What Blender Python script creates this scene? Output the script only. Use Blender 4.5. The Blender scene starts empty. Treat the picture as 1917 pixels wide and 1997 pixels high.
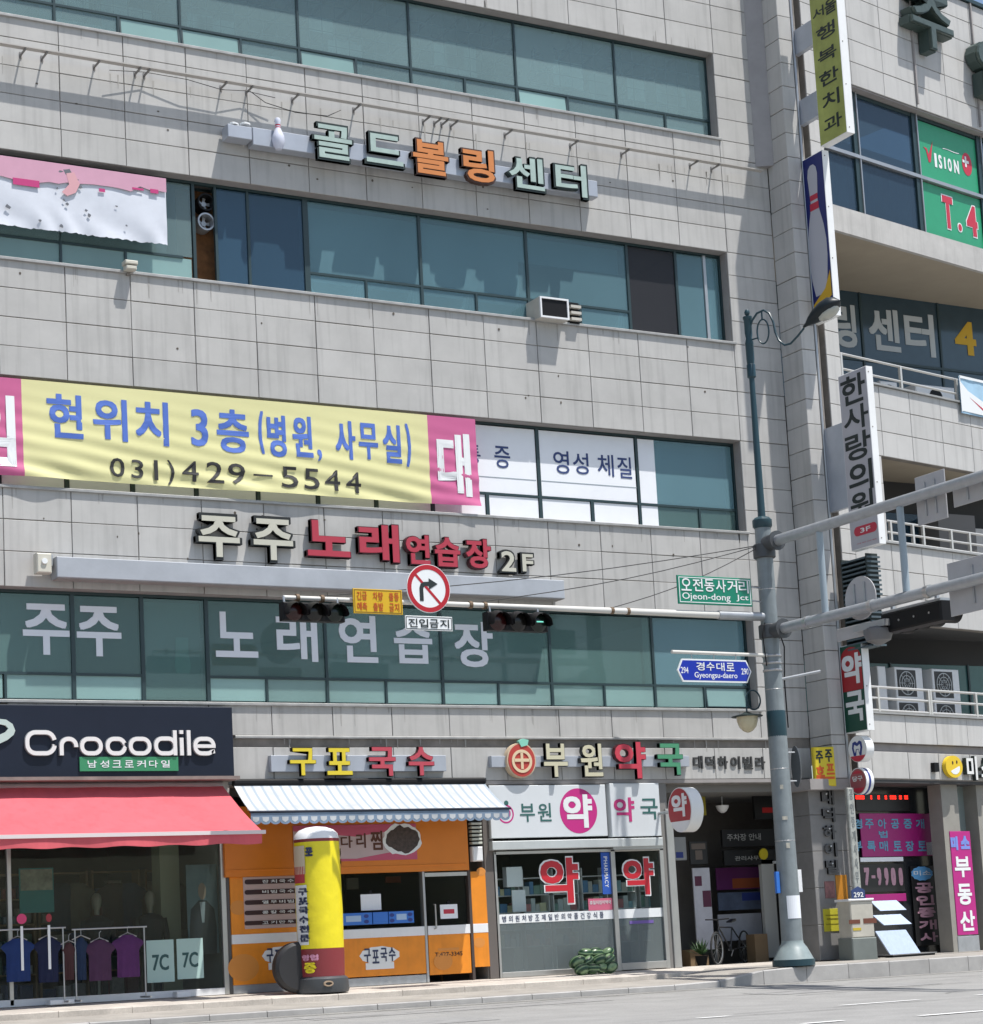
import bpy, math, random
from mathutils import Vector, Matrix
random.seed(7)
SC = bpy.context.scene
COL = SC.collection
# ------------------------------------------------------------------ camera
SCALE = 1.14430654
FPX, PITCH, YAW, ROLL = 4053.952487, 0.131371, -0.503549, -0.050479
PX0, PY0, PW, PH = 851.50899, 1311.291084, 1917.0, 1997.0
CAM = Vector((-10.283974*SCALE, -30.0*SCALE, -3.946778*SCALE + 5.6))
_f = Vector((-math.sin(YAW)*math.cos(PITCH), math.cos(YAW)*math.cos(PITCH), math.sin(PITCH)))
_r = Vector((math.cos(YAW), math.sin(YAW), 0)); _u = _r.cross(_f)
_c, _s = math.cos(ROLL), math.sin(ROLL)
CR, CU, CF = _r*_c + _u*_s, _u*_c - _r*_s, _f
cd = bpy.data.cameras.new('camera'); cam = bpy.data.objects.new('camera', cd); COL.objects.link(cam)
cam.matrix_world = Matrix(((CR.x, CU.x, -CF.x, CAM.x), (CR.y, CU.y, -CF.y, CAM.y), (CR.z, CU.z, -CF.z, CAM.z), (0, 0, 0, 1)))
cd.sensor_fit = 'HORIZONTAL'; cd.sensor_width = 36.0; cd.lens = FPX/PW*36.0
cd.shift_x = (PW/2 - PX0)/PW; cd.shift_y = (PY0 - PH/2)/PW
cd.clip_start = 0.1; cd.clip_end = 4000
SC.camera = cam
# ------------------------------------------------------------------ light
SUN = Vector((0.68, -1.0, 2.95)).normalized()
EL = math.asin(SUN.z); AZ = math.atan2(SUN.x, SUN.y)
w = bpy.data.worlds.new('World'); SC.world = w; w.use_nodes = True
nt = w.node_tree; nt.nodes.clear()
sky = nt.nodes.new('ShaderNodeTexSky'); sky.sky_type = 'NISHITA'; sky.sun_disc = False
sky.sun_elevation = EL; sky.sun_rotation = AZ; sky.air_density = 1.2; sky.dust_density = 1.6; sky.ozone_density = 1.2
bg = nt.nodes.new('ShaderNodeBackground'); bg.inputs['Strength'].default_value = 0.125
wo = nt.nodes.new('ShaderNodeOutputWorld')
nt.links.new(sky.outputs[0], bg.inputs[0]); nt.links.new(bg.outputs[0], wo.inputs[0])
sl = bpy.data.lights.new('sun', 'SUN'); sl.energy = 5.0; sl.angle = math.radians(0.53); sl.color = (1.0, 0.965, 0.92)
so = bpy.data.objects.new('sun', sl); COL.objects.link(so)
so.rotation_euler = (-SUN).to_track_quat('-Z', 'Y').to_euler(); so.location = (0, -20, 60)
SC.view_settings.view_transform = 'Standard'; SC.view_settings.look = 'None'
SC.view_settings.exposure = 0.2; SC.view_settings.gamma = 1.0; SC.view_settings.use_curve_mapping = False
SC.render.engine = 'CYCLES'
SC.cycles.max_bounces = 8; SC.cycles.diffuse_bounces = 4; SC.cycles.glossy_bounces = 4
SC.cycles.transparent_max_bounces = 12; SC.cycles.transmission_bounces = 4
SC.cycles.sample_clamp_indirect = 6

# ------------------------------------------------------------------ materials
def lin(c):
    c = c/255.0
    return c/12.92 if c <= 0.04045 else ((c+0.055)/1.055)**2.4
def alb(r, g, b, k=1.35):
    return tuple(min(0.86, max(0.004, lin(v)/k)) for v in (r, g, b))
MATS = {}
def mat(name, rgb, rough=0.6, metal=0.0, spec=0.5, var=0.0, nscale=3.0, nz=1.0, obj_var=0.0, bump=0.0, bscale=40.0, em=None, ems=0.0, coat=0.0, streak=0.0, sh=0.0, fine=0.0):
    if name in MATS: return MATS[name]
    m = bpy.data.materials.new(name); m.use_nodes = True; MATS[name] = m
    n = m.node_tree.nodes; L = m.node_tree.links
    p = n['Principled BSDF']
    p.inputs['Roughness'].default_value = rough; p.inputs['Metallic'].default_value = metal
    p.inputs['Specular IOR Level'].default_value = spec
    if coat: p.inputs['Coat Weight'].default_value = coat; p.inputs['Coat Roughness'].default_value = 0.08
    if sh: p.inputs['Sheen Weight'].default_value = sh
    p.inputs['Base Color'].default_value = (*rgb, 1)
    if em: p.inputs['Emission Color'].default_value = (*em, 1); p.inputs['Emission Strength'].default_value = ems
    geo = None
    def pos(sx, sy, sz):
        g = n.new('ShaderNodeNewGeometry'); mp = n.new('ShaderNodeMapping')
        mp.inputs['Scale'].default_value = (sx, sy, sz); L.new(g.outputs['Position'], mp.inputs[0]); return mp.outputs[0]
    val = None
    def mul(a, b):
        if a is None: return b
        x = n.new('ShaderNodeMath'); x.operation = 'MULTIPLY'; L.new(a, x.inputs[0]); L.new(b, x.inputs[1]); return x.outputs[0]
    if var:
        t = n.new('ShaderNodeTexNoise'); t.inputs['Scale'].default_value = nscale; t.inputs['Detail'].default_value = 6; t.inputs['Roughness'].default_value = 0.62
        L.new(pos(1, 1, nz), t.inputs['Vector'])
        r = n.new('ShaderNodeMapRange'); r.inputs['From Min'].default_value = 0.25; r.inputs['From Max'].default_value = 0.75
        r.inputs['To Min'].default_value = 1-var; r.inputs['To Max'].default_value = 1+var; L.new(t.outputs[0], r.inputs[0]); val = mul(val, r.outputs[0])
    if fine:
        t = n.new('ShaderNodeTexNoise'); t.inputs['Scale'].default_value = 38.0; t.inputs['Detail'].default_value = 4; t.inputs['Roughness'].default_value = 0.8
        L.new(pos(1, 1, 1), t.inputs['Vector'])
        r = n.new('ShaderNodeMapRange'); r.inputs['From Min'].default_value = 0.3; r.inputs['From Max'].default_value = 0.7
        r.inputs['To Min'].default_value = 1-fine; r.inputs['To Max'].default_value = 1+fine; L.new(t.outputs[0], r.inputs[0]); val = mul(val, r.outputs[0])
    if streak:
        t = n.new('ShaderNodeTexNoise'); t.inputs['Scale'].default_value = 1.0; t.inputs['Detail'].default_value = 5
        L.new(pos(7, 7, 0.45), t.inputs['Vector'])
        r = n.new('ShaderNodeMapRange'); r.inputs['From Min'].default_value = 0.5; r.inputs['From Max'].default_value = 0.8
        r.inputs['To Min'].default_value = 1; r.inputs['To Max'].default_value = 1-streak; L.new(t.outputs[0], r.inputs[0]); val = mul(val, r.outputs[0])
    if obj_var:
        oi = n.new('ShaderNodeObjectInfo'); r = n.new('ShaderNodeMapRange')
        r.inputs['To Min'].default_value = 1-obj_var; r.inputs['To Max'].default_value = 1+obj_var; L.new(oi.outputs['Random'], r.inputs[0]); val = mul(val, r.outputs[0])
    if val is not None:
        v = n.new('ShaderNodeVectorMath'); v.operation = 'SCALE'; v.inputs[0].default_value = rgb; L.new(val, v.inputs['Scale']); L.new(v.outputs[0], p.inputs['Base Color'])
    if bump:
        t = n.new('ShaderNodeTexNoise'); t.inputs['Scale'].default_value = bscale; t.inputs['Detail'].default_value = 4; L.new(pos(1, 1, 1), t.inputs['Vector'])
        b = n.new('ShaderNodeBump'); b.inputs['Strength'].default_value = bump; b.inputs['Distance'].default_value = 0.02
        L.new(t.outputs[0], b.inputs['Height']); L.new(b.outputs[0], p.inputs['Normal'])
    return m
def glass(name, body, tint, fac, rough=0.04, spec=0.9, wav=0.0):
    """tinted pane: part lets the room behind show, part is the coated, slightly dusty surface"""
    if name in MATS: return MATS[name]
    m = bpy.data.materials.new(name); m.use_nodes = True; MATS[name] = m
    n = m.node_tree.nodes; L = m.node_tree.links; p = n['Principled BSDF']; out = n['Material Output']
    p.inputs['Roughness'].default_value = rough; p.inputs['Specular IOR Level'].default_value = spec
    g = n.new('ShaderNodeNewGeometry'); mp = n.new('ShaderNodeMapping'); mp.inputs['Scale'].default_value = (0.5, 0.5, 0.25); L.new(g.outputs['Position'], mp.inputs[0])
    t = n.new('ShaderNodeTexNoise'); t.inputs['Scale'].default_value = 1.1; t.inputs['Detail'].default_value = 3; L.new(mp.outputs[0], t.inputs['Vector'])
    oi = n.new('ShaderNodeObjectInfo'); ad = n.new('ShaderNodeMath'); ad.operation = 'ADD'; L.new(t.outputs[0], ad.inputs[0]); L.new(oi.outputs['Random'], ad.inputs[1])
    r = n.new('ShaderNodeMapRange'); r.inputs['From Min'].default_value = 0.2; r.inputs['From Max'].default_value = 1.8
    r.inputs['To Min'].default_value = 0.66; r.inputs['To Max'].default_value = 1.32; L.new(ad.outputs[0], r.inputs[0])
    v = n.new('ShaderNodeVectorMath'); v.operation = 'SCALE'; v.inputs[0].default_value = body; L.new(r.outputs[0], v.inputs['Scale']); L.new(v.outputs[0], p.inputs['Base Color'])
    if wav:
        t2 = n.new('ShaderNodeTexNoise'); t2.inputs['Scale'].default_value = 1.3; L.new(g.outputs['Position'], t2.inputs['Vector'])
        b = n.new('ShaderNodeBump'); b.inputs['Strength'].default_value = wav; b.inputs['Distance'].default_value = 0.02; L.new(t2.outputs[0], b.inputs['Height']); L.new(b.outputs[0], p.inputs['Normal'])
    # a pane has two faces, so each face carries the square root
    tr = n.new('ShaderNodeBsdfTransparent'); tr.inputs[0].default_value = (*[math.sqrt(v) for v in tint], 1)
    mx = n.new('ShaderNodeMixShader'); mx.inputs[0].default_value = 1-math.sqrt(1-fac)
    L.new(tr.outputs[0], mx.inputs[1]); L.new(p.outputs[0], mx.inputs[2]); L.new(mx.outputs[0], out.inputs[0])
    return m
STONE = mat('grey_granite_cladding', (0.445, 0.438, 0.42), rough=0.6, spec=0.3, var=0.10, nscale=1.3, obj_var=0.05, bump=0.08, bscale=90, streak=0.24)
STONE2 = mat('pale_granite_cladding', (0.485, 0.478, 0.46), rough=0.55, spec=0.35, var=0.06, nscale=1.6, obj_var=0.035, bump=0.08, bscale=90, streak=0.2)
CONC = mat('painted_concrete', (0.46, 0.45, 0.43), rough=0.8, var=0.12, nscale=2.2, bump=0.15, bscale=25, streak=0.22)
BEIGE = mat('beige_soffit_paint', (0.36, 0.31, 0.235), rough=0.85, var=0.08, nscale=1.2)
MORTAR = mat('dark_joint', (0.22, 0.20, 0.18), rough=0.95, var=0.3)
SILL = mat('weathered_sill_metal', (0.36, 0.36, 0.35), rough=0.5, metal=0.3, var=0.2, nscale=4)
SOFF = mat('soffit_grey', (0.30, 0.28, 0.27), rough=0.8, var=0.12)
FRAME = mat('dark_green_aluminium', (0.022, 0.045, 0.05), rough=0.4, spec=0.5)
FRAMEG = mat('mill_aluminium', (0.42, 0.43, 0.44), rough=0.38, metal=0.6, var=0.08)
GA = glass('teal_glass_pale', (0.285, 0.40, 0.405), (0.55, 0.75, 0.75), 0.66, wav=0.05)
GB = glass('teal_glass_blue', (0.20, 0.355, 0.40), (0.5, 0.68, 0.72), 0.68, wav=0.05)
GL = glass('teal_glass_light', (0.36, 0.54, 0.52), (0.5, 0.72, 0.7), 0.78, wav=0.05)
GD = glass('teal_glass_green', (0.19, 0.30, 0.288), (0.45, 0.7, 0.66), 0.64, wav=0.05)
GDK = glass('dark_blue_glass', (0.05, 0.11, 0.17), (0.2, 0.38, 0.48), 0.75, wav=0.05)
GSHOP = glass('clear_shop_glass', (0.03, 0.045, 0.04), (0.86, 0.92, 0.9), 0.10, spec=0.7)
WHITE = mat('white_paint', (0.74, 0.75, 0.76), rough=0.45, var=0.05, nscale=5)
WPAPER = mat('white_sheet', (0.80, 0.82, 0.85), rough=0.6, var=0.03)
BLACK = mat('black_plastic', (0.008, 0.008, 0.009), rough=0.5, spec=0.2)
ROOMW = mat('room_wall_paint', (0.5, 0.52, 0.5), rough=0.9)
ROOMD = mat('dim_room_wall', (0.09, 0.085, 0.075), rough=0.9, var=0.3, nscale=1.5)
BOXG = mat('pale_blue_grey_steel', (0.40, 0.43, 0.48), rough=0.4, metal=0.25, var=0.08, nscale=2.5)
GALV = mat('galvanised_steel', (0.40, 0.42, 0.44), rough=0.42, metal=0.55, var=0.12, nscale=6)
POLEB = mat('blue_grey_pole_paint', (0.205, 0.235, 0.245), rough=0.45, var=0.14, nscale=5, streak=0.3)
PGREEN = mat('dark_green_pole_paint', (0.012, 0.045, 0.06), rough=0.4)

# ------------------------------------------------------------------ planes and photo coordinates -> places on them
Z = Vector((0, 0, 1))
class Pl:
    """vertical plane: o origin, r horizontal direction, n outward normal"""
    def __init__(s, o, r): s.o = Vector(o); s.r = Vector(r).normalized(); s.n = s.r.cross(Z)
    def X(s, a, t, d=0.0): return s.o + s.r*a + Z*t + s.n*d
    def P(s, px, py, d=0.0):
        v = CF + CR*((px-PX0)/FPX) - CU*((py-PY0)/FPX)
        k = ((s.o + s.n*d - CAM).dot(s.n))/v.dot(s.n)
        x = CAM + v*k - s.o
        return x.dot(s.r), x.z
def proj(x):
    d = x - CAM; z = d.dot(CF)
    return PX0 + FPX*d.dot(CR)/z, PY0 - FPX*d.dot(CU)/z
def onz(px, py, z):
    v = CF + CR*((px-PX0)/FPX) - CU*((py-PY0)/FPX); return CAM + v*((z-CAM.z)/v.z)
def ony(px, py, y):
    v = CF + CR*((px-PX0)/FPX) - CU*((py-PY0)/FPX); return CAM + v*((y-CAM.y)/v.y)
def fit(pl, L, R, T, B, d=0.0):
    """upright rectangle (s0,s1,t0,t1) on the plane that fills the box L,R,T,B of the photograph"""
    my, mx = (T+B)/2, (L+R)/2
    s0 = pl.P(L, my, d)[0]; s1 = pl.P(R, my, d)[0]; t1 = pl.P(mx, T, d)[1]; t0 = pl.P(mx, B, d)[1]
    for _ in range(14):
        q = [proj(pl.X(a, b, d)) for a in (s0, s1) for b in (t0, t1)]
        xs = [v[0] for v in q]; ys = [v[1] for v in q]
        kx = (max(xs)-min(xs))/max(1e-6, s1-s0); ky = (max(ys)-min(ys))/max(1e-6, t1-t0)
        s0 += 0.7*(L-min(xs))/kx; s1 += 0.7*(R-max(xs))/kx; t1 -= 0.7*(T-min(ys))/ky; t0 -= 0.7*(B-max(ys))/ky
        if s1 < s0+0.005: s1 = s0+0.005
        if t1 < t0+0.005: t1 = t0+0.005
    return s0, s1, t0, t1
F = Pl((0, 0, 0), (1, 0, 0))                       # main facade
WA = 0.201688
WG = Pl((16.55, -0.6, 0), (math.cos(WA), math.sin(WA), 0))   # wing facade, turned 11.6 degrees
XC = 15.99                                          # the inside corner
SIDE = Pl((XC, 0, 0), (0, -1, 0))                   # return wall of the corner pier
PIER = Pl((XC, -0.70, 0), (1, 0, 0))
SG = Pl((16.40, 0, 0), (0, -1, 0))                  # faces of the projecting signs

# ------------------------------------------------------------------ mesh helpers
BASE = {}
class MB:
    def __init__(s): s.v = []; s.f = []; s.m = []; s.k = 0; s.parts = []; s.rng = []
    def add(s, vs, fs, k=None):
        b = len(s.v); s.v += [Vector(x) for x in vs]
        s.rng.append((b, len(vs), len(s.f), len(fs)))
        for f in fs: s.f.append([b+i for i in f]); s.m.append(s.k if k is None else k)
        return s
    def build_each(s, name, mats, parent=None, smooth=False):
        o = None
        for q in s.parts: o = q.build('letter', mats, parent)
        s.parts = []
        for v0, nv, f0, nf in s.rng:
            q = MB(); q.v = s.v[v0:v0+nv]; q.f = [[i-v0 for i in f] for f in s.f[f0:f0+nf]]; q.m = s.m[f0:f0+nf]; o = q.build(name, mats, parent, smooth)
        return o
    def box(s, pl, s0, s1, t0, t1, d0, d1, k=None):
        vs = [pl.X(a, t, d) for a in (s0, s1) for t in (t0, t1) for d in (d0, d1)]
        return s.add(vs, [(0, 2, 3, 1), (4, 5, 7, 6), (0, 1, 5, 4), (2, 6, 7, 3), (0, 4, 6, 2), (1, 3, 7, 5)], k)
    def bev(s, pl, s0, s1, t0, t1, d0, d1, b=0.01, k=None):
        vs = [pl.X(a, t, d0) for a, t in ((s0, t0), (s1, t0), (s1, t1), (s0, t1))]
        vs += [pl.X(a, t, d1-b) for a, t in ((s0, t0), (s1, t0), (s1, t1), (s0, t1))]
        vs += [pl.X(a, t, d1) for a, t in ((s0+b, t0+b), (s1-b, t0+b), (s1-b, t1-b), (s0+b, t1-b))]
        fs = [(3, 2, 1, 0), (8, 9, 10, 11)]
        for i in range(4):
            j = (i+1) % 4; fs += [(i, j, 4+j, 4+i), (4+i, 4+j, 8+j, 8+i)]
        return s.add(vs, fs, k)
    def poly(s, pl, pts, d0, d1, k=None):
        n = len(pts); vs = [pl.X(a, t, d0) for a, t in pts] + [pl.X(a, t, d1) for a, t in pts]
        return s.add(vs, [tuple(range(n))[::-1], tuple(range(n, 2*n))] + [(i, (i+1) % n, n+(i+1) % n, n+i) for i in range(n)], k)
    def tube(s, pts, r, n=10, k=None, cap=True):
        pts = [Vector(p) for p in pts]; rs = r if isinstance(r, (list, tuple)) else [r]*len(pts)
        vs = []; ref = None
        for i, p in enumerate(pts):
            t = (pts[min(i+1, len(pts)-1)] - pts[max(i-1, 0)]).normalized()
            if ref is None: ref = t.orthogonal().normalized()
            a = (ref - t*ref.dot(t)).normalized(); ref = a; b = t.cross(a)
            vs += [p + (a*math.cos(6.2832*j/n) + b*math.sin(6.2832*j/n))*rs[i] for j in range(n)]
        fs = [(i*n+j, i*n+(j+1) % n, (i+1)*n+(j+1) % n, (i+1)*n+j) for i in range(len(pts)-1) for j in range(n)]
        if cap: fs += [tuple(range(n))[::-1], tuple(range((len(pts)-1)*n, len(pts)*n))]
        return s.add(vs, fs, k)
    def lathe(s, c, prof, n=20, ax=Z, k=None, sx=1.0):
        c = Vector(c); a = Vector(ax).orthogonal().normalized(); b = Vector(ax).cross(a)
        if abs(Vector(ax).z) > 0.9: a, b = Vector((1, 0, 0)), Vector((0, 1, 0))
        vs = [c + Vector(ax)*h + (a*math.cos(6.2832*j/n)*sx + b*math.sin(6.2832*j/n))*r for r, h in prof for j in range(n)]
        m = len(prof)
        fs = [(i*n+j, i*n+(j+1) % n, (i+1)*n+(j+1) % n, (i+1)*n+j) for i in range(m-1) for j in range(n)]
        fs += [tuple(range(n))[::-1], tuple(range((m-1)*n, m*n))]
        return s.add(vs, fs, k)
    def ell(s, pl, sc, tc, ra, rb, d0, d1, n=28, k=None, a0=0.0):
        return s.poly(pl, [(sc+ra*math.cos(a0+6.2832*i/n), tc+rb*math.sin(a0+6.2832*i/n)) for i in range(n)], d0, d1, k)
    def ring(s, pl, sc, tc, ra, rb, wd, d0, d1, n=32, k=None):
        vs = []
        for i in range(n):
            c, q = math.cos(6.2832*i/n), math.sin(6.2832*i/n)
            for d in (d0, d1):
                vs += [pl.X(sc+ra*c, tc+rb*q, d), pl.X(sc+(ra-wd)*c, tc+(rb-wd)*q, d)]
        fs = []
        for i in range(n):
            a, b = 4*i, 4*((i+1) % n)
            fs += [(a, b, b+1, a+1), (a+2, a+3, b+3, b+2), (a, a+2, b+2, b), (a+1, b+1, b+3, a+3)]
        return s.add(vs, fs, k)
    def build(s, name, mats, parent=None, smooth=False, base=None):
        if not isinstance(mats, (list, tuple)): mats = [mats]
        if s.parts:
            for q in s.parts: r_ = q.build('letter', mats, parent)
            s.parts = []
            if not s.v: return r_
        b = Vector(base) if base is not None else (BASE[parent.name] if parent else None)
        if b is None:
            lo = [min(v[i] for v in s.v) for i in range(3)]; hi = [max(v[i] for v in s.v) for i in range(3)]
            b = Vector(((lo[0]+hi[0])/2, (lo[1]+hi[1])/2, lo[2]))
        me = bpy.data.meshes.new(name); me.from_pydata([tuple(v-b) for v in s.v], [], s.f)
        for m in mats: me.materials.append(m)
        me.polygons.foreach_set('material_index', s.m)
        if smooth:
            me.polygons.foreach_set('use_smooth', [True]*len(s.f))
            try: me.set_sharp_from_angle(angle=math.radians(40))
            except Exception: pass
        me.update()
        o = bpy.data.objects.new(name, me); COL.objects.link(o)
        if parent: o.parent = parent
        else: o.location = b
        BASE[o.name] = b
        return o
def thing(name, label, cat, loc, group=None):
    o = bpy.data.objects.new(name, None); COL.objects.link(o); o.location = loc; BASE[o.name] = Vector(loc)
    o.empty_display_size = 0.2
    return tag(o, label, cat, group)
def tag(o, label, cat, group=None):
    o['label'] = label; o['category'] = cat
    if group: o['group'] = group
    return o
def kind(o, k): o['kind'] = k; return o

# text: every character becomes a mesh, scaled into the box given for it
GC = {}
TC = bpy.data.curves.new('text', 'FONT'); TC.size = 1.0
TSC = bpy.data.scenes.new('lettering'); TO = bpy.data.objects.new('text', TC); TSC.collection.objects.link(TO)      # scratch object, removed at the end
def glyph(ch, bold, flat, res=3):
    key = (ch, bold, flat)
    if key in GC: return GC[key]
    TC.body = ch; TC.offset = bold; TC.resolution_u = res
    TC.extrude = 0.0 if flat else 0.5; TC.fill_mode = 'FRONT' if flat else 'BOTH'
    TSC.view_layers[0].update()
    me = TO.to_mesh()
    vs = [tuple(v.co) for v in me.vertices]; fs = [tuple(p.vertices) for p in me.polygons]
    TO.to_mesh_clear()
    x0 = min(v[0] for v in vs); x1 = max(v[0] for v in vs); y0 = min(v[1] for v in vs); y1 = max(v[1] for v in vs)
    vs = [((v[0]-x0)/(x1-x0), (v[1]-y0)/(y1-y0), v[2]+0.5 if not flat else 0.0) for v in vs]
    GC[key] = (vs, fs); return GC[key]
def put(mb, ch, pl, rect, d0, d1=None, bold=0.02, k=None, warp=None, grow=0.0, shear=0.0):
    flat = d1 is None
    s0, s1, t0, t1 = rect; s0 -= grow; s1 += grow; t0 -= grow; t1 += grow
    lim = 0.004 if flat else 0.022
    if bold > lim + 0.006:
        # heavy type: the thinner outline laid down several times, a hair apart
        base = 0.0 if flat else 0.018
        e = min((bold-base)*(t1-t0)*0.8, (s1-s0)*0.16); r0 = (s0+e, s1-e, t0+e, t1-e)
        for i, (ex, ey) in enumerate(((0, 0), (e, e), (-e, e), (e, -e), (-e, -e), (e, 0), (-e, 0), (0, e), (0, -e))):
            h = 0.0005*i
            put(mb, ch, pl, (r0[0]+ex, r0[1]+ex, r0[2]+ey, r0[3]+ey), d0+h, None if flat else d1+h-0.004, bold=base, k=k, warp=warp, shear=shear)
        return mb
    vs, fs = glyph(ch, bold, flat)
    out = []
    for x, y, z in vs:
        a = s0+(s1-s0)*x; t = t0+(t1-t0)*y + shear*(x-0.5)
        out.append(pl.X(a, t, (warp(a, t) if warp else 0.0) + (d0 if flat else d0+(d1-d0)*z)))
    mb.add(out, fs, k); return mb
def pc(mb, *a, **kw):
    m = MB(); put(m, *a, **kw); mb.parts.append(m)
def letters(parent, pl, spec, d0, d1, mf, mside=None, bold=0.03, grow=0.0, bold2=None, dfit=None):
    """spec: (character, L, R, T, B) in photograph pixels; channel letters with a face and a darker can"""
    for ch, L, R, T, B in spec:
        mb = MB(); r = fit(pl, L, R, T, B, d1 if dfit is None else dfit)
        if mside is not None:
            put(mb, ch, pl, r, d0, d1-0.012, bold=bold2 if bold2 is not None else bold, k=1, grow=grow)
            put(mb, ch, pl, (r[0]+grow*0, r[1], r[2], r[3]), d1-0.012, d1, bold=bold, k=0)
            mb.build('letter', [mf, mside], parent)
        else:
            put(mb, ch, pl, r, d0, d1, bold=bold); mb.build('letter', mf, parent)
def prints(mb, pl, spec, d, bold=0.02, k=None, warp=None):
    """every printed character becomes a piece of its own when the builder is built"""
    for ch, L, R, T, B in spec:
        m = MB(); m.k = k or 0; put(m, ch, pl, fit(pl, L, R, T, B, d), d, bold=bold, k=k, warp=warp); mb.parts.append(m)
def line(mb, text, pl, rect, d, bold=0.015, k=None):
    """a whole line of small print in one box"""
    put(mb, text, pl, rect, d, bold=bold, k=k)

# cladding: every slab an object, slabs of one size share a mesh
SLAB = {}
def slab(parent, pl, s0, s1, t0, t1, m, name='panel', gap=0.014, th=0.03, jit=0.0022, d=0.0):
    wd, ht = round(s1-s0-gap, 3), round(t1-t0-gap, 3)
    key = (wd, ht, th, m.name)
    if key not in SLAB:
        q = Pl((0, 0, 0), (1, 0, 0)); mb = MB(); mb.bev(q, -wd/2, wd/2, -ht/2, ht/2, -th, 0, 0.006)
        me = bpy.data.meshes.new('panel'); me.from_pydata([tuple(v) for v in mb.v], [], mb.f); me.materials.append(m); SLAB[key] = me
    o = bpy.data.objects.new(name, SLAB[key]); COL.objects.link(o)
    o.location = pl.X((s0+s1)/2 + random.uniform(-.0025, .0025), (t0+t1)/2 + random.uniform(-.0025, .0025), d + random.uniform(-jit, jit)) - BASE[parent.name]
    ang = math.atan2(pl.r.y, pl.r.x)
    o.rotation_euler = (random.uniform(-.0015, .0015), 0, ang + random.uniform(-.002, .002)); o.parent = parent
    return o

# ================================================================== SETTING
ROAD = mat('sunlit_asphalt', (0.275, 0.272, 0.262), rough=0.95, spec=0.15, var=0.13, nscale=1.1, bump=0.6, bscale=45, fine=0.22)
PAVE = mat('pavement_concrete', (0.30, 0.28, 0.25), rough=0.9, fine=0.2, var=0.22, nscale=1.5, bump=0.2, bscale=30)
KERB = mat('granite_kerb', (0.36, 0.35, 0.335), rough=0.8, var=0.16, nscale=3, obj_var=0.07, bump=0.2, bscale=40)
PLINTH = mat('plinth_stone', (0.46, 0.42, 0.37), rough=0.8, fine=0.15, var=0.25, nscale=2, obj_var=0.05)
LINEW = mat('road_paint', (0.74, 0.74, 0.72), rough=0.7, var=0.12, nscale=9)
EARTH = mat('far_ground', (0.19, 0.185, 0.175), rough=0.95, var=0.15, nscale=0.05)
YK = -3.1
def kz(x):           # kerb top height along the street
    u = min(1, max(0, (x-10.6)/1.9)); u = u*u*(3-2*u); return 0.205 + 0.19*u
g = MB(); n = 0
g.add([(-900, -900, -0.35), (900, -900, -0.35), (900, 900, -0.35), (-900, 900, -0.35)], [(0, 1, 2, 3)])
kind(g.build('ground', EARTH, base=(0, 0, 0)), 'structure')
g = MB(); xs = [-60 + 4*i for i in range(36)]; ys = [(-70, -0.15), (-40, -0.02), (-9, 0.0), (-5, 0.06), (YK-0.1, 0.10)]
vs = [(x, y, z) for x in xs for y, z in ys]; m_ = len(ys)
g.add(vs, [(i*m_+j, (i+1)*m_+j, (i+1)*m_+j+1, i*m_+j+1) for i in range(len(xs)-1) for j in range(m_-1)])
kind(g.build('road', ROAD, base=(0, 0, 0)), 'structure')
g = MB()
for (a, b) in (((1360, 1985.5), (1425, 1981)), ((1640, 1960.5), (1776, 1949.5)), ((1795, 1980.5), (1930, 1970.5)), ((1903, 1940.5), (2010, 1932)), ((1565, 1996), (1650, 1990))):
    p = onz(a[0], a[1], 0.006); q = onz(b[0], b[1], 0.006); p.z = q.z = 0.0055
    q.y = p.y; h = 0.075
    def zr(y): return 0.006 + (0.0 if y < -9 else 0.015*(y+9) + 0.002)
    g.add([(p.x, p.y-h, zr(p.y-h)), (q.x, q.y-h, zr(q.y-h)), (q.x, q.y+h, zr(q.y+h)), (p.x, p.y+h, zr(p.y+h))], [(0, 1, 2, 3)])
kind(g.build('lane_marking', LINEW, base=(0, 0, 0)), 'structure')
# gutter strip, repairs and cracks on the road
g = MB(); GUT = mat('gutter_concrete', (0.235, 0.23, 0.215), rough=.95, var=.25, nscale=2, fine=.2)
x = -12.0
while x < 34: g.add([(x, YK-.42, .1035-.006), (x+1.98, YK-.42, .0975), (x+1.98, YK-.008, .106), (x, YK-.008, .106)], [(0, 1, 2, 3)]); x += 2.0
kind(g.build('gutter', GUT, base=(0, 0, 0)), 'structure')
def rz(y): return 0.0 if y < -9 else (0.015*(y+9) if y < -5 else .06+.02*(y+5))
rnd = random.Random(4)
g = MB()
for (x0, x1, y0, y1) in ((2.0, 7.5, -4.9, -3.9), (9.5, 13.0, -6.8, -5.6), (14, 22, -10.4, -9.5), (0, 3.4, -8.2, -6.6), (18, 21, -5.2, -4.1)):
    g.add([(x0, y0, rz(y0)+.005), (x1, y0, rz(y0)+.005), (x1+.2, y1, rz(y1)+.006), (x0+.1, y1, rz(y1)+.006)], [(0, 1, 2, 3)])
kind(g.build('road_patch', mat('patched_asphalt', (.248, .245, .238), rough=.95, var=.2, nscale=3, fine=.25), base=(0, 0, 0)), 'structure')
g = MB()
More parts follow.
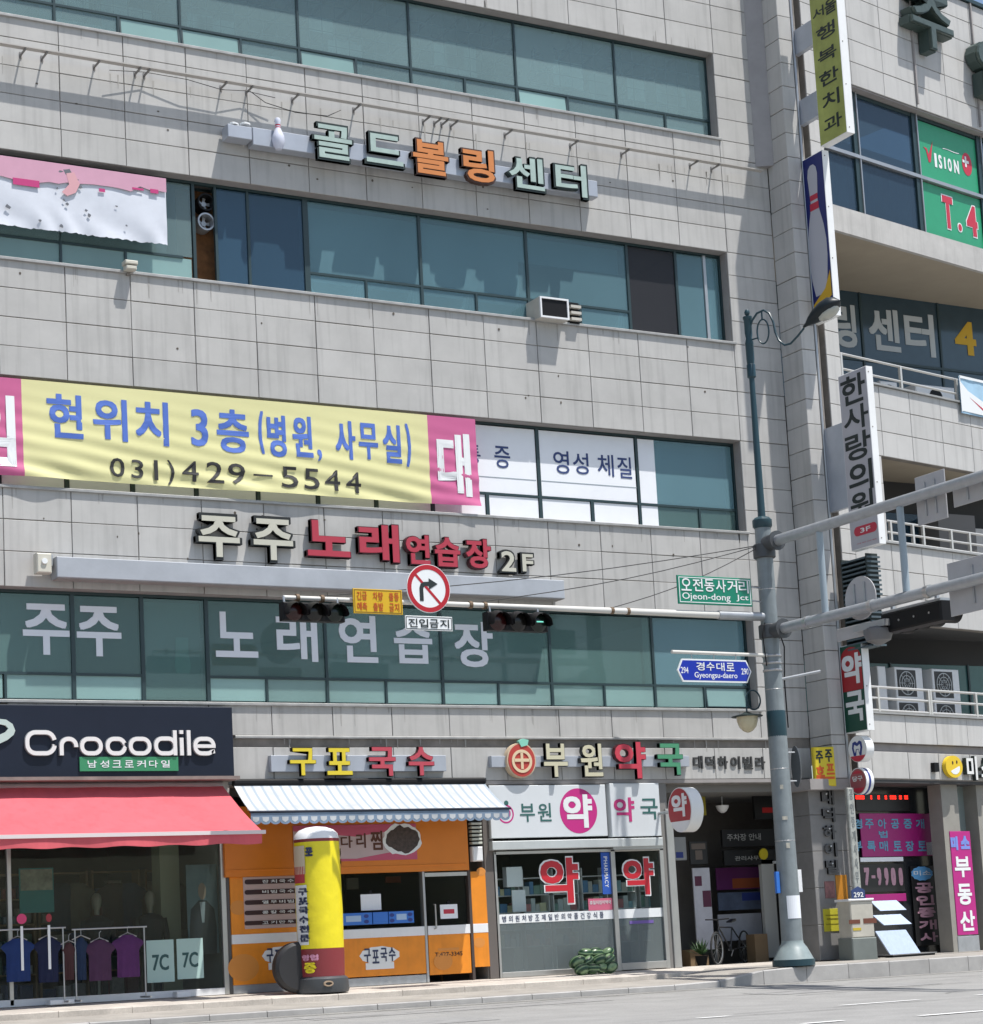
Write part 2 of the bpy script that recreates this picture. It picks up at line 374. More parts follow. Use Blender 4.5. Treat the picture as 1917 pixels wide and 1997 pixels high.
for _ in range(16):
    x, y = rnd.uniform(-2, 24), rnd.uniform(-13, -3.9); a_ = rnd.uniform(-.15, .15)
    for j in range(rnd.randint(4, 10)):
        x2, y2 = x+rnd.uniform(.3, .8), y+rnd.uniform(-.12, .12)+a_; w_ = rnd.uniform(.008, .022)
        if y2 > -3.7: break
        g.add([(x, y-w_, rz(y)+.009), (x2, y2-w_, rz(y2)+.009), (x2, y2+w_, rz(y2)+.009), (x, y+w_, rz(y)+.009)], [(0, 1, 2, 3)]); x, y = x2, y2
kind(g.build('road_crack', mat('tar_seal', (.07, .07, .07), rough=.9), base=(0, 0, 0)), 'stuff')
# pavement between kerb and building
g = MB(); xs = [-30 + 0.5*i for i in range(160)]
vs = []
for x in xs:
    vs += [(x, YK+0.16, kz(x)+0.002), (x, -1.6, max(0.27, kz(x)+0.01)), (x, 4.0, max(0.28, kz(x)+0.015))]
g.add(vs, [(i*3+j, (i+1)*3+j, (i+1)*3+j+1, i*3+j+1) for i in range(len(xs)-1) for j in range(2)])
kind(g.build('pavement', PAVE, base=(0, 0, 0)), 'structure')
kb = bpy.data.objects.new('kerb', None); COL.objects.link(kb); kind(kb, 'structure'); BASE['kerb'] = Vector((0, 0, 0))
x = -6.0
while x < 32:
    a, b = x+0.006, x+0.994; mb = MB(); y0, y1 = YK, YK+0.16
    za, zb = kz(a), kz(b); c = 0.018
    vs = []
    for q, zt in ((a, za), (b, zb)):
        vs += [(q, y0, -0.05), (q, y0, zt-c), (q, y0+c, zt), (q, y1, zt), (q, y1, -0.05)]
    mb.add(vs, [(0, 5, 6, 1), (1, 6, 7, 2), (2, 7, 8, 3), (3, 8, 9, 4), (0, 1, 2, 3, 4), (9, 8, 7, 6, 5)])
    mb.build('kerb_stone', KERB, kb); x += 1.0
pl_ = bpy.data.objects.new('plinth', None); COL.objects.link(pl_); kind(pl_, 'structure'); BASE['plinth'] = Vector((0, 0, 0))
for i in range(17):
    a = -6 + 1.25*i; mb = MB(); x0, x1, e = a+.004, a+1.246, 1.62-0.5*(a > 9)
    mb.add([(x0, .2, .1), (x0, -e, .1), (x0, -e, .36), (x0, -e+.015, .375), (x0, .2, .452), (x1, .2, .1), (x1, -e, .1), (x1, -e, .36), (x1, -e+.015, .375), (x1, .2, .452)], [(0, 1, 2, 3, 4), (9, 8, 7, 6, 5), (1, 6, 7, 2), (2, 7, 8, 3), (3, 8, 9, 4), (0, 5, 6, 1), (4, 9, 5, 0)]); mb.build('plinth_slab', PLINTH, pl_)

# ================================================================== MAIN BUILDING
LV = dict(A0=17.976, A1=19.93, B0=13.448, B1=15.47, C0=9.348, C1=11.34, D0=5.60, D1=7.60)
J = 1.2281; XR = 14.72; XL = -3.684
bld = thing('office_building', 'grey stone clad commercial building with four teal window bands behind the traffic pole', 'building', (6, 0, 0.4))
mb = MB()
def core(t0, t1, s0=XL-1, s1=XC): mb.box(F, s0, s1, t0, t1, -0.55, -0.028)
core(LV['A1'], 25.0); core(LV['B1'], LV['A0']); core(LV['C1'], LV['B0']); core(LV['D1'], LV['C0']); core(4.1, LV['D0'])
for k in 'ABCD': core(LV[k+'0'], LV[k+'1'], XR, XC)
mb.box(F, XL-1, XC, 24.99, 25.2, -14, 0.05)
mb.build('wall', MORTAR, bld)
mb = MB()
for z0, z1 in ((4.12, 5.2), (8.3, 8.8), (12.3, 12.8), (16.6, 17.2), (21.0, 21.4)): mb.box(F, XL-1, XC-.02, z0, z1, -9, -0.56)
mb.box(F, XL-1, XC-.02, 4.1, 24.9, -9.2, -9.0); mb.box(F, XC-0.25, XC-0.02, 4.1, 24.9, -9, -0.56); mb.box(F, XL-1.2, XL-1, 4.1, 24.9, -9, -0.56)
mb.build('room', ROOMW, bld)
# ceiling grids seen through the top band
mb = MB()
for i in range(32): mb.box(F, XL+i*0.62, XL+i*0.62+0.05, 20.96, 21.0, -7, -0.6)
for i in range(12): mb.box(F, XL, XC-.3, 20.965, 20.995, -0.7-i*0.6, -0.65-i*0.6)
mb.build('ceiling_grid', SOFF, bld)
# panel rows
rows = [(17.976, [0.395, 0.53, 0.53, 0.53, 0.52]), (13.448, [0.515, 0.53, 0.525, 0.54]), (9.348, [0.565, 0.56, 0.623]), ]
def row_edges(top, hs):
    e = [top]
    for h in hs: e.append(e[-1]-h)
    return e
EA = row_edges(17.976, [0.395, 0.53, 0.53, 0.53, 0.521]); EB = row_edges(13.448, [0.515, 0.53, 0.525, 0.538]); EC = row_edges(9.348, [0.565, 0.56, 0.623])
XS = [XL + J*i for i in range(16)] + [XC]
XS = [-3.684, -2.456, -1.228, 0] + [J*i for i in range(1, 13)] + [XC]
for E_ in (EA, EB, EC):
    for t1, t0 in zip(E_, E_[1:]):
        for a, b in zip(XS[1:], XS[2:]): slab(bld, F, a, b, t0, t1, STONE)
ET = [19.93, 20.49, 21.03, 21.56, 22.09, 22.62]
for t0, t1 in zip(ET, ET[1:]):
    for a, b in zip(XS, XS[1:]):
        if a > 6.0 + (t0-19.93)*1.6: slab(bld, F, a, b, t0, t1, STONE)
for a, b in zip(XS[2:], XS[3:]): slab(bld, F, a, b, 5.035, 5.60, STONE)
for k in 'ABCD':                                       # jamb column right of the windows
    z0, z1 = LV[k+'0'], LV[k+'1']; n = 4
    for i in range(n): slab(bld, F, XR, XC, z0+(z1-z0)*i/n, z0+(z1-z0)*(i+1)/n, STONE)
mb = MB()                                              # top of the wall outside the picture, plain
mb.box(F, XL-1, XC, 22.63, 25.0, -0.028, 0.0); mb.box(F, XL-1, 6.9, 19.94, 22.62, -0.028, -0.002); mb.build('upper_wall', STONE, bld)
# ledges, heads and reveals
for k, pr in (('A', 0.045), ('B', 0.05), ('C', 0.05), ('D', 0.05)):
    z0, z1 = LV[k+'0'], LV[k+'1']
    m = MB(); m.bev(F, XL, XR+0.06, z0-0.02, z0+0.035, -0.27, pr, 0.008); m.build('window_sill', SILL, bld)
    m = MB(); m.box(F, XL, XR, z1-0.004, z1+0.02, -0.32, -0.034); m.build('window_head', SOFF, bld)
    m = MB(); m.box(F, XR-0.006, XR+0.02, z0, z1, -0.32, -0.034); m.build('window_reveal', SOFF, bld)
m = MB(); m.bev(F, 2.93, 15.0, 4.985, 5.035, -0.02, 0.05, 0.01); m.build('ledge', SILL, bld)
m = MB(); m.box(F, 2.93, XC, 4.83, 4.985, -0.3, -0.14); m.build('recess_strip', SOFF, bld)
for a, b in zip(XS[5:], XS[6:]): slab(bld, F, a, b, 4.19, 4.83, STONE)
m = MB(); m.box(F, 2.9, XC, 4.12, 4.19, -0.5, 0.0); m.build('fascia_soffit', SOFF, bld)
# upper corner chamfer, only above the ledge; darker stone colour paints its shade
m = MB(); m.add([(15.66, -0.004, 17.5), (XC-0.004, -0.22, 17.5), (XC-0.004, -0.22, 25), (15.66, -0.004, 25), (XC, 0, 17.5), (XC, 0, 25)], [(0, 1, 2, 3), (0, 4, 1)]); m.build('corner_chamfer', mat('corner_shadow_stone', (0.30, 0.29, 0.29), rough=0.7, var=0.1), bld)

YG = 0.27      # glass plane behind the facade
def pane(k, s0, s1, t0, t1, m, tilt=0.0, d=-YG):
    mb = MB(); g_ = 0.02
    off = math.sin(tilt)*(t1-t0)
    a, b, t_, u_ = s0+g_, s1-g_, t0+g_, t1-g_
    vs = [F.X(a, t_, d+off), F.X(b, t_, d+off), F.X(b, u_, d), F.X(a, u_, d)] + [F.X(a, t_, d+off-.008), F.X(b, t_, d+off-.008), F.X(b, u_, d-.008), F.X(a, u_, d-.008)]
    mb.add(vs, [(0, 1, 2, 3), (7, 6, 5, 4), (0, 4, 5, 1), (3, 2, 6, 7), (1, 5, 6, 2), (0, 3, 7, 4)])
    o = mb.build('pane', m, bld)
    if tilt:
        q = MB()
        for (x0, x1, y0, y1) in ((a, b, 0, .035), (a, b, .96, 1), (a, a+.03, 0, 1), (b-.03, b, 0, 1)):
            pts = []
            for dd in (0.012, -0.02):
                for (x, y) in ((x0, y0), (x1, y0), (x1, y1), (x0, y1)):
                    pts.append(F.X(x, t_+(u_-t_)*y, d+off*(1-y)+dd))
            q.add(pts, [(0, 1, 2, 3), (7, 6, 5, 4), (0, 4, 5, 1), (3, 2, 6, 7), (1, 5, 6, 2), (0, 3, 7, 4)])
        q.build('sash', FRAME, bld)
    return o
def mull(s, t0, t1, w_=0.045, d=-YG, m=FRAME, name='mullion'):
    q = MB(); q.box(F, s-w_/2, s+w_/2, t0, t1, d-0.05, d+0.03); return q.build(name, m, bld)
def trans(s0, s1, t, w_=0.045, d=-YG, name='transom'):
    q = MB(); q.box(F, s0, s1, t-w_/2, t+w_/2, d-0.047, d+0.027); return q.build(name, FRAME, bld)
def sx(px, py, d=-YG): return F.P(px, py, d)[0]
def backing(name, s0, s1, t0, t1, m, d=-0.5, th=0.01):
    q = MB(); q.box(F, s0, s1, t0, t1, d-th, d); return q.build(name, m, bld)
for k in 'ABCD': trans(XL, XR, LV[k+'0']+0.055, 0.05); trans(XL, XR, LV[k+'1']-0.03, 0.05); mull(XR-0.03, LV[k+'0']+.08, LV[k+'1']-.055)
JX = lambda i: (i-1)*J + 0.02
CURT = mat('pale_curtain', (0.56, 0.62, 0.62), rough=0.9, var=0.12, nscale=6, nz=0.1)
CURTB = mat('blue_roller_blind', (0.30, 0.46, 0.52), rough=0.9, var=0.05)
DFILM = mat('dark_green_film', (0.035, 0.085, 0.085), rough=0.7)
LOWB = mat('white_spandrel_board', (0.68, 0.70, 0.66), rough=0.8, var=0.06)
# band A
a0, a1 = LV['A0']+.08, LV['A1']-.055; ta = a0+0.42
trans(XL, XR, ta)
for i in range(-1, 13, 2):
    s0, s1 = JX(i), min(JX(i+2), XR-.03)
    if i > -1: mull(s0, a0, a1)
    pane('A', s0, s1, ta, a1, GA)
for i in range(-1, 13):
    s0, s1 = JX(i), min(JX(i+1), XR-.05)
    if i % 2 == 0: mull(s0, a0, ta)
    pane('A', s0, s1, a0, ta, GL if i in (2, 3, 5, 9) else GA, tilt=0.10 if i in (2, 3, 5, 9) else 0.0)  # open hoppers take paler glass, putting their brighter reflection into the colour
for i in range(-1, 13):
    backing('blind', JX(i)+random.uniform(.05, .5), JX(i+1)-random.uniform(.02, .35), a0-.1, ta+random.uniform(-.1, .0), CURT, d=-0.75)
GRID = mat('teal_grid_reflection', (.09, .15, .16), rough=.9)  # added bars and pale sheets imitate reflected ceiling lines and brighter patches
for i in range(-1, 13, 2):
    q = MB(); s0, s1 = JX(i)+.06, min(JX(i+2), XR)-.06
    for j in range(1, 8): q.box(F, s0+(s1-s0)*j/8-.008, s0+(s1-s0)*j/8+.008, ta, a1, -.50, -.49)
    for j in range(1, 5): q.box(F, s0, s1, ta+(a1-ta)*j/5-.008, ta+(a1-ta)*j/5+.008, -.488, -.48)
    q.build('reflected_grid', GRID, bld)
    for j in range(random.randint(1, 3)): u = s0+random.uniform(0, .7)*(s1-s0); v_ = random.uniform(ta, ta+.6); backing('blind', u, min(s1, u+random.uniform(.4, .8)), v_, v_+random.uniform(.3, .7), CURT, d=-.62)
for i in (1, 2, 6, 8, 11): backing('curtain', JX(i)+.1, JX(i)+random.uniform(.35, .8), a0-.1, a1-random.uniform(0, .5), CURTB, d=-1.4)
# band B
b0, b1 = LV['B0']+.08, LV['B1']-.055; tb = b0+0.44
trans(XL, JX(3)-.1, tb); trans(JX(5), JX(11), tb)
pane('B', XL, JX(1), tb, b1, GA); pane('B', JX(1), sx(377, 460)-.02, tb, b1, GA)
for i in (-1, 0, 1, 2): pane('B', JX(i), (JX(i+1) if i < 2 else sx(377, 500)-.02), b0, tb, GL)
for i in (0, 1, 2): mull(JX(i), b0, tb)
sv0, sv1 = sx(378, 460), sx(421, 460)
mull(sv0, b0, b1, .06); mull(sv1, b0, b1, .05); mull(sx(484, 460), b0, b1, .05)
pane('B', sv1, sx(484, 460), b0, b1, GDK); pane('B', sx(484, 460), JX(5)-.05, b0, b1, GDK)
mull(JX(5)-.02, b0, b1, .11)
for i in (5, 7, 9): pane('B', JX(i), JX(i+2), tb, b1, GB); mull(JX(i+2), b0, b1, .06)
for i in range(5, 11):
    pane('B', JX(i), JX(i+1), b0, tb, GB)
    if i % 2 == 0: mull(JX(i), b0, tb)
sd1 = sx(1319, 560); pane('B', JX(11), sd1, b0, b1, glass('screened_glass', (0.05, 0.05, 0.055), (.3, .32, .34), .8, rough=.3, spec=.3)); mull(sd1, b0, b1, .06)
pane('B', sd1, sx(1374, 560), b0, b1, GB); mull(sx(1375, 560), b0, b1, .07, m=FRAMEG); pane('B', sx(1377, 560), XR-.05, b0, b1, GB)
backing('curtain', sx(1377, 560), XR-.06, b0, b1, CURT, d=-.36)
backing('blind', JX(5), JX(9), tb-.05, b1, CURTB, d=-.6); backing('blind', JX(9), JX(11), b1-.55, b1, CURTB, d=-.6)
# gathered curtains below the blinds of band B
q = MB()
for i in range(5, 11):
    for e, sg in ((JX(i), 1), (JX(i+1), -1)):
        n_ = 8
        top, bot = 0.05, 0.34
        vs = []
        for j in range(n_+1):
            u = j/n_; fold = 0.03*math.sin(u*18)
            vs += [F.X(e+sg*u*bot, b0-.05, -.5+fold), F.X(e+sg*u*top, tb+.1, -.5+fold*.3)]
        q.add(vs, [(2*j, 2*j+2, 2*j+3, 2*j+1) for j in range(n_)])
q.build('curtain', CURT, bld)
backing('blind', JX(-1), JX(3)-.2, b0, b1, CURT, d=-.8)
# open duct niche with rusty board and two fans
q = MB(); q.box(F, sv0-.2, sv1+.2, b0-.05, b1+.02, -0.64, -0.62); q.build('niche_board', mat('rusty_plywood', (0.20, 0.085, 0.03), rough=.9, var=.45, nscale=5), bld)
for cy in (394, 432):
    s_, t_ = F.P(402, cy, -.3); v = thing('exhaust_fan', 'round exhaust fan in the brown niche, %s one' % ('upper darker' if cy == 394 else 'lower pale rimmed'), 'exhaust fan', F.X(s_, t_, -.4), 'exhaust fans in the niche')
    q = MB(); q.ring(F, s_, t_, .17, .17, .03, -.56, -.29); q.build('rim', GALV if cy == 432 else BLACK, v)
    q = MB(); q.ell(F, s_, t_, .05, .05, -.5, -.42)
    for a in range(5):
        c, z_ = math.cos(a*1.2566), math.sin(a*1.2566); q.poly(F, [(s_+c*.04-z_*.03, t_+z_*.04+c*.03), (s_+c*.13-z_*.05, t_+z_*.13+c*.05), (s_+c*.13+z_*.02, t_+z_*.13-c*.02), (s_+c*.04+z_*.01, t_+z_*.04-c*.01)], -.47, -.455)
    q.build('blades', GALV, v)
# band C
c0, c1 = LV['C0']+.08, LV['C1']-.055; tc = c0+0.46
xw = sx(1279, 940); trans(XL, XR, tc)
for i in (-1, 1, 3, 5, 7, 9): mull(JX(i), c0, c1, .075); pane('C', JX(i), JX(i+2), tc, c1, GA if i < -5 else MATS['clear_shop_glass'])
for i in range(-1, 11):
    pane('C', JX(i), JX(i+1), c0, tc, MATS['clear_shop_glass'])
    if i % 2 == 0: mull(JX(i), c0, tc, .075)
mull(JX(11)-.07, c0, c1, .06); pane('C', JX(11)-.05, XR-.05, tc, c1, GB); pane('C', JX(11)-.05, XR-.05, c0, tc, GD); backing('blind', JX(11)+.3, XR-.1, c0, c1, mat('deep_blue_blind', (.05, .10, .14), rough=.9), d=-.5); mull(JX(12)+.2, c0, tc)
for i in (-1, 1, 3, 5, 7, 9):
    backing('paper_sheet', JX(i)+.05, JX(i+2)-(.05 if i < 9 else .12), tc+.03, c1-.02, WPAPER, d=-.262, th=.004)
for i in range(-1, 11): backing('paper_sheet', JX(i)+.05, JX(i+1)-(.05 if i < 10 else .12), c0+.01, tc-.03, WPAPER, d=-.262, th=.004)
backing('paper_sheet', JX(11)-.02, xw, tc+.03, c1-.02, WPAPER, d=-.262, th=.004); backing('paper_sheet', JX(11)-.02, xw, c0+.01, tc-.03, WPAPER, d=-.262, th=.004)
INK = mat('navy_print', (0.03, 0.055, 0.17), rough=.6)
q = MB(); prints(q, F, [('증', 963, 996, 869, 914), ('영', 1078, 1111, 878, 925), ('성', 1116, 1149, 882, 926), ('체', 1164, 1198, 885, 930), ('질', 1203, 1233, 890, 934), ('통', 905, 938, 866, 905)], -YG+.012, bold=.012)
q.build('window_lettering', INK, bld)
q = MB()
for i in (7, 9): q.box(F, JX(i)+.06, JX(i+2)-.07, tc+.33, tc+.345, -YG+.009, -YG+.013)
q.build_each('sheet_seam', mat('seam_grey', (.28, .33, .36), rough=.8), bld)
# band D
d0, d1 = LV['D0']+.08, LV['D1']-.055; td = d0+.45
xd0, xd1 = sx(277, 1250), sx(403, 1250)
trans(XL, xd0, td); trans(xd1, XR, td)
for s in (JX(1)+.03, xd0, xd1): mull(s, d0, d1, .07)
for i in (5, 7, 9, 11): mull(JX(i)+.02, d0, d1, .055)
pane('D', XL, JX(1)+.03, td, d1, GD); pane('D', JX(1)+.03, xd0, td, d1, GD)
pane('D', XL, JX(0), d0, td, GL); mull(JX(0)+.03, d0, td); pane('D', JX(0)+.03, JX(1)+.03, d0, td, GL); pane('D', JX(1)+.03, xd0, d0, td, GL)
pane('D', xd1, JX(5)+.02, td, d1, GD)
for i in (5, 7, 9): pane('D', JX(i)+.02, JX(i+2)+.02, td, d1, GD)
pane('D', JX(11)+.02, XR-.05, td, d1, GB)
for i in range(3, 13):
    a = xd1 if i == 3 else JX(i)+.02; pane('D', a, min(JX(i+1)+.02, XR-.05), d0, td, GL, tilt=.09 if i == 12 else 0)
    if i in (4, 6, 8, 10, 12): mull(JX(i)+.02, d0, td)
backing('film', XL, JX(1)+.0, td, d1, DFILM, d=-.30, th=.004); backing('film', JX(1)+.06, xd0-.04, td, d1, DFILM, d=-.30, th=.004)
for a, b in ((xd1+.04, JX(5)-.01), (JX(5)+.05, JX(7)-.01), (JX(7)+.05, JX(9)-.08)): backing('film', a, b, td, d1, DFILM, d=-.30, th=.004)
for i in range(-1, 12): backing('spandrel_board', (JX(i)+.03 if i != 3 else xd1), (xd0 if i == 2 else JX(i+1)-.02), d0-.05, td-.01, LOWB, d=-.42)
backing('blind', JX(9)+.1, JX(11)-.05, td-.1, td+.75, CURT, d=-.6)
backing('curtain', JX(11)+.1, JX(11)+.35, d0, d1, CURT, d=-.7)
# the casement with a grey leaf
pane('D', xd0+.02, xd1-.02, d0, d1, GD)
q = MB(); q.box(F, xd0+.09, xd1-.09, d0+.08, d1-.06, -.40, -.36); q.build('casement_leaf', mat('grey_leaf', (.22, .25, .26), rough=.5, var=.05), bld)
ss, tt = F.P(357, 1278, -.3); q = MB(); q.poly(F, [(ss-.12, tt-.32), (ss-.16, tt-.2), (ss-.13, tt+.02), (ss-.12, tt+.33), (ss+.12, tt+.33), (ss+.12, tt+.02), (ss+.16, tt-.2), (ss+.12, tt-.32)], -.345, -.33); q.build('hanging_cloth', mat('aqua_cloth', (.30, .52, .48), rough=.9), bld)
WFILM = mat('white_film_letter', (0.72, 0.74, 0.78), rough=.5)
q = MB(); prints(q, F, [('주', 43, 137, 1176, 1278), ('주', 148, 238, 1181, 1281), ('노', 418, 504, 1192, 1283), ('래', 537, 621, 1192, 1291), ('연', 659, 738, 1199, 1293), ('습', 766, 845, 1206, 1295), ('장', 884, 964, 1211, 1302)], -YG+.006, bold=.03)
q.build('window_lettering', WFILM, bld)
q = MB()
for i in range(44):                                     # anchor holes and rust marks left in the stone
    a, t = random.uniform(-1, 14.5), random.choice((random.uniform(11.5, 13.3), random.uniform(15.6, 16.9), random.uniform(8.0, 9.2)))
    q.ell(F, a, t, random.uniform(.012, .028), random.uniform(.012, .03), 0.0, .006, n=7)
kind(q.build('anchor_stain', mat('rust_mark', (.10, .085, .07), rough=.9), bld), 'stuff')

rnd = random.Random(9); q = MB()
for z_, L_ in ((LV['A0']-.02, .30), (LV['B0']-.02, .34), (LV['C0']-.02, .3), (4.985, .2), (17.2, .35), (19.93, -.4), (LV['D0']-.02, .3)):
    for _ in range(26):
        a = rnd.uniform(-1.2, 14.9); l = abs(L_)*rnd.uniform(.3, 1.25); w_ = rnd.uniform(.006, .022)
        if L_ < 0: z0 = z_; q.add([F.X(a-w_, z0+.02, .0035), F.X(a+w_, z0+.02, .0035), F.X(a+w_*.3, z0+l, .0035), F.X(a-w_*.3, z0+l, .0035)], [(0, 1, 2, 3)])
        else: q.add([F.X(a-w_*.3, z_-l, .0035), F.X(a+w_*.3, z_-l, .0035), F.X(a+w_, z_, .0035), F.X(a-w_, z_, .0035)], [(0, 1, 2, 3)])
kind(q.build('drip_stain', mat('drip_stain', (.335, .325, .305), rough=.8, var=.15), bld), 'stuff')
# ================================================================== CORNER WING
wing = thing('corner_building', 'paler corner block with railed balconies, turned away at the right edge', 'building', (18.5, 0.5, 0.4))
WR = WG.r; WN = WG.n
def wz(name, m, *boxes):
    q = MB()
    for b in boxes: q.box(WG, *b)
    return q.build_each(name, m, wing)
SMAX = 11.0
# pier: return wall + narrow front
q = MB(); q.box(SIDE, 0.03, 0.67, 4.1, 25, -0.32, -0.028); q.box(PIER, 0.0+.028, 0.36, 4.1, 25, -0.40, -0.028); q.build('pier_wall', MORTAR, wing)
zz = [4.13, 4.83, 5.03, 5.6, 6.2, 6.8, 7.32, 7.86, 8.4, 8.93, 9.46, 10.0, 10.55, 11.1, 11.64, 12.18, 12.72, 13.26, 13.8, 14.33, 14.86, 15.40, 15.93, 16.47, 17.0, 17.53, 18.07, 18.6, 19.12, 19.65, 20.19, 20.72, 21.25, 21.8, 22.4]
for a, b in zip(zz, zz[1:]):
    slab(wing, SIDE, 0.0, 0.70, a, b, STONE); slab(wing, PIER, 0.0, 0.36, a, b, STONE2)
    slab(wing, WG, 0.22, 0.69, a, b, STONE2)
wz('wing_strip_wall', MORTAR, (0.22, 0.69, 4.1, 25, -0.4, -0.028))
wz('gap_wall', CONC, (-0.3, 0.21, 4.1, 25, -0.7, -0.45))
# upper floor block
wz('wall', MORTAR, (0.69, SMAX, 19.72, 22.86, -1.2, -0.028))
SE = [0.69, 1.85, 3.03, 4.21, 5.39, 6.57, 7.75, 8.93, 10.11]
TE = [19.72, 20.27, 20.8, 21.33, 21.86, 22.4, 22.9]
for a, b in zip(TE, TE[1:]):
    for c, d in zip(SE, SE[1:]): slab(wing, WG, c, d, a, b, STONE2)
wz('coping', FRAME, (0.2, SMAX, 22.91, 23.0, -1.2, 0.06))
wz('roof', CONC, (0.2, SMAX, 22.8, 22.9, -9, -1.2))
wz('drainpipe', SOFF, (4.2, 4.24, 19.8, 23, 0.0, 0.05), (6.62, 6.66, 19.8, 23, 0.0, 0.05))
wz('window_head', SOFF, (0.69, SMAX, 19.69, 19.716, -0.34, -0.034))
# fascia slab below the windows, deep floor slab
wz('floor_slab', CONC, (0.35, SMAX, 16.15, 16.73, -0.10, 0.0))
SLABB = lambda z: (0.35, SMAX, z, z+0.3, -0.12, -0.1)
def deep(name, m, z0, z1):                              # slab from the slanted front back to the parallel rear wall
    q = MB(); a, b = WG.X(0.69, 0, -0.1), WG.X(SMAX, 0, -0.1); pts = [(a.x, a.y), (b.x, b.y), (b.x, 6.0), (XC+.1, 6.0), (XC+.1, a.y+.5)]
    n = len(pts); q.add([(x, y, z0) for x, y in pts] + [(x, y, z1) for x, y in pts], [tuple(range(n))[::-1], tuple(range(n, 2*n))] + [(i, (i+1) % n, n+(i+1) % n, n+i) for i in range(n)]); return q.build(name, m, wing)
deep('soffit', BEIGE, 16.16, 16.5)
deep('balcony_floor', CONC, 12.2, 12.45); deep('balcony_soffit', BEIGE, 11.25, 11.5); deep('balcony_floor', CONC, 8.8, 9.0)
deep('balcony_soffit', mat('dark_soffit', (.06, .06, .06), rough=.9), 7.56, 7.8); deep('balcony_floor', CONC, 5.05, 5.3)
yb4 = onz(1700, 574, 16.16).y; RB4 = Pl((0, yb4, 0), (1, 0, 0)); RB3 = Pl((0, 1.9, 0), (1, 0, 0)); RB2 = Pl((0, onz(1830, 1286, 7.56).y if False else 2.0, 0), (1, 0, 0))
def rear(name, pl, z0, z1, m, x0=15.99, x1=31): q = MB(); q.box(pl, x0, x1, z0, z1, -0.1, 0); return q.build(name, m, wing)
rear('rear_glazing', RB4, 12.4, 16.2, mat('slate_blue_glazing', (0.035, 0.065, 0.085), rough=.12, spec=.7, var=.1))
q = MB()
for px in (1683, 1834, 1960): s_ = RB4.P(px, 680)[0]; q.box(RB4, s_-.03, s_+.03, 12.4, 16.2, 0, .03)
s_, t_ = RB4.P(1800, 716); q.box(RB4, 16, 31, t_-.03, t_+.03, 0, .032); q.build_each('glazing_bar', FRAME, wing)
q = MB(); prints(q, RB4, [('링', 1622, 1673, 590, 680), ('센', 1691, 1758, 598, 688), ('터', 1761, 1826, 607, 698)], .01, bold=.035); q.build('window_lettering', mat('grey_white_film', (.50, .53, .54), rough=.6), wing)
q = MB(); prints(q, RB4, [('4', 1859, 1906, 624, 695)], .01, bold=.05); q.build('window_numeral', mat('amber_film', (.60, .36, .02), rough=.6), wing)
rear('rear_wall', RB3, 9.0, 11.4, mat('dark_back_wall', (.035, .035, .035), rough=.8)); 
q = MB(); s_ = RB3.P(1860, 1010)[0]; q.box(RB3, s_, s_+5, 9.0, 10.15, 0.0, .5); q.build('grey_parapet', CONC, wing)
s_ = RB3.P(1740, 1010)[0]; q = MB(); q.box(RB3, s_-.6, s_+.9, 9.0, 10.5, 0.0, .03); q.build('rear_pane', GDK, wing)
q = MB(); q.box(RB3, RB3.P(1787, 1000)[0], RB3.P(1858, 1000)[0], 9.0, 10.4, 0.0, .7); q.build('rear_partition', mat('dusty_partition', (.16, .155, .15), rough=.9), wing)
RBG = Pl((0, 1.9, 0), (1, 0, 0))
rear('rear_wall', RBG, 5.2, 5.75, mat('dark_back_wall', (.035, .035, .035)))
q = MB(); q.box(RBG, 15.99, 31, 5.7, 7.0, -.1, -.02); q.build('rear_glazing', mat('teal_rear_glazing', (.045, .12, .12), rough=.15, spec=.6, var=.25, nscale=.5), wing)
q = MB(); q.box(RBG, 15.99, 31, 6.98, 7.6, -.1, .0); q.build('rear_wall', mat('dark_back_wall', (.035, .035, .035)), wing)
q = MB()
for px in (1737, 1888): s_ = RBG.P(px, 1310)[0]; q.box(RBG, s_-.025, s_+.025, 5.7, 7.0, -.02, .02)
q.build_each('glazing_bar', FRAME, wing)
# parapets with slabs
def parapet(z0, z1, s0, rows, brk, dtop=.05):
    wz('parapet_wall', MORTAR, (s0, SMAX, z0, z1, -0.18, -0.028))
    es = [s0] + [v for v in brk if v > s0+.1]
    for a, b in zip(rows, rows[1:]):
        for c, d in zip(es, es[1:]): slab(wing, WG, c, d, a, b, STONE2)
    wz('parapet_cap', SILL, (s0, SMAX, z1, z1+.04, -0.22, dtop))
SB = [.69, 1.93, 3.0, 4.13, 5.25, 6.4, 7.5]
parapet(11.22, 12.80, .69, [11.22, 11.78, 12.3, 12.80], SB, .06)
parapet(7.53, 9.27, .69, [7.53, 8.1, 8.68, 9.27], SB, .06)
parapet(4.90, 5.52, .69, [4.90, 5.52], SB, .06)
wz('recess_strip', SOFF, (.22, SMAX, 4.72, 4.895, -.3, -.10))
for c, d in zip([.69]+SB[1:], SB[1:]): slab(wing, WG, c, d, 4.14, 4.72, STONE)
wz('fascia_wall', MORTAR, (.22, SMAX, 4.12, 4.72, -.3, -.028))
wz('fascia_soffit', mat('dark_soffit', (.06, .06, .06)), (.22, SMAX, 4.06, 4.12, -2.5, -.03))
# jambs of the 3F recess (solid wall left of it)
wz('recess_wall', MORTAR, (.69, 1.84, 9.27, 11.22, -.3, -.028))
for a, b in ((9.31, 9.95), (9.95, 10.6), (10.6, 11.21)): slab(wing, WG, .69, 1.84, a, b, STONE2)
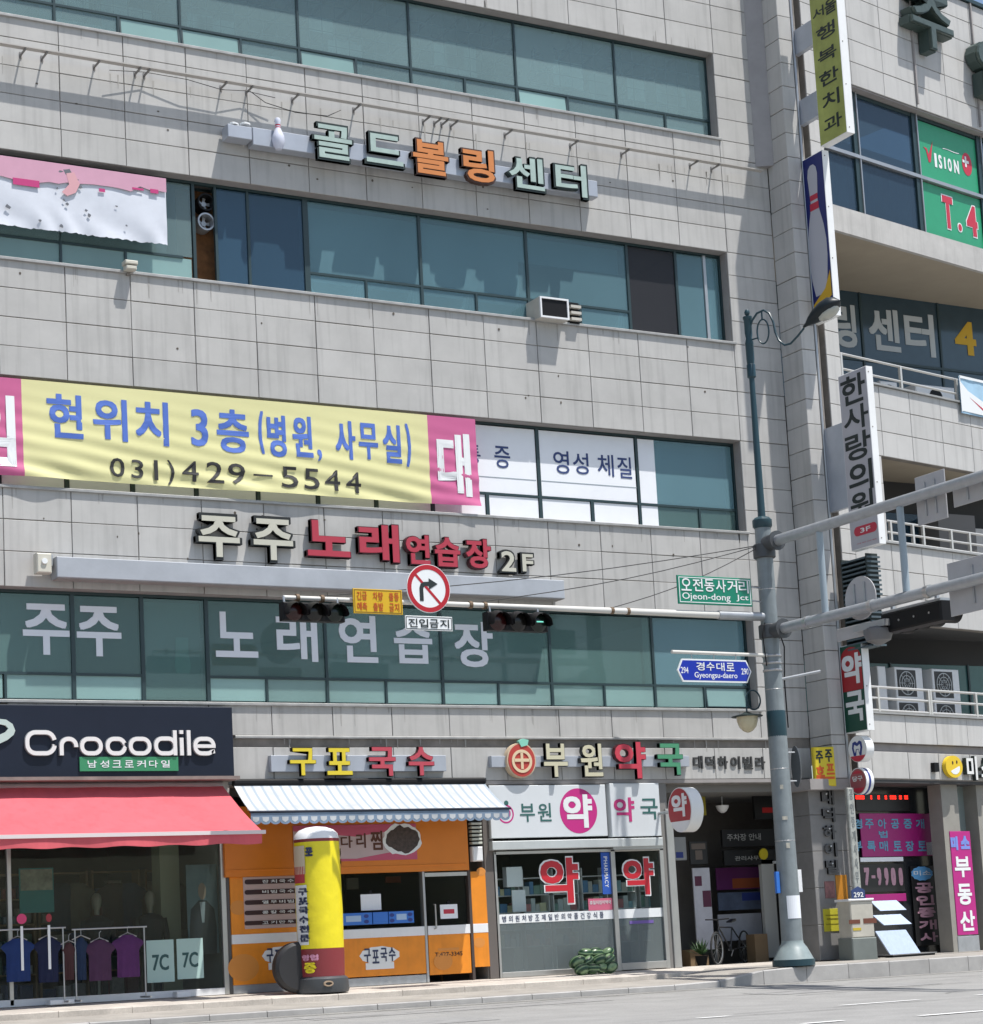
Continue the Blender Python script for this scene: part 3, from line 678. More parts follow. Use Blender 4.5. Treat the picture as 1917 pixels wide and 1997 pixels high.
# corner windows of the upper floor
gz0, gz1, gm = 16.78, 19.68, 18.16
BLUEP = glass('slate_blue_pane', (0.04, 0.075, 0.115), (.25, .4, .5), .8, wav=.04)
def wp(name, s0, s1, t0, t1, m, d=-.25, th=.01):
    q = MB(); q.box(WG, s0, s1, t0, t1, d-th, d); return q.build(name, m, wing)
w1, w2, w3 = WG.P(1672, 300, -.25)[0], WG.P(1790, 330, -.25)[0], WG.P(1915, 380, -.25)[0]
wA = WG.P(1674, 330, -.25)[0]; wB = WG.P(1792, 360, -.25)[0]
cols = [.7, wA, wB, w3+.03, w3+1.9]
for i, s in enumerate(cols[1:]): wp('window_frame', s-.14, s, gz0, gz1, FRAME, -.2, .12); wp('mullion', s, s+.035, gz0, gz1, FRAMEG, -.17, .1)
wp('transom', .7, SMAX, gm-.05, gm+.03, FRAMEG, -.16, .1)
wp('window_frame', .7, SMAX, gz1-.08, gz1, FRAME, -.22, .1)
for i, (a, b) in enumerate(zip(cols, cols[1:])):
    for j, (c, d) in enumerate(((gz0, gm-.05), (gm+.03, gz1-.08))):
        if i == 2: wp('green_window_sheet', a+.04, b-.15, c+.02, d-.02, mat('emerald_sheet', (.03, .30, .15), rough=.35, var=.05), -.25)
        else: wp('pane', a+.04, b-.15, c, d, BLUEP)
CURB = mat('white_pleated_curtain', (.50, .60, .64), rough=.9)
q = MB(); n_ = 60; vs = []
for j in range(n_+1):
    s = .75+(wB-.2-.75)*j/n_; f = .05*math.sin(j*1.15)
    vs += [WG.X(s, gz0, -.36+f), WG.X(s, gm-.1, -.36+f*.8)]
q.add(vs, [(2*j, 2*j+2, 2*j+3, 2*j+1) for j in range(n_)]); q.build('curtain', CURB, wing, smooth=True)
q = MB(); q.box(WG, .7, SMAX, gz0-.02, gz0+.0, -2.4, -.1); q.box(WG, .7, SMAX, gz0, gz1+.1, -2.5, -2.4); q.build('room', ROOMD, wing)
RED = mat('crimson_print', (.50, .03, .06), rough=.5); WPR = mat('white_print', (.76, .78, .78), rough=.5)
q = MB(); d_ = -.246
prints(q, WG, [('I', 1821, 1828, 298, 327), ('S', 1829, 1838, 301, 330), ('I', 1840, 1845, 306, 330), ('O', 1847, 1857, 308, 336), ('N', 1859, 1871, 311, 340)], d_, bold=.05, k=1)
r_ = fit(WG, 1874, 1897, 295, 346, d_); q.ell(WG, (r_[0]+r_[1])/2, (r_[2]+r_[3])/2, (r_[1]-r_[0])/2, (r_[3]-r_[2])/2, d_, d_+.003, k=0)
prints(q, WG, [('+', 1876, 1890, 303, 328)], d_+.006, bold=.06, k=1)
r_ = fit(WG, 1799, 1822, 269, 320, d_); a, b, c, d = r_; q.poly(WG, [(a, c+(d-c)*.62), (a+(b-a)*.25, c+(d-c)*.5), (a+(b-a)*.45, c), (b-(b-a)*.35, c+.02), (b, d), (a+(b-a)*.5, c+(d-c)*.35), (a+(b-a)*.35, c+(d-c)*.6)], d_, d_+.003, k=0)
prints(q, WG, [('~', 1838, 1870, 288, 301)], d_, bold=.04, k=1)
for ch, L, R, T, B in (('T', 1836, 1861, 380, 449), ('.', 1868, 1876, 436, 452), ('4', 1882, 1908, 398, 464)):
    r_ = fit(WG, L, R, T, B, d_); pc(q, ch, WG, r_, d_+.002, bold=.075, k=1, grow=.03); pc(q, ch, WG, r_, d_+.007, bold=.06, k=0)
q.build_each('window_lettering', [RED, WPR], wing)
# railings
RAILM = mat('railing_steel', (.56, .55, .52), rough=.35, metal=.3)
def railing(label, pl, rails, posts, s0, s1, zb, group='balcony railings'):
    t = thing('balcony_railing', label, 'railing', pl.X(s0, zb, 0.02), group)
    for z in rails:
        q = MB(); q.tube([pl.X(s0, z, -.03), pl.X(s1, z, -.03)], .028, 8); q.build('rail', RAILM, t, smooth=True)
    for s in posts:
        q = MB(); q.box(pl, s-.03, s+.03, zb, max(rails), -.06, 0); q.build('post', RAILM, t)
P4 = WG.P(1759, 745)[0]
railing('upper pale balcony railing below the large window letters', WG, [13.36, 13.02], [P4, WG.P(1868, 765)[0], .72], .69, WG.P(1870, 750)[0], 12.84)
railing('middle pale balcony railing behind the crossing signal arms', WG, [9.78, 9.53, 9.33], [WG.P(x_, 1050)[0] for x_ in (1740, 1783, 1803, 1857, 1892, 1930)], 1.86, 8, 9.31)
railing('lowest pale balcony railing in front of the stacked outdoor units', WG, [6.1, 5.86, 5.6], [WG.P(x_, 1370)[0] for x_ in (1715, 1813, 1817, 1905, 1960)], .75, 8, 5.56)
# outdoor units on the balcony
COIL = mat('dark_fan_grille', (.05, .05, .05), rough=.6)
for i, (L, R) in enumerate(((1714, 1730), (1747, 1801), (1820, 1872))):
    pl = Pl((19.0, 0.95, 0), (math.cos(.1), math.sin(.1), 0))
    for j, (zb, zt) in enumerate(((5.3, 6.02), (6.04, 6.76))):
        a = pl.P(L, 1340)[0]; b = pl.P(R, 1340)[0]
        t = thing('outdoor_unit', '%s cream outdoor unit, %s of the balcony pair %s' % (('white', 'grilled', 'grilled')[i], ('lower', 'upper')[j], ('beside the red and green pharmacy sign', 'at the middle', 'nearest the right edge')[i]), 'air conditioner', pl.X((a+b)/2, zb, -.2), 'outdoor units on the lowest balcony')
        q = MB(); q.bev(pl, a, b, zb, zt, -.35, 0, .015); q.build('casing', WHITE, t)
        if i:
            q = MB(); q.ring(pl, a+(b-a)*.40, (zb+zt)/2, .25, .27, .02, 0, .02); q.ring(pl, a+(b-a)*.40, (zb+zt)/2, .17, .18, .015, 0.004, .02); 
            for a_ in range(8): c_, s__ = math.cos(a_*.7854), math.sin(a_*.7854); xm_, zm_ = a+(b-a)*.40, (zb+zt)/2; q.poly(pl, [(xm_+.04*c_-.006*s__, zm_+.04*s__+.006*c_), (xm_+.25*c_-.006*s__, zm_+.26*s__+.006*c_), (xm_+.25*c_+.006*s__, zm_+.26*s__-.006*c_), (xm_+.04*c_+.006*s__, zm_+.04*s__-.006*c_)], .008, .018)
            q.ring(pl, a+(b-a)*.40, (zb+zt)/2, .10, .11, .012, 0.006, .02); q.build('fan_guard', FRAMEG, t)
            q = MB(); q.box(pl, a+.06, a+(b-a)*.74, zb+.06, zt-.06, -.05, .006); q.build('grille', COIL, t)
# low boxes behind the 4F railing
pl = Pl((0, yb4-1.0, 0), (1, 0, 0))
for i, (L, R, T, B) in enumerate(((1716, 1752, 742, 775), (1785, 1865, 748, 800))):
    r_ = fit(pl, L, R, T, B); t = thing('outdoor_unit', ('small grey box behind the upper railing beside the tall white sign', 'wide grey outdoor unit behind the upper railing')[i], 'air conditioner', pl.X(r_[0], 12.45, 0))
    q = MB(); q.bev(pl, r_[0], r_[1], 12.45, r_[3], -.4, 0, .02); q.build('casing', WHITE, t)
    q = MB(); q.ell(pl, (r_[0]+r_[1])/2, r_[3]-.28, .2, .2, 0, .01); q.build('fan', BLACK, t)
# blue white banner at the right end of the upper railing
q = MB(); a0_, a1_ = WG.P(1868, 732, .06)[0], 8.0
n_ = 24; vs = []
for j in range(n_+1):
    s = a0_+(a1_-a0_)*j/n_; vs += [WG.X(s, 12.55, .07+.01*math.sin(j)), WG.X(s, 13.42, .07+.006*math.sin(j*1.4))]
q.add(vs, [(2*j, 2*j+2, 2*j+3, 2*j+1) for j in range(n_)]); bn = q.build('railing_banner', mat('sky_blue_vinyl', (.36, .55, .70), rough=.5, var=.15, nscale=1.5))
tag(bn, 'blue and white printed banner tied to the upper balcony railing', 'banner'); kind(bn, 'thing')
q = MB(); q.poly(WG, [(a0_+.02, 13.3), (a0_+.02, 12.6), (a1_, 12.56), (a1_, 12.75), (a0_+1.2, 12.8), (a0_+.3, 13.1)], .085, .088); q.build('white_wave', WPR, bn)
q = MB(); q.poly(WG, [(a0_+.35, 12.95), (a0_+.9, 12.72), (a0_+1.6, 12.66), (a0_+.9, 12.66)], .089, .091); q.build('red_stripe', RED, bn)
q = MB(); q.poly(WG, [(a0_, 12.58), (a0_, 13.42), (a0_+.03, 13.42), (a0_+.03, 12.58)], .089, .093); q.poly(WG, [(a0_, 13.37), (a0_, 13.43), (a1_, 13.43), (a1_, 13.37)], .089, .093); q.build('hem', WPR, bn)
# pipes in the gap between pier and wing
for i, (dx, r, lab, y) in enumerate(((.42, .035, 'pale vertical drain pipe in the slot beside the projecting signs', -.66), (.50, .045, 'dark vertical pipe in the slot beside the projecting signs', -.60))):
    q = MB(); q.tube([(XC+dx, y, .45), (XC+dx, y, 24)], r, 10); o = q.build('wall_pipe', FRAMEG if i == 0 else MORTAR, smooth=True); tag(o, lab, 'pipe')

# ================================================================== PROJECTING SIGNS
WEDGE = mat('white_sign_edge', (.80, .81, .80), rough=.5, var=.05)
def blade(name, label, x, face_px, ztop, zbot, y_px, facem, cat='sign', thick=.21, brackets=(), facepl=None, d=0.0):
    """box sign standing out from the wall; the faces look left and right"""
    pl = Pl((x, 0, 0), (0, -1, 0)); s0 = pl.P(*face_px[0])[0]; s1 = pl.P(*face_px[1])[0]
    t = thing(name, label, cat, pl.X((s0+s1)/2, zbot, -thick/2))
    q = MB(); q.bev(pl, s0, s1, zbot, ztop, -thick, 0, .006); q.build('case', WEDGE, t)
    q = MB(); q.box(pl, s0+.015, s1-.012, zbot+.015, ztop-.015, 0.0, .004); q.build('face', facem, t)
    q = MB()
    for z in brackets:
        q.box(pl, .62, s0, z, z+.55, -thick*.8, -thick*.2)
    if brackets: q.build_each('bracket', BOXG, t)
    q = MB()
    n = int((ztop-zbot)/1.3)+1
    for i in range(n+1):
        z = zbot+.12+(ztop-zbot-.24)*i/max(1, n); e = Pl((x, -s1, 0), (1, 0, 0)); q.lathe(e.X(thick*.35, z, 0), [(.014, 0), (.014, .006)], 8, ax=e.n)
    q.build('screw', MORTAR, t)
    return t, pl, s0, s1
# green dental sign
SGREEN = mat('olive_yellow_sign_face', (.34, .37, .10), rough=.5, var=.3, nscale=1.6, spec=.4)
t, pl, s0, s1 = blade('projecting_sign', 'tall olive green projecting sign with dark vertical lettering at the top', 16.40, ((1600, 286), (1652, 258)), 21.6, 17.57, None, SGREEN, brackets=(19.9, 18.3))
DKP = mat('near_black_print', (.012, .02, .02), rough=.5)
q = MB(); prints(q, pl, [('서', 1584, 1607, 8, 42), ('울', 1607, 1631, -10, 32), ('행', 1591, 1629, 36, 86), ('복', 1594, 1632, 82, 130), ('한', 1597, 1636, 124, 174), ('치', 1603, 1638, 168, 218), ('과', 1606, 1643, 214, 262)], .006, bold=.03); q.build('lettering', DKP, t)
# blue bowling pin sign
zt = pl.P(1603, 292)[1]; SBL = mat('navy_sign_face', (.012, .02, .14), rough=.45)
t, pl, s0, s1 = blade('projecting_sign', 'navy projecting sign with a white bowling pin picture, behind the street lamp', 16.40, ((1560, 318), (1603, 292)), zt, pl.P(1632, 612)[1], None, SBL, thick=.17, brackets=(15.9, 14.5))
def pinpoly(sc, w, z0, z1, prof): return [(sc+w*x, z0+(z1-z0)*y) for x, y in prof] + [(sc-w*x, z0+(z1-z0)*y) for x, y in reversed(prof)]
zb_, sc_, W_ = pl.P(1612, 570)[1], (s0+s1)/2, (s1-s0)
zt2 = pl.P(1583, 322)[1]
PINW = mat('pin_grey_white', (.46, .46, .50), rough=.5)
prof = [(.0, 0), (.22, .0), (.33, .12), (.40, .28), (.40, .4), (.33, .52), (.20, .64), (.155, .72), (.19, .84), (.215, .92), (.17, .975), (.07, 1.0), (0, 1.0)]
q = MB(); q.poly(pl, pinpoly(sc_, W_, zb_, zt2, prof), .005, .008); q.build('pin_picture', PINW, t)
q = MB(); zr = zb_+(zt2-zb_)*.66; q.box(pl, sc_-.19*W_, sc_+.19*W_, zr-.02, zr+.14, .009, .011); q.box(pl, sc_-.16*W_, sc_+.17*W_, zr+.2, zr+.32, .009, .011); q.build_each('red_band', RED, t)
q = MB(); zo = pl.P(1600, 590)[1]; q.poly(pl, [(s0+.03, zo-.28), (s1-.03, zo+.05), (s1-.03, zo+.6), (sc_+.2*W_, zo+.25), (s0+.12, zo+.0)], .010, .013); q.build('amber_flash', mat('amber_film', (.6, .36, .02)), t)
# white clinic sign
zt, zb = pl.P(1688, 713)[1], pl.P(1714, 1060)[1]
SWH = mat('lilac_white_sign_face', (.44, .43, .46), rough=.5, var=.05)
t, pl, s0, s1 = blade('projecting_sign', 'tall white projecting clinic sign with black vertical lettering and red 3F badge', 16.40, ((1634, 733), (1688, 713)), zt, zb, None, SWH, thick=.17, brackets=())
q = MB(); q.box(pl, .64, s0, 9.75, 11.55, -.14, -.03); q.build_each('bracket', BOXG, t)
q = MB(); prints(q, pl, [('한', 1638, 1689, 722, 796), ('사', 1644, 1695, 782, 846), ('랑', 1647, 1700, 834, 904), ('의', 1653, 1704, 892, 966), ('원', 1657, 1706, 950, 1016)], .006, bold=.03); q.build('lettering', DKP, t)
r_ = fit(pl, 1665, 1711, 1016, 1048, .005); q = MB(); a, b, c, d = r_; h = (d-c)/2
q.poly(pl, [(a+h+h*math.cos(v)*1, (c+d)/2+h*math.sin(v)) for v in [math.pi/2+math.pi*i/8 for i in range(9)]] + [(b-h+h*math.cos(v), (c+d)/2+h*math.sin(v)) for v in [-math.pi/2+math.pi*i/8 for i in range(9)]], .005, .007); q.build('red_badge', RED, t)
q = MB(); put(q, '3F', pl, (a+(b-a)*.28, b-(b-a)*.28, c+(d-c)*.25, d-(d-c)*.25), .010, bold=.04); q.build('badge_lettering', WPR, t)
q = MB(); r_ = fit(pl, 1671, 1709, 1050, 1062, .005); put(q, '의료보험', pl, r_, .008, bold=.01); q.build('small_lettering', RED, t)
# black louvred carcass of a removed sign
pl = SG; a, b = pl.P(1640, 1110)[0], pl.P(1690, 1100)[0]; z0, z1 = pl.P(1690, 1262)[1], pl.P(1690, 1078)[1]
t = thing('sign_carcass', 'dark empty sign frame with horizontal louvres above the red and green sign', 'sign frame', pl.X((a+b)/2, z0, 0))
q = MB(); q.box(pl, a, b, z0, z1, -.3, -.27)
for s in (a, b-.03): q.box(pl, s, s+.03, z0, z1, -.27, .0)
q.build('frame', mat('dark_rusted_steel', (.018, .028, .026), rough=.7, var=.4), t)
n_ = 20
for i in range(n_):
    z = z0+(z1-z0)*i/n_; q = MB(); q.box(pl, a+.03, b-.03, z, z+.035, -.26, .012); q.box(Pl((SG.o.x, -b, 0), (1, 0, 0)), 0.0, .34, z, z+.04, 0, .03); q.build('louvre', mat('slate_louvre', (.07, .10, .115), rough=.6), t)
# pharmacy blade sign
zt, zb = pl.P(1679, 1252)[1], pl.P(1695, 1423)[1]
DG = mat('bottle_green_sign', (.01, .07, .045), rough=.4)
t, pl, s0, s1 = blade('projecting_sign', 'red over green projecting pharmacy sign on the corner pier', 16.40, ((1636, 1266), (1679, 1252)), zt, zb, None, DG, thick=.18)
q = MB(); zm = pl.P(1668, 1346)[1]; h = (s1-s0)/2-.03; c = (s0+s1)/2
q.poly(pl, [(s0+.03, zm), (s1-.03, zm), (s1-.03, zt-.05-h*.8)] + [(c+h*math.cos(v), zt-.05-h*.8+h*.8*math.sin(v)) for v in [math.pi*i/10 for i in range(1, 10)]] + [(s0+.03, zt-.05-h*.8)], .005, .008)
q.build('red_field', mat('deep_red_face', (.36, .02, .025), rough=.4), t)
q = MB(); prints(q, pl, [('약', 1640, 1683, 1270, 1338), ('국', 1648, 1688, 1344, 1410)], .011, bold=.05); q.build('lettering', WPR, t)
q = MB(); q.box(pl, .68, s0, zb+.5, zt-.3, -.16, -.03); q.build_each('bracket', BLACK, t)

# small round signs and the yellow sign on the corner column
def roundsign(label, x, box, mats, thick=.2):
    pl = Pl((x, 0, 0), (0, -1, 0)); a, b, c, d = fit(pl, *box); t = thing('round_sign', label, 'sign', pl.X((a+b)/2, c, -.1))
    q = MB(); q.ell(pl, (a+b)/2, (c+d)/2, (b-a)/2, (d-c)/2, -thick, 0, 36); q.build('case', WEDGE, t, smooth=True)
    return t, pl, (a+b)/2, (c+d)/2, (b-a)/2, (d-c)/2
NAV = mat('blue_print', (.02, .04, .22), rough=.5)
t, pl, sc_, tc_, ra, rb = roundsign('small round white tooth sign above another disc on the column', 16.35, (1653, 1692, 1432, 1489), None)
q = MB(); q.poly(pl, [(sc_+ra*x, tc_+rb*y) for x, y in ((-.45, -.5), (-.6, .1), (-.5, .5), (-.2, .6), (0, .45), (.25, .62), (.5, .5), (.55, .1), (.4, -.5), (.2, -.5), (.1, -.05), (-.1, -.05), (-.2, -.5))], .004, .006); q.build('tooth_outline', NAV, t)
q = MB(); q.poly(pl, [(sc_+ra*x, tc_+rb*y) for x, y in ((-.28, -.3), (-.38, .1), (-.3, .35), (0, .2), (.3, .35), (.35, .1), (.22, -.3), (.14, .0), (-.14, .0))], .007, .009); q.build('tooth_fill', WPR, t)
q = MB(); q.poly(pl, [(sc_+ra*math.cos(v)*.96, tc_+rb*math.sin(v)*.96) for v in [math.pi*1.18+i*math.pi*.64/12 for i in range(13)]], .004, .007); q.build('red_base', RED, t)
t, pl, sc_, tc_, ra, rb = roundsign('round red sign with white and blue rim lowest on the column', 16.35, (1655, 1692, 1495, 1552), None)
q = MB(); q.ell(pl, sc_, tc_, ra*.93, rb*.93, .002, .005); q.build('face', mat('faded_red_face', (.33, .09, .10), rough=.5), t)
q = MB(); q.poly(pl, [(sc_+ra*math.cos(v)*.85, tc_+rb*math.sin(v)*.85) for v in [math.pi*1.2+i*math.pi*.6/10 for i in range(11)]], .006, .009); q.poly(pl, [(sc_+ra*math.cos(v)*.8, tc_+rb*math.sin(v)*.8) for v in [math.pi*.25+i*math.pi*.5/8 for i in range(9)]], .006, .009); q.build_each('red_arc', RED, t)
q = MB(); put(q, '당구', pl, (sc_-ra*.6, sc_+ra*.6, tc_+rb*.0, tc_+rb*.4), .010, bold=.04); q.build('lettering', WPR, t)
e = Pl((16.35, 0, 0), (0, -1, 0)); q = MB(); q.ring(e, sc_, tc_, ra+.004, rb+.004, .006, -.12, -.07, 40); q.build('blue_band', NAV, t)
YEL = mat('yellow_sign_face', (.66, .52, .02), rough=.45)
pl = Pl((16.15, -.78, 0), (1, -.25, 0)); a, b, c, d = fit(pl, 1586, 1632, 1456, 1534); t = thing('wall_sign', 'yellow square sign with black and orange lettering on the corner pier', 'sign', pl.X((a+b)/2, c, 0))
q = MB(); q.bev(pl, a, b, c, d, -.12, 0, .02); q.build('panel', YEL, t)
q = MB(); prints(q, pl, [('주', 1590, 1606, 1464, 1488), ('주', 1608, 1624, 1461, 1486)], .004, bold=.04); q.build('lettering', DKP, t)
q = MB(); prints(q, pl, [('호', 1591, 1609, 1493, 1515), ('프', 1611, 1628, 1489, 1511)], .004, bold=.06); r_ = fit(pl, 1592, 1628, 1514, 1520); q.box(pl, *r_, .002, .004); q.build('orange_lettering', mat('orange_print', (.62, .10, .01), rough=.5), t)

# ================================================================== MAIN FACADE SIGNS
t = thing('bowling_sign', 'channel letter sign 골드볼링센터 with pin ornament on a grey box high on the wall', 'sign', F.X(7.4, 15.9, .15))
a = F.P(493, 262, .3)[0]; b = F.P(1166, 374, .3)[0]; z0, z1 = 15.98, F.P(700, 271, .3)[1]+.02
z1 = F.P(1150, 358, .3)[1]; z0 = F.P(1150, 380, .3)[1]
mb = MB(); mb.bev(F, a, b, z0-.02, z1+.08, .06, .30, .01); mb.build('raceway', BOXG, t)
r_ = fit(F, 444, 492, 241, 273, .34); mb = MB(); mb.bev(F, r_[0], r_[1], r_[2], r_[3], .06, .34, .01); mb.build('end_box', BOXG, t)
for x_ in (457, 480):
    s_, t_ = F.P(x_, 243, .3); mb = MB(); mb.lathe(F.X(s_, t_, .25), [(.10, 0), (.10, .03), (.06, .05)], 12); mb.build('white_lamp', WPR, t)
MINT = mat('mint_letter_face', (.36, .46, .42), rough=.45, var=.12, nscale=6); DCAN = mat('dark_letter_can', (.01, .022, .02), rough=.5)
ORG = mat('orange_letter_face', (.56, .20, .055), rough=.45, var=.06)
letters(t, F, [('골', 612, 688, 239, 315), ('드', 713, 787, 257, 325), ('센', 991, 1063, 301, 373), ('터', 1082, 1146, 315, 386)], .30, .42, MINT, DCAN, bold=.022, grow=.045, bold2=.03)
letters(t, F, [('볼', 804, 876, 269, 345), ('링', 902, 966, 286, 359)], .30, .42, ORG, mat('brown_letter_can', (.06, .025, .015), rough=.5), bold=.03, grow=.035, bold2=.04)
r_ = fit(F, 531, 557, 226, 292, .40); a, b, c, d = r_
mb = MB(); mb.lathe(F.X((a+b)/2, c, .36), [((b-a)/2*x*2, (d-c)*y) for x, y in ((.25, 0), (.40, .1), (.5, .28), (.46, .42), (.3, .58), (.19, .68), (.21, .8), (.26, .9), (.2, .97), (.06, 1.0))], 18); mb.build('pin_ornament', mat('glossy_pin', (.62, .64, .74), rough=.25, coat=.4), t, smooth=True)
mb = MB(); mb.lathe(F.X((a+b)/2, c, .36), [((b-a)*.205, (d-c)*.655), ((b-a)*.20, (d-c)*.70)], 18); mb.lathe(F.X((a+b)/2, c, .36), [((b-a)*.20, (d-c)*.73), ((b-a)*.215, (d-c)*.77)], 18); mb.build_each('pin_stripe', RED, t)
# horizontal tray on brackets above the sign
t = thing('cable_tray', 'long thin metal tray on short brackets under the top window band', 'cable tray', F.X(6, 17.45, 0))
zp = F.P(700, 202.8, .26)[1]
mb = MB(); mb.box(F, XL, 15.62, zp-.008, zp+.012, .20, .325); mb.build('tray', mat('pale_tray_metal', (.42, .40, .37), rough=.5), t)
for px in (46, 88, 190, 270, 288, 438, 488, 578, 698, 834, 856, 870, 888, 994, 1122, 1222, 1356, 1398):
    py = 76.3+(px)*.1807; s_ = F.P(px, py, .2)[0]; mb = MB(); mb.box(F, s_-.014, s_+.014, zp-.045, zp-.016, 0, .31); mb.box(F, s_-.022, s_+.022, zp-.09, zp+.03, .0, .012); mb.build('bracket', mat('weathered_bracket', (.2, .19, .18)), t)
for i, pts in enumerate((((.9, -.1), (1.6, .02), (2.4, -.02), (3.1, -.12), (3.6, -.03), (4.2, -.1)), ((3.7, -.02), (4.0, -.25), (4.6, -.4), (5.3, -.34), (5.6, -.12)))):
    mb = MB(); P_ = [F.X(x_, zp+z_*.8-.02, .14+.03*math.sin(x_*3)) for x_, z_ in pts]; mb.tube(P_, .008, 5); mb.build('loose_cable', BLACK, t)
# karaoke letters
CREAM = mat('cream_letter_face', (.50, .49, .41), rough=.5, var=.05)
t = thing('karaoke_sign', 'raised letters 주주노래연습장 2F in cream and red above the grey light box', 'sign', F.X(7, 8.2, .1))
CANB = mat('black_letter_can', (.012, .014, .014), rough=.5); CRIM = mat('crimson_letter_face', (.40, .035, .06), rough=.45)
letters(t, F, [('주', 386, 469, 1004, 1088), ('주', 493, 573, 1010, 1094)], .04, .17, CREAM, CANB, bold=.025, grow=.055, bold2=.04)
letters(t, F, [('노', 598, 684, 1013, 1087), ('래', 699, 780, 1020, 1097), ('연', 791, 840, 1042, 1101), ('습', 847, 899, 1047, 1106), ('장', 908, 959, 1050, 1109)], .04, .17, CRIM, mat('dark_red_can', (.06, .008, .012), rough=.5), bold=.035, grow=.02, bold2=.045)
letters(t, F, [('2', 977, 1007, 1074, 1115), ('F', 1018, 1041, 1080, 1115)], .04, .17, CREAM, CANB, bold=.02, grow=.035, bold2=.06)
a = F.P(111, 1100, .35)[0]; b = F.P(1101, 1146, .35)[0]; z1 = F.P(600, 1108, .35)[1]; z0 = F.P(600, 1146, .35)[1]
t = thing('light_box', 'long pale blue grey light box spanning the wall under the karaoke letters', 'light box', F.X((a+b)/2, z0, .2))
mb = MB(); mb.bev(F, a, b, z0, z1, .02, .35, .012); mb.build('case', mat('pale_blue_case', (.37, .395, .43), rough=.45, var=.16, nscale=1.2), t)
mb = MB(); mb.box(F, a+.02, b-.02, z0-.012, z0-.0, .05, .33); mb.build('lamp_slot', SOFF, t)
r_ = fit(F, 71, 101, 1078, 1118, .3); t = thing('floodlight', 'cream floodlight at the left end of the grey light box', 'floodlight', F.X(r_[0], r_[2], .1))
mb = MB(); mb.bev(F, r_[0], r_[1], r_[2], r_[3], .12, .32, .02); mb.build('housing', mat('cream_plastic', (.56, .54, .46), rough=.5), t)
mb = MB(); mb.box(F, r_[1], r_[1]+.06, r_[2]+.15, r_[3], .02, .2); mb.build('bracket', FRAMEG, t); mb = MB(); mb.ell(F, (r_[0]+r_[1])/2, (r_[2]+r_[3])/2+.03, .05, .05, .32, .35); mb.build('lens', WPR, t)
# window unit on the third band
t = thing('window_air_conditioner', 'cream boxy window unit jutting from the blue glass over its shadow', 'air conditioner', F.X(10, 13.3, .1))
r_ = fit(F, 1053, 1111, 577, 624, .30); a, b, c, d = r_
mb = MB(); mb.box(F, a, b, c, d, -.25, .26); mb.build('casing', mat('aged_cream_casing', (.50, .48, .43), rough=.6, var=.12), t)
mb = MB(); mb.box(F, a, b, c, c+.035, .26, .30); mb.box(F, a, b, d-.035, d, .26, .30); mb.box(F, a, a+.035, c+.035, d-.035, .26, .30); mb.box(F, b-.035, b, c+.035, d-.035, .26, .30); mb.build('front_rim', WHITE, t)
mb = MB(); mb.box(F, a+.04, b-.04, c+.04, d-.04, .262, .275); mb.build('grille', BLACK, t)
a, b, c, d = fit(F, 1112, 1134, 587, 628, .12)
mb = MB(); mb.box(F, a, b, c-.03, d, -.2, .05); mb.build('side_panel', BLACK, t)
for i in range(3): mb = MB(); mb.box(F, a, b, c+.02+i*.13, c+.075+i*.13, .05, .14); mb.build('louvre', mat('aged_cream_casing', (.50, .48, .43)), t)
# camera cluster on the sill
r_ = fit(F, 243, 268, 507, 527, .2); t = thing('security_light', 'small cream twin fixture on the sill below the torn banner', 'fixture', F.X(r_[0], r_[2], .1))
a, b, c, d = r_; mb = MB(); mb.bev(F, a, b, (c+d)/2+.01, d, .05, .25, .015); mb.bev(F, a+.02, b-.02, c, (c+d)/2-.01, .06, .24, .015); mb.build('lamp_heads', mat('cream_plastic', (.56, .54, .46)), t)
mb = MB(); mb.box(F, (a+b)/2-.03, (a+b)/2+.03, c-.06, d, 0, .06); mb.build('mount', MORTAR, t)

# ---- banners
def cloth(name, pl, q4, nx, ny, fn, m, label, cat, d=.06):
    """q4: bottom-left, bottom-right, top-right, top-left as (s,t)"""
    mb = MB(); vs = []; (a, b, c, e) = q4
    for j in range(ny+1):
        v = j/ny
        for i in range(nx+1):
            u = i/nx
            s = (a[0]*(1-u)+b[0]*u)*(1-v) + (e[0]*(1-u)+c[0]*u)*v; t_ = (a[1]*(1-u)+b[1]*u)*(1-v) + (e[1]*(1-u)+c[1]*u)*v
            vs.append(pl.X(s, t_, d+fn(s, t_)))
    mb.add(vs, [(j*(nx+1)+i, j*(nx+1)+i+1, (j+1)*(nx+1)+i+1, (j+1)*(nx+1)+i) for j in range(ny) for i in range(nx)])
    return mb
sL, sR, sP = XL, F.P(932, 905, .08)[0], F.P(838, 900, .08)[0]; sQ = F.P(44, 830, .08)[0]
zT = F.P(600, 788, .08)[1]; zB = F.P(700, 974, .1)[1]+.02
def wob(s, t):
    h = (zT-t)/(zT-zB)                      # 0 at the top edge, 1 at the bottom
    f = 0.03*h*math.sin(1.3*s+2.5*h) + 0.012*h*h*math.sin(9*t+2.2*math.sin(.9*s)+1.1*s) + .012*h*math.sin(22*t+3*s)
    f += .034*max(0, h-.6)*math.sin(3.2*s+13*t+1.5*math.sin(s*1.7)) + .03*h
    return max(f, -.05)
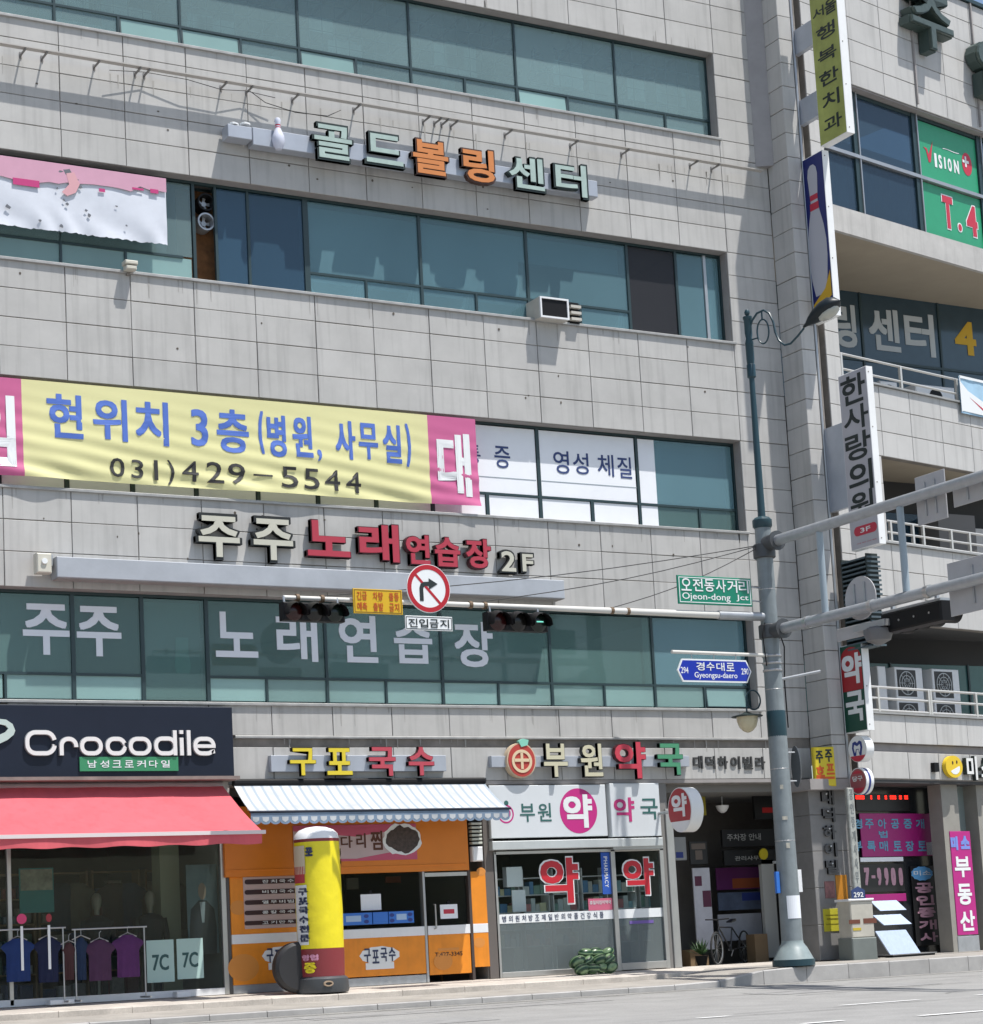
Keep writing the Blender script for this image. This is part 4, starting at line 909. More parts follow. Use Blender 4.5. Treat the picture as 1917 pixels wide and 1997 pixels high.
def cloth_mat(name, rgb, thru=.35):
    m = mat(name, rgb, rough=.6, spec=.3); n = m.node_tree.nodes; L = m.node_tree.links
    t = n.new('ShaderNodeBsdfTranslucent'); t.inputs[0].default_value = (*rgb, 1); x = n.new('ShaderNodeMixShader'); x.inputs[0].default_value = thru
    L.new(n['Principled BSDF'].outputs[0], x.inputs[1]); L.new(t.outputs[0], x.inputs[2]); L.new(x.outputs[0], n['Material Output'].inputs[0]); return m
YB = cloth_mat('pale_yellow_banner', (.82, .79, .42), .25); PK = cloth_mat('pink_banner', (.66, .16, .34), .25); _x = mat('pale_yellow_banner', (.60, .57, .235), rough=.55, sh=.1); PK = mat('pink_banner', (.55, .12, .27), rough=.55)
mb = cloth('b', F, ((sQ, zB), (sP, zB), (sP, zT), (sQ, zT)), 150, 40, wob, YB, '', '')
bn = mb.build('rental_banner', YB, smooth=True); tag(bn, 'wide pale yellow banner with blue hangul and a phone number, wrinkled along its foot', 'banner'); kind(bn, 'thing')
for (a, b, nm) in ((sP, sR, 'pink_end'), (sL, sQ, 'pink_end')):
    mb = cloth('b', F, ((a, zB), (b, zB), (b, zT), (a, zT)), 28, 40, wob, PK, '', ''); mb.build(nm, PK, bn, smooth=True)
BLP = mat('cornflower_print', (.07, .15, .50), rough=.6); mb = MB(); dd = .066
wp_ = lambda s, t: wob(s, t)
prints(mb, F, [('현', 90, 162, 766, 858), ('위', 179, 249, 775, 863), ('치', 262, 330, 780, 871), ('3', 371, 407, 797, 872), ('층', 421, 487, 796, 886), ('(', 502, 516, 801, 886), ('병', 519, 559, 808, 893), ('원', 568, 610, 810, 894), (',', 617, 627, 877, 901), ('사', 651, 694, 819, 898), ('무', 697, 738, 824, 898), ('실', 744, 784, 827, 905), (')', 789, 803, 826, 911)], dd, bold=.03, warp=wp_)
mb.build('blue_lettering', BLP, bn)
mb = MB(); prints(mb, F, [('0', 213, 243, 893, 932), ('3', 255, 280, 896, 934), (')', 326, 341, 897, 946), ('4', 354, 388, 898, 940), ('2', 402, 436, 900, 944), ('9', 444, 478, 903, 946), ('-', 493, 530, 925, 931), ('5', 546, 580, 910, 954), ('5', 590, 622, 914, 957), ('4', 631, 663, 916, 959), ('4', 673, 704, 920, 963)], dd+.006, bold=.012, warp=wp_); prints(mb, F, [('1', 300, 309, 897, 937)], dd+.02, bold=.012, warp=wp_)
mb.build('phone_number', mat('ink_black', (.02, .02, .02), rough=.6), bn)
mb = MB(); prints(mb, F, [('대', 850, 921, 842, 970)], dd, bold=.035, warp=wp_); prints(mb, F, [('임', -62, 31, 765, 912)], dd, bold=.035, warp=wp_); mb.build('white_lettering', WPR, bn)
# torn banner on the third band
zT2, zB2 = F.P(200, 331, .03)[1], F.P(200, 462, .03)[1]; sE = F.P(325, 410, .03)[0]
def rip(s, t): return .006*math.sin(3*s+5*t) + .035*max(0, (zT2-zB2)*.4-(t-zB2))*math.sin(9*s+8*t+2*math.sin(s*3))
TB = mat('weathered_white_vinyl', (.60, .63, .69), rough=.6, var=.06, nscale=4)
n_ = 130; mb = MB(); vs = []
for i in range(n_+1):
    s = XL+(sE-XL)*i/n_; e = zB2+random.uniform(-.012, .02)
    for j in range(13): vs.append(F.X(s, e+(zT2-e)*j/12, .02+rip(s, e+(zT2-e)*j/12)))
mb.add(vs, [(i*13+j, (i+1)*13+j, (i+1)*13+j+1, i*13+j+1) for i in range(n_) for j in range(12)])
tb = mb.build('torn_banner', TB, smooth=True); tag(tb, 'peeling white and pink banner over the windows at the left edge', 'banner'); kind(tb, 'thing')
mb = MB(); prof = [(XL, zT2-.005), (XL, zT2-.36)]
for i in range(34): s = XL+(sE-XL)*i/33; prof.append((s, zT2-.36+.05*math.sin(s*2.1)+random.uniform(-.02, .02)+(.12 if s > sE-.6 else 0)))
prof.append((sE, zT2-.005)); mb.poly(F, prof, .045, .048); mb.build('pink_strip', mat('faded_pink_vinyl', (.56, .30, .40), rough=.6, var=.06), tb)
mb = MB()
for (L, R, T, B) in ((25, 77, 346, 366), (293, 309, 368, 378), (193, 205, 367, 375), (258, 280, 365, 372)): r_ = fit(F, L, R, T, B, .05); mb.box(F, *r_, .049, .052)
mb.build_each('magenta_print', mat('magenta_print', (.48, .03, .17), rough=.6), tb)
mb = MB()
for (cx, cy, r) in ((130, 335, .09), (118, 334, .05), (150, 350, .04), (112, 367, .035), (157, 364, .05), (168, 410, .035), (174, 420, .05), (132, 398, .04), (125, 390, .035), (79, 430, .04), (120, 440, .05), (15, 403, .06), (228, 402, .03), (247, 440, .03)):
    s_, t_ = F.P(cx, cy, .05); n = 7; mb.poly(F, [(s_+r*random.uniform(.4, 1.2)*math.cos(6.28*i/n), t_+r*random.uniform(.3, .9)*math.sin(6.28*i/n)) for i in range(n)], .046, .0485)
mb.build_each('torn_patch', mat('torn_grey', (.13, .14, .16), rough=.8), tb)
mb = MB(); s_, t_ = F.P(137, 362, .05); mb.poly(F, [(s_-.07, t_+.22), (s_+.08, t_+.26), (s_+.18, t_+.05), (s_+.1, t_-.12), (s_-.06, t_-.2), (s_-.16, t_-.14), (s_-.02, t_+.02)], .0490, .0515); mb.build('pink_figure', mat('rose_print', (.62, .33, .36), rough=.6), tb)
# ================================================================== GROUND FLOOR
SHOP = {}
xA = F.P(440, 1760)[0]; xB = F.P(951, 1750)[0]; xC2 = F.P(1303, 1750)[0]; xD = 15.25
# party walls, floor and ceilings belong to the building
q = MB()
for x_ in (xA+.06, xB+.03, xC2+.04): q.box(F, x_-.09, x_+.09, .42, 4.12, -6, -.02)
q.box(F, XL-1, 15.9, .30, .42, -6, -.0); q.box(F, XL-1, 17.5, 3.95, 4.11, -6, -.28); q.box(F, XL-1.1, XL-1, .42, 4.12, -6, 0)
q.build('partition', mat('shop_partition', (.20, .195, .185), rough=.9), bld)
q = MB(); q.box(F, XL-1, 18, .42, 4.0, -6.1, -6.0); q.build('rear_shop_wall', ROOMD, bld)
STEEL = mat('brushed_steel', (.46, .46, .45), rough=.3, metal=.7, var=.08)
# ---- clothes shop
t = thing('shop_signboard', 'navy shop signboard reading Crocodile in big white letters with green strip', 'signboard', F.X(0, 4.2, .2))
b = F.P(455, 1447, .30)[0]; z1 = F.P(300, 1377, .3)[1]; z0 = F.P(300, 1516, .3)[1]
NAVB = mat('navy_signboard_face', (.009, .014, .028), rough=.45, spec=.3, var=.15, nscale=1.2)
mb = MB(); mb.bev(F, XL, b, z0, z1, .02, .30, .012); mb.build('board', NAVB, t)
mb = MB(); mb.box(F, XL, b+.01, z0-.06, z0, .0, .52); mb.build('bottom_rail', mat('rusty_rail', (.22, .18, .16), rough=.7, var=.3), t)  # rail made deeper to throw a shadow band on the awning
CW = mat('white_letter_face', (.72, .72, .70), rough=.4)
def stroke(mb, pl, pts, w_, d0, d1, closed=False, k=None):
    """broad pen line through pts (s,t) as one raised ribbon"""
    n = len(pts); vs = []
    for i in range(n):
        p0 = pts[i-1] if (i > 0 or closed) else pts[i]; p1 = pts[(i+1) % n] if (i < n-1 or closed) else pts[i]
        dx, dy = p1[0]-p0[0], p1[1]-p0[1]; l = math.hypot(dx, dy) or 1; nx, ny = -dy/l*w_/2, dx/l*w_/2
        for sg in (1, -1):
            for d in (d0, d1): vs.append(pl.X(pts[i][0]+sg*nx, pts[i][1]+sg*ny, d))
    fs = []
    for i in range(n if closed else n-1):
        a, b = 4*i, 4*((i+1) % n); fs += [(a+1, a+3, b+3, b+1), (a, b, b+2, a+2), (a, a+1, b+1, b), (a+2, b+2, b+3, a+3)]
    if not closed: fs += [(0, 2, 3, 1), (4*n-4, 4*n-3, 4*n-1, 4*n-2)]
    mb.add(vs, fs, k)
def rr_path(a, b, c, d, r, gap=None):
    """rounded rectangle path, counter clockwise from the right middle"""
    pts = []
    for cx_, cy_, a0 in ((b-r, d-r, 0), (a+r, d-r, 90), (a+r, c+r, 180), (b-r, c+r, 270)):
        for q in range(7): an = math.radians(a0+15*q); pts.append((cx_+r*math.cos(an), cy_+r*math.sin(an)))
    return pts
for ch, L, R, T, B in [('C', 49, 111, 1424, 1473), ('r', 116, 153, 1437, 1473), ('o', 156, 201, 1437, 1473), ('c', 206, 248, 1437, 1473), ('o', 251, 296, 1437, 1473), ('d', 300, 346, 1424, 1473), ('i', 350, 359, 1424, 1473), ('l', 364, 373, 1424, 1473), ('e', 377, 421, 1437, 1473)]:
    a, b, c_, d = fit(F, L, R, T, B, .36); w_ = .068; h = w_/2; a += h; b -= h; c_ += h; d -= h; r = .12 if ch != 'C' else .15
    for (ww, e0, e1, mm_, nm) in ((w_+.016, .30, .345, mat('letter_can_grey', (.25, .27, .28)), 'can'), (w_, .345, .36, CW, 'face')):
        mb = MB(); xh = c_+(d-c_) * (36/49 if ch in 'd' else 1)
        if ch == 'o': stroke(mb, F, rr_path(a, b, c_, d, r), ww, e0, e1, True)
        elif ch in 'Cc': p = rr_path(a, b, c_, d, r); stroke(mb, F, [(b, d-(d-c_)*.36)]+p[1:28]+[(b, c_+(d-c_)*.36)], ww, e0, e1)
        elif ch == 'e': p = rr_path(a, b, c_, d, r); stroke(mb, F, [(b, (c_+d)/2)]+p[1:26]+[(b-.01, c_+.0)], ww, e0, e1); stroke(mb, F, [(a+h, (c_+d)/2), (b+h, (c_+d)/2)], ww*.85, e0, e1+.002)
        elif ch == 'd':
            stroke(mb, F, rr_path(a, b, c_, c_+(d-c_)*.70, r), ww, e0, e1, True); stroke(mb, F, [(b, c_-h), (b, d+h)], ww, e0, e1+.002)
        elif ch == 'r': stroke(mb, F, [(a, c_-h), (a, d-r)]+[(a+r+r*math.cos(math.radians(180-15*q)), d-r+r*math.sin(math.radians(180-15*q))) for q in range(1, 7)]+[(b-r, d)]+[(b-r+r*math.cos(math.radians(90-15*q)), d-r+r*math.sin(math.radians(90-15*q))) for q in range(1, 7)]+[(b, d-r-.02)], ww, e0, e1)
        elif ch == 'l': stroke(mb, F, [((a+b)/2, c_-h), ((a+b)/2, d+h)], ww, e0, e1)
        elif ch == 'i': stroke(mb, F, [((a+b)/2, c_-h), ((a+b)/2, c_+(d-c_)*.74)], ww, e0, e1); stroke(mb, F, [((a+b)/2, d-.03), ((a+b)/2, d+h)], ww, e0, e1)
        mb.build('letter_'+nm, mm_, t)
a, b_, c, d = fit(F, 155, 348, 1476, 1504, .33); mb = MB(); mb.box(F, a, b_, c, d, .30, .335); mb.build('green_strip', mat('leaf_green_face', (.04, .24, .11), rough=.4), t)
mb = MB()
for i, ch in enumerate('남성크로커다일'):
    w_ = (b_-a-.24)/7; pc(mb, ch, F, (a+.12+i*w_+.02, a+.12+(i+1)*w_-.04, c+.06, d-.06), .337, bold=.02)
mb.build('small_lettering', WPR, t)
# emblem at the left end: an open pale jaw outline
mb = MB(); s_, t_ = F.P(12, 1432, .33)
pts = [(-1.2, .42), (-.6, .46), (0, .40), (.18, .28), (.25, .10), (.20, -.02), (.02, -.16), (-.2, -.26), (-.5, -.44), (-1.2, -.5), (-1.2, -.38), (-.55, -.26), (-.2, -.02), (-.02, .06), (.06, .16), (-.02, .24), (-.3, .30), (-.7, .3), (-1.2, .26)]
mb.poly(F, [(s_+x_*.62, t_+y_*.62) for x_, y_ in pts], .30, .345); mb.build('emblem', mat('pale_mint_emblem', (.46, .56, .52), rough=.5), t)
# red awning
DA = 1.5
zf = F.P(260, 1627, DA)[1]; s1 = F.P(517, 1620, DA)[0]; zt = F.P(300, 1531, .12)[1]; s1t = F.P(432, 1531, .12)[0]
t = thing('shop_awning', 'faded coral red awning over the clothes shop window', 'awning', F.X(0, zf, .8))
n_, m_ = 40, 10; vs = []
for i in range(n_+1):
    for j in range(m_+1):
        v = j/m_; e = s1t*(1-v)+(s1-.03)*v; s = XL+(e-XL)*i/n_
        vs.append(F.X(s, zt*(1-v)+zf*v-.05*math.sin(math.pi*v)+.006*math.sin(s*5+v*4), .12+(DA-.12)*v))
mb = MB(); mb.add(vs, [(i*(m_+1)+j, i*(m_+1)+j+1, (i+1)*(m_+1)+j+1, (i+1)*(m_+1)+j) for i in range(n_) for j in range(m_)])
RAW = mat('coral_awning_cloth', (.60, .115, .135), rough=.85, spec=.2, var=.10, nscale=1.4, streak=.12); mb.build('fabric', RAW, t, smooth=True)
mb = MB(); mb.box(F, XL, s1, zf-.035, zf+.03, DA-.03, DA+.03); mb.build('front_bar', mat('pinkish_white_bar', (.68, .60, .59), rough=.4), t)
mb = MB(); vs = []
for i in range(61):
    s = XL+(s1-.06-XL)*i/60; vs += [F.X(s, zf-.02, DA), F.X(s, zf-.20+.012*math.sin(s*7), DA+.015*math.sin(s*4))]
mb.add(vs, [(2*i, 2*i+2, 2*i+3, 2*i+1) for i in range(60)]); mb.build('valance', RAW, t)
mb = MB()
for s in (-2.5, s1t-.35): mb.tube([F.X(s, zt-.15, .1), F.X(s+.25, (zt+zf)/2-.22, .8), F.X(s, zf-.04, DA-.05)], .025, 8)
mb.build_each('folding_arm', WHITE, t); mb = MB(); mb.tube([F.X(XL, zt, .12), F.X(s1t, zt, .12)], .06, 10); mb.build('roller', FRAMEG, t)
# window of the clothes shop
t = thing('clothes_store', 'glazed clothes shop front under the red awning', 'shop front', F.X(0, .45, 0))
zw1 = 3.35; xp1 = F.P(17, 1700)[0]; xp2 = F.P(436, 1760)[0]
for nm, a, b, c, d in (('post', xp1-.035, xp1+.035, .47, zw1), ('post', xp2-.045, xp2+.045, .45, zw1), ('bottom_frame', XL, xp2-.045, .45, .57), ('top_frame', XL, xp2+.045, zw1, zw1+.08)):
    mb = MB(); mb.bev(F, a, b, c, d, -.08, .03, .006); mb.build(nm, WHITE if nm == 'bottom_frame' else STEEL, t)
for a, b in ((XL, xp1-.03), (xp1+.03, xp2-.04)): mb = MB(); mb.box(F, a, b, .56, zw1+.01, -.04, -.032); mb.build('pane', glass('hazy_shop_glass', (.085, .10, .09), (.8, .88, .84), .26, spec=.8), t)
mb = MB(); mb.box(F, XL, xA+.15, zw1+.08, 4.2, -.2, 0); mb.build('header', CONC, t)
mb = MB(); mb.box(F, xp2+.05, F.P(454, 1760)[0], .45, 3.4, -.1, -.01); mb.build('side_board', mat('dark_grey_board', (.10, .10, .10), rough=.7), t)
# things inside the clothes shop
INT = Pl((0, .9, 0), (1, 0, 0)); INF = Pl((0, .25, 0), (1, 0, 0))
r_ = fit(INT, 310, 358, 1640, 1950); mb = MB(); mb.box(INT, r_[0], r_[1], .42, 3.95, -.4, 0); o = mb.build('shop_pillar', mat('olive_plaster', (.36, .38, .28), rough=.8)); tag(o, 'pale olive square pillar inside the clothes shop', 'pillar')
r_ = fit(INT, 37, 106, 1692, 1781); t = thing('hanging_picture', 'teal and brown picture hanging inside the clothes shop', 'picture', INT.X(r_[0], r_[2], 0))
mb = MB(); mb.box(INT, r_[0], r_[1], r_[2], r_[3], -.03, 0); mb.build('print_lower', mat('teal_print', (.04, .26, .26), rough=.5), t)
mb = MB(); mb.box(INT, r_[0]+.02, r_[1]-.02, (r_[2]+r_[3])/2, r_[3]-.02, .001, .004); mb.build('print_upper', mat('muddy_print', (.30, .30, .24), rough=.5, var=.5, nscale=6), t)
r_ = fit(INF, 362, 428, 1685, 1862); t = thing('portrait_poster', 'dark poster of a suited figure at the right side of the clothes shop window', 'poster', INF.X(r_[0], r_[2], 0))
a, b, c, d = r_; W_, H_ = b-a, d-c; xm = (a+b)/2
mb = MB(); mb.box(INF, a, b, c, d, -.01, 0); mb.build('sheet', mat('blue_green_poster', (.10, .16, .19), rough=.5, var=.3, nscale=3), t)
mb = MB(); mb.poly(INF, [(xm-.42*W_, c), (xm-.44*W_, c+.3*H_), (xm-.38*W_, c+.5*H_), (xm-.12*W_, c+.6*H_), (xm+.12*W_, c+.6*H_), (xm+.38*W_, c+.5*H_), (xm+.44*W_, c+.3*H_), (xm+.42*W_, c)], .001, .003); mb.build('suit', mat('dark_suit_print', (.02, .025, .035), rough=.5), t)
mb = MB(); mb.poly(INF, [(xm-.09*W_, c+.58*H_), (xm+.09*W_, c+.58*H_), (xm+.05*W_, c+.35*H_), (xm-.03*W_, c+.35*H_)], .004, .006); mb.build('shirt', mat('shirt_print', (.3, .34, .38)), t)
mb = MB(); mb.ell(INF, xm, c+.70*H_, .13*W_, .095*H_, .004, .006, 18); mb.build('face', mat('skin_print', (.26, .19, .15)), t)
SKINM = mat('mannequin_shell', (.26, .25, .20), rough=.4); JK = mat('dark_jacket', (.035, .035, .04), rough=.9)
for i, (px, py, lab) in enumerate(((192, 1756, 'pale headed mannequin in a dark jacket behind the shirt racks, left one'), (296, 1752, 'mannequin in a dark zipped jacket next to the olive pillar'))):
    s_, t_ = INT.P(px, py, .1); t = thing('mannequin', lab, 'mannequin', INT.X(s_, .45, 0), 'mannequins in the clothes shop')
    mb = MB(); mb.lathe(INT.X(s_, t_-.17, 0), [(.05, -.08), (.05, 0), (.07, .04), (.095, .12), (.10, .19), (.085, .26), (.04, .30)], 16, sx=.85); mb.build('head', SKINM, t, smooth=True)
    mb = MB(); mb.lathe(INT.X(s_, t_-1.0, 0), [(.19, 0), (.18, .2), (.22, .5), (.24, .62), (.17, .70), (.07, .74)], 20, sx=1.1)
    for sg in (-1, 1): mb.tube([INT.X(s_+sg*.23, t_-.36, 0), INT.X(s_+sg*.29, t_-.65, .02), INT.X(s_+sg*.24, t_-.92, .12)], [.075, .06, .045], 10)
    mb.build('jacket', JK, t, smooth=True)
    mb = MB(); mb.tube([INT.X(s_, t_-1.0, 0), INT.X(s_, .45, 0)], .03, 8); mb.lathe(INT.X(s_, .43, 0), [(.2, 0), (.2, .03)], 16); mb.build('stand', FRAMEG, t)
    mb = MB()
    for sg in (-1, 1): mb.tube([INT.X(s_+sg*.1, t_-1.0, 0), INT.X(s_+sg*.1, .52, 0)], [.10, .06], 10)
    mb.build('trousers', JK, t, smooth=True)
PAPG = mat('pale_green_notice', (.40, .56, .52), rough=.6)
for i, (L, R, T, B) in enumerate(((285, 341, 1832, 1917), (344, 398, 1829, 1910))):
    a, b, c, d = fit(F, L, R, T, B, -.02); t = thing('window_notice', ('left', 'right')[i]+' one of two pale green sale notices in the clothes shop window', 'notice', F.X(a, c, 0), 'sale notices')
    mb = MB(); mb.box(F, a, b, c, d, -.028, -.022); mb.build('sheet', PAPG, t)
    mb = MB(); put(mb, '7C', F, (a+.1, b-.1, c+(d-c)*.28, c+(d-c)*.66), -.020, bold=.03); mb.build('numerals', mat('dark_teal_print', (.03, .09, .09)), t)
# shirts on rails out front
def shirt(mb, pl, s, top, w_, h_, d0, th=.06, seed=0):
    pts = [(-.5, -.62), (-.68, -.30), (-.52, -.04), (-.2, 0), (-.1, -.06), (.1, -.06), (.2, 0), (.52, -.04), (.68, -.30), (.5, -.62)]
    random.seed(seed)
    n = 12; vs = []
    def outline(y):        # half width at height y (0 top .. 1 hem)
        return .24+.22*min(1, y*10) if y < .1 else (.47+.24*max(0, 1-abs(y-.2)/.14))
    m = 16
    for sd in (0, 1):
        for j in range(m+1):
            y = j/m; hw = outline(y)*w_
            for i in range(n+1):
                u = -1+2*i/n; bulge = (1-u*u)*th*(1 if sd == 0 else -1) + .012*math.sin(u*11+seed+y*3)*y
                vs.append(pl.X(s+u*hw, top-y*h_, d0+bulge))
    fs = []
    for sd in (0, 1):
        o_ = sd*(m+1)*(n+1)
        for j in range(m):
            for i in range(n):
                f = (o_+j*(n+1)+i, o_+(j+1)*(n+1)+i, o_+(j+1)*(n+1)+i+1, o_+j*(n+1)+i+1); fs.append(f if sd == 0 else f[::-1])
    mb.add(vs, fs)
CF_ = Pl((0, -.42, 0), (1, 0, 0))
shirts = [((5, 66, 1829, 1916), (0.0066, 0.0248, 0.11), 'royal blue shirt on the front rail at the left edge', 1), ((68, 120, 1827, 1917), (0.0044, 0.0088, 0.0385), 'navy shirt on the front rail beside the royal blue one', 2), ((122, 148, 1838, 1912), (.05, .018, .02), 'dark maroon shirt between the navy shirts', 3), ((146, 172, 1828, 1912), (.008, .022, .06), 'narrow navy shirt left of the purple shirts', 4), ((166, 224, 1832, 1914), (0.055, 0.0193, 0.055), 'mauve purple shirt on the second rail', 5), ((221, 279, 1822, 1907), (0.0715, 0.0165, 0.088), 'brighter purple shirt at the right end of the second rail', 6)]
for (L, R, T, B), col, lab, sd in shirts:
    a, b, c, d = fit(CF_, L, R, T, B); t = thing('hanging_shirt', lab, 'shirt', CF_.X((a+b)/2, c, 0), 'shirts on the rails')
    mb = MB(); shirt(mb, CF_, (a+b)/2, d, (b-a)/1.2, d-c, .0, .05, sd); mb.build('body', mat('cloth_%d' % sd, col, rough=.9, var=.15, nscale=8), t, smooth=True)
    mb = MB(); m_ = (a+b)/2; mb.tube([CF_.X(m_-.16, d-.03, 0), CF_.X(m_, d+.04, 0), CF_.X(m_+.16, d-.03, 0)], .01, 6); mb.tube([CF_.X(m_, d+.04, 0), CF_.X(m_, d+.12, 0), CF_.X(m_+.03, d+.15, 0)], .006, 6); mb.build_each('hanger', FRAMEG, t)
random.seed(11)
for i, (L, R, py) in enumerate(((-30, 128, 1812), (140, 286, 1810))):
    s0 = CF_.P(L, py)[0]; s1 = CF_.P(R, py)[0]; z_ = CF_.P((L+R)/2, py)[1]
    t = thing('clothes_rail', ('left clothes rail holding the blue shirts', 'right clothes rail holding the purple shirts')[i], 'clothes rail', CF_.X((s0+s1)/2, .45, 0), 'clothes rails')
    mb = MB(); mb.tube([CF_.X(s0, z_, 0), CF_.X(s1, z_, 0)], .014, 8); mb.build('bar', FRAMEG, t)
    for s in (s0+.05, s1-.05):
        mb = MB(); mb.tube([CF_.X(s, z_, 0), CF_.X(s, .5, 0)], .014, 8); mb.build('leg', FRAMEG, t)
        mb = MB(); mb.tube([CF_.X(s, .5, -.25), CF_.X(s, .5, .25)], .016, 8); mb.build('foot', FRAMEG, t)
for i, (px, py, lab) in enumerate(((42, 1792, 'round pink sale tag standing over the royal blue shirt'), (95, 1790, 'dull red sale tag standing over the navy shirt'))):
    s_, t_ = CF_.P(px, py, .06); t = thing('sale_tag', lab, 'price tag', CF_.X(s_, t_-.85, .06), 'sale tags on the rails')
    mb = MB(); mb.ell(CF_, s_, t_, .085 if i == 0 else .05, .085 if i == 0 else .07, .06, .07, 20); mb.build('disc', (mat('hot_pink', (.62, .05, .16)), mat('dull_red', (.3, .03, .04)))[i], t)
    mb = MB(); mb.box(CF_, s_-.022, s_+.022, t_-.85, t_-.12, .05, .06); mb.build('white_strip', WHITE, t)
for i, (L, R, T, B, lab) in enumerate(((98, 146, 1955, 1965, 'white low shoe box under the left clothes rail'), (345, 373, 1934, 1947, 'small cream box by the foot of the shop window'))):
    a, b, c, d = fit(CF_, L, R, T, B); mb = MB(); mb.bev(CF_, a, b, .452, .452+max(.08, d-c), -.2, 0, .01); o = mb.build('box', WHITE); tag(o, lab, 'box')

# ---- noodle shop
ORP = mat('orange_shop_panel', (.76, .25, .012), rough=.5, var=.12, nscale=3, streak=.15); ORD = mat('deep_orange_fascia', (.66, .19, .008), rough=.45, var=.05)
t = thing('noodle_store', 'orange noodle shop front with menu strips and a glazed door', 'shop front', F.X(5.2, .45, 0))
def fb(nm, m, L, R, T, B, d0, d1, par=None, bev=.006):
    r_ = fit(F, L, R, T, B, d1); mb = MB(); mb.bev(F, r_[0], r_[1], r_[2], r_[3], d0, d1, bev); o = mb.build(nm, m, par or t); return r_
zO = F.P(700, 1703, .1)[1]; zWL = F.P(700, 1812, .05)[1]; zWB = F.P(700, 1830, .05)[1]
xo0 = F.P(450, 1800, .0)[0]; xo1 = F.P(662, 1800)[0]; xo2 = F.P(826, 1800)[0]; xo3 = F.P(915, 1800)[0]; xo4 = F.P(950, 1800)[0]; xf0 = F.P(438, 1660, .1)[0]; xf1 = F.P(913, 1650, .1)[0]
def ob(nm, m, a, b, c, d, d0, d1, bev=.005): mb = MB(); mb.bev(F, a, b, c, d, d0, d1, bev); return mb.build(nm, m, t)
ob('fascia_panel', ORD, xf0, xf1, zO, 3.75, -.05, .10); ob('fascia_band', ORD, xf0+.02, xf1-.08, zO+.10, zO+.13, .10, .112)
ob('wall_panel', ORP, xo0, xo1, zWL, zO, -.1, .03); ob('wall_panel', ORP, xo0, xo1, .60, zWB, -.1, .03)
ob('wall_panel', ORP, xo1+.01, xo2, .62, zWB, -.1, .03); ob('wall_panel', ORP, xo3+.06, xo4, zWL, zO-.03, -.1, .03); ob('wall_panel', ORP, xo3+.06, xo4, .68, zWB, -.1, .03)
for a, b in ((xo0, xo1), (xo1+.01, xo2), (xo2+.07, xo3), (xo3+.06, xo4)): ob('white_band', WHITE, a, b, zWB, zWL, -.09, .035)
ob('kick_board', GALV, xo0, xo2, .45, .60, -.1, .02); ob('frame_post', FRAMEG, xo2, xo2+.05, .45, zO, -.1, .04); ob('frame_post', mat('dark_brown_post', (.06, .045, .04)), xo3, xo3+.06, .45, zO, -.1, .04)
ob('corner_post', mat('umber_post', (.12, .105, .095), rough=.7), xo4, xo4+.22, .45, 3.8, -.1, .02); ob('corner_post', mat('dark_grey_board', (.10, .10, .10)), xf0-.02, xo0, .45, zO, -.1, .0)
mb = MB(); mb.box(F, xo1+.02, xo2, zWL, zO, -.06, -.05); mb.build('window_pane', GSHOP, t)
mb = MB(); mb.box(F, xo2+.05, xo3, zWL, zO, -.06, -.05); mb.build('door_pane', GSHOP, t)
dr = ob('door', ORP, xo2+.07, xo3-.01, .58, zWB, -.08, .025)
mb = MB(); mb.box(F, xo2+.06, xo3-.01, zO-.10, zO-.03, -.02, .03); mb.build('top_rail', STEEL, t)
s_ = F.P(846, 1800)[0]; z_ = F.P(846, 1790, .08)[1]; mb = MB(); mb.tube([F.X(s_, z_-.2, .03), F.X(s_, z_-.2, .09), F.X(s_, z_+.25, .09), F.X(s_, z_+.25, .03)], .016, 8); mb.build('door_handle', STEEL, t)
MEN = mat('dark_maroon_menu', (.035, .012, .014), rough=.5); ML = mat('lilac_menu_board', (.48, .36, .34), rough=.5)
a, b, c, d = fit(F, 474, 600, 1707, 1812, .045); mb = MB(); mb.box(F, a, xo1-.05, c, d, .03, .042); mb.build('menu_board', ML, t)
for i, (py, tx) in enumerate(((1718, '잔치국수'), (1738, '비빔국수'), (1758, '열무비빔국수'), (1778, '콩칼국수만두'), (1798, '고기만두'))):
    r_ = fit(F, 477, 590, py-6, py+7, .05); mb = MB(); h = (r_[3]-r_[2])/2; zc = (r_[2]+r_[3])/2; b_ = xo1-.08
    mb.poly(F, [(r_[0]+h+h*math.cos(v), zc+h*math.sin(v)) for v in [math.pi/2+math.pi*k_/6 for k_ in range(7)]] + [(b_, zc-h), (b_, zc+h)], .043, .05); mb.build('menu_strip', MEN, t)
    mb = MB(); n_ = len(tx); s = r_[0]+.34
    for ch in tx: pc(mb, ch, F, (s, s+.12, zc-h*.72, zc+h*.72), .052, bold=.03); s += .165
    mb.build('menu_lettering', WPR, t)
LOGO = mat('navy_logo_print', (.03, .04, .10), rough=.5)
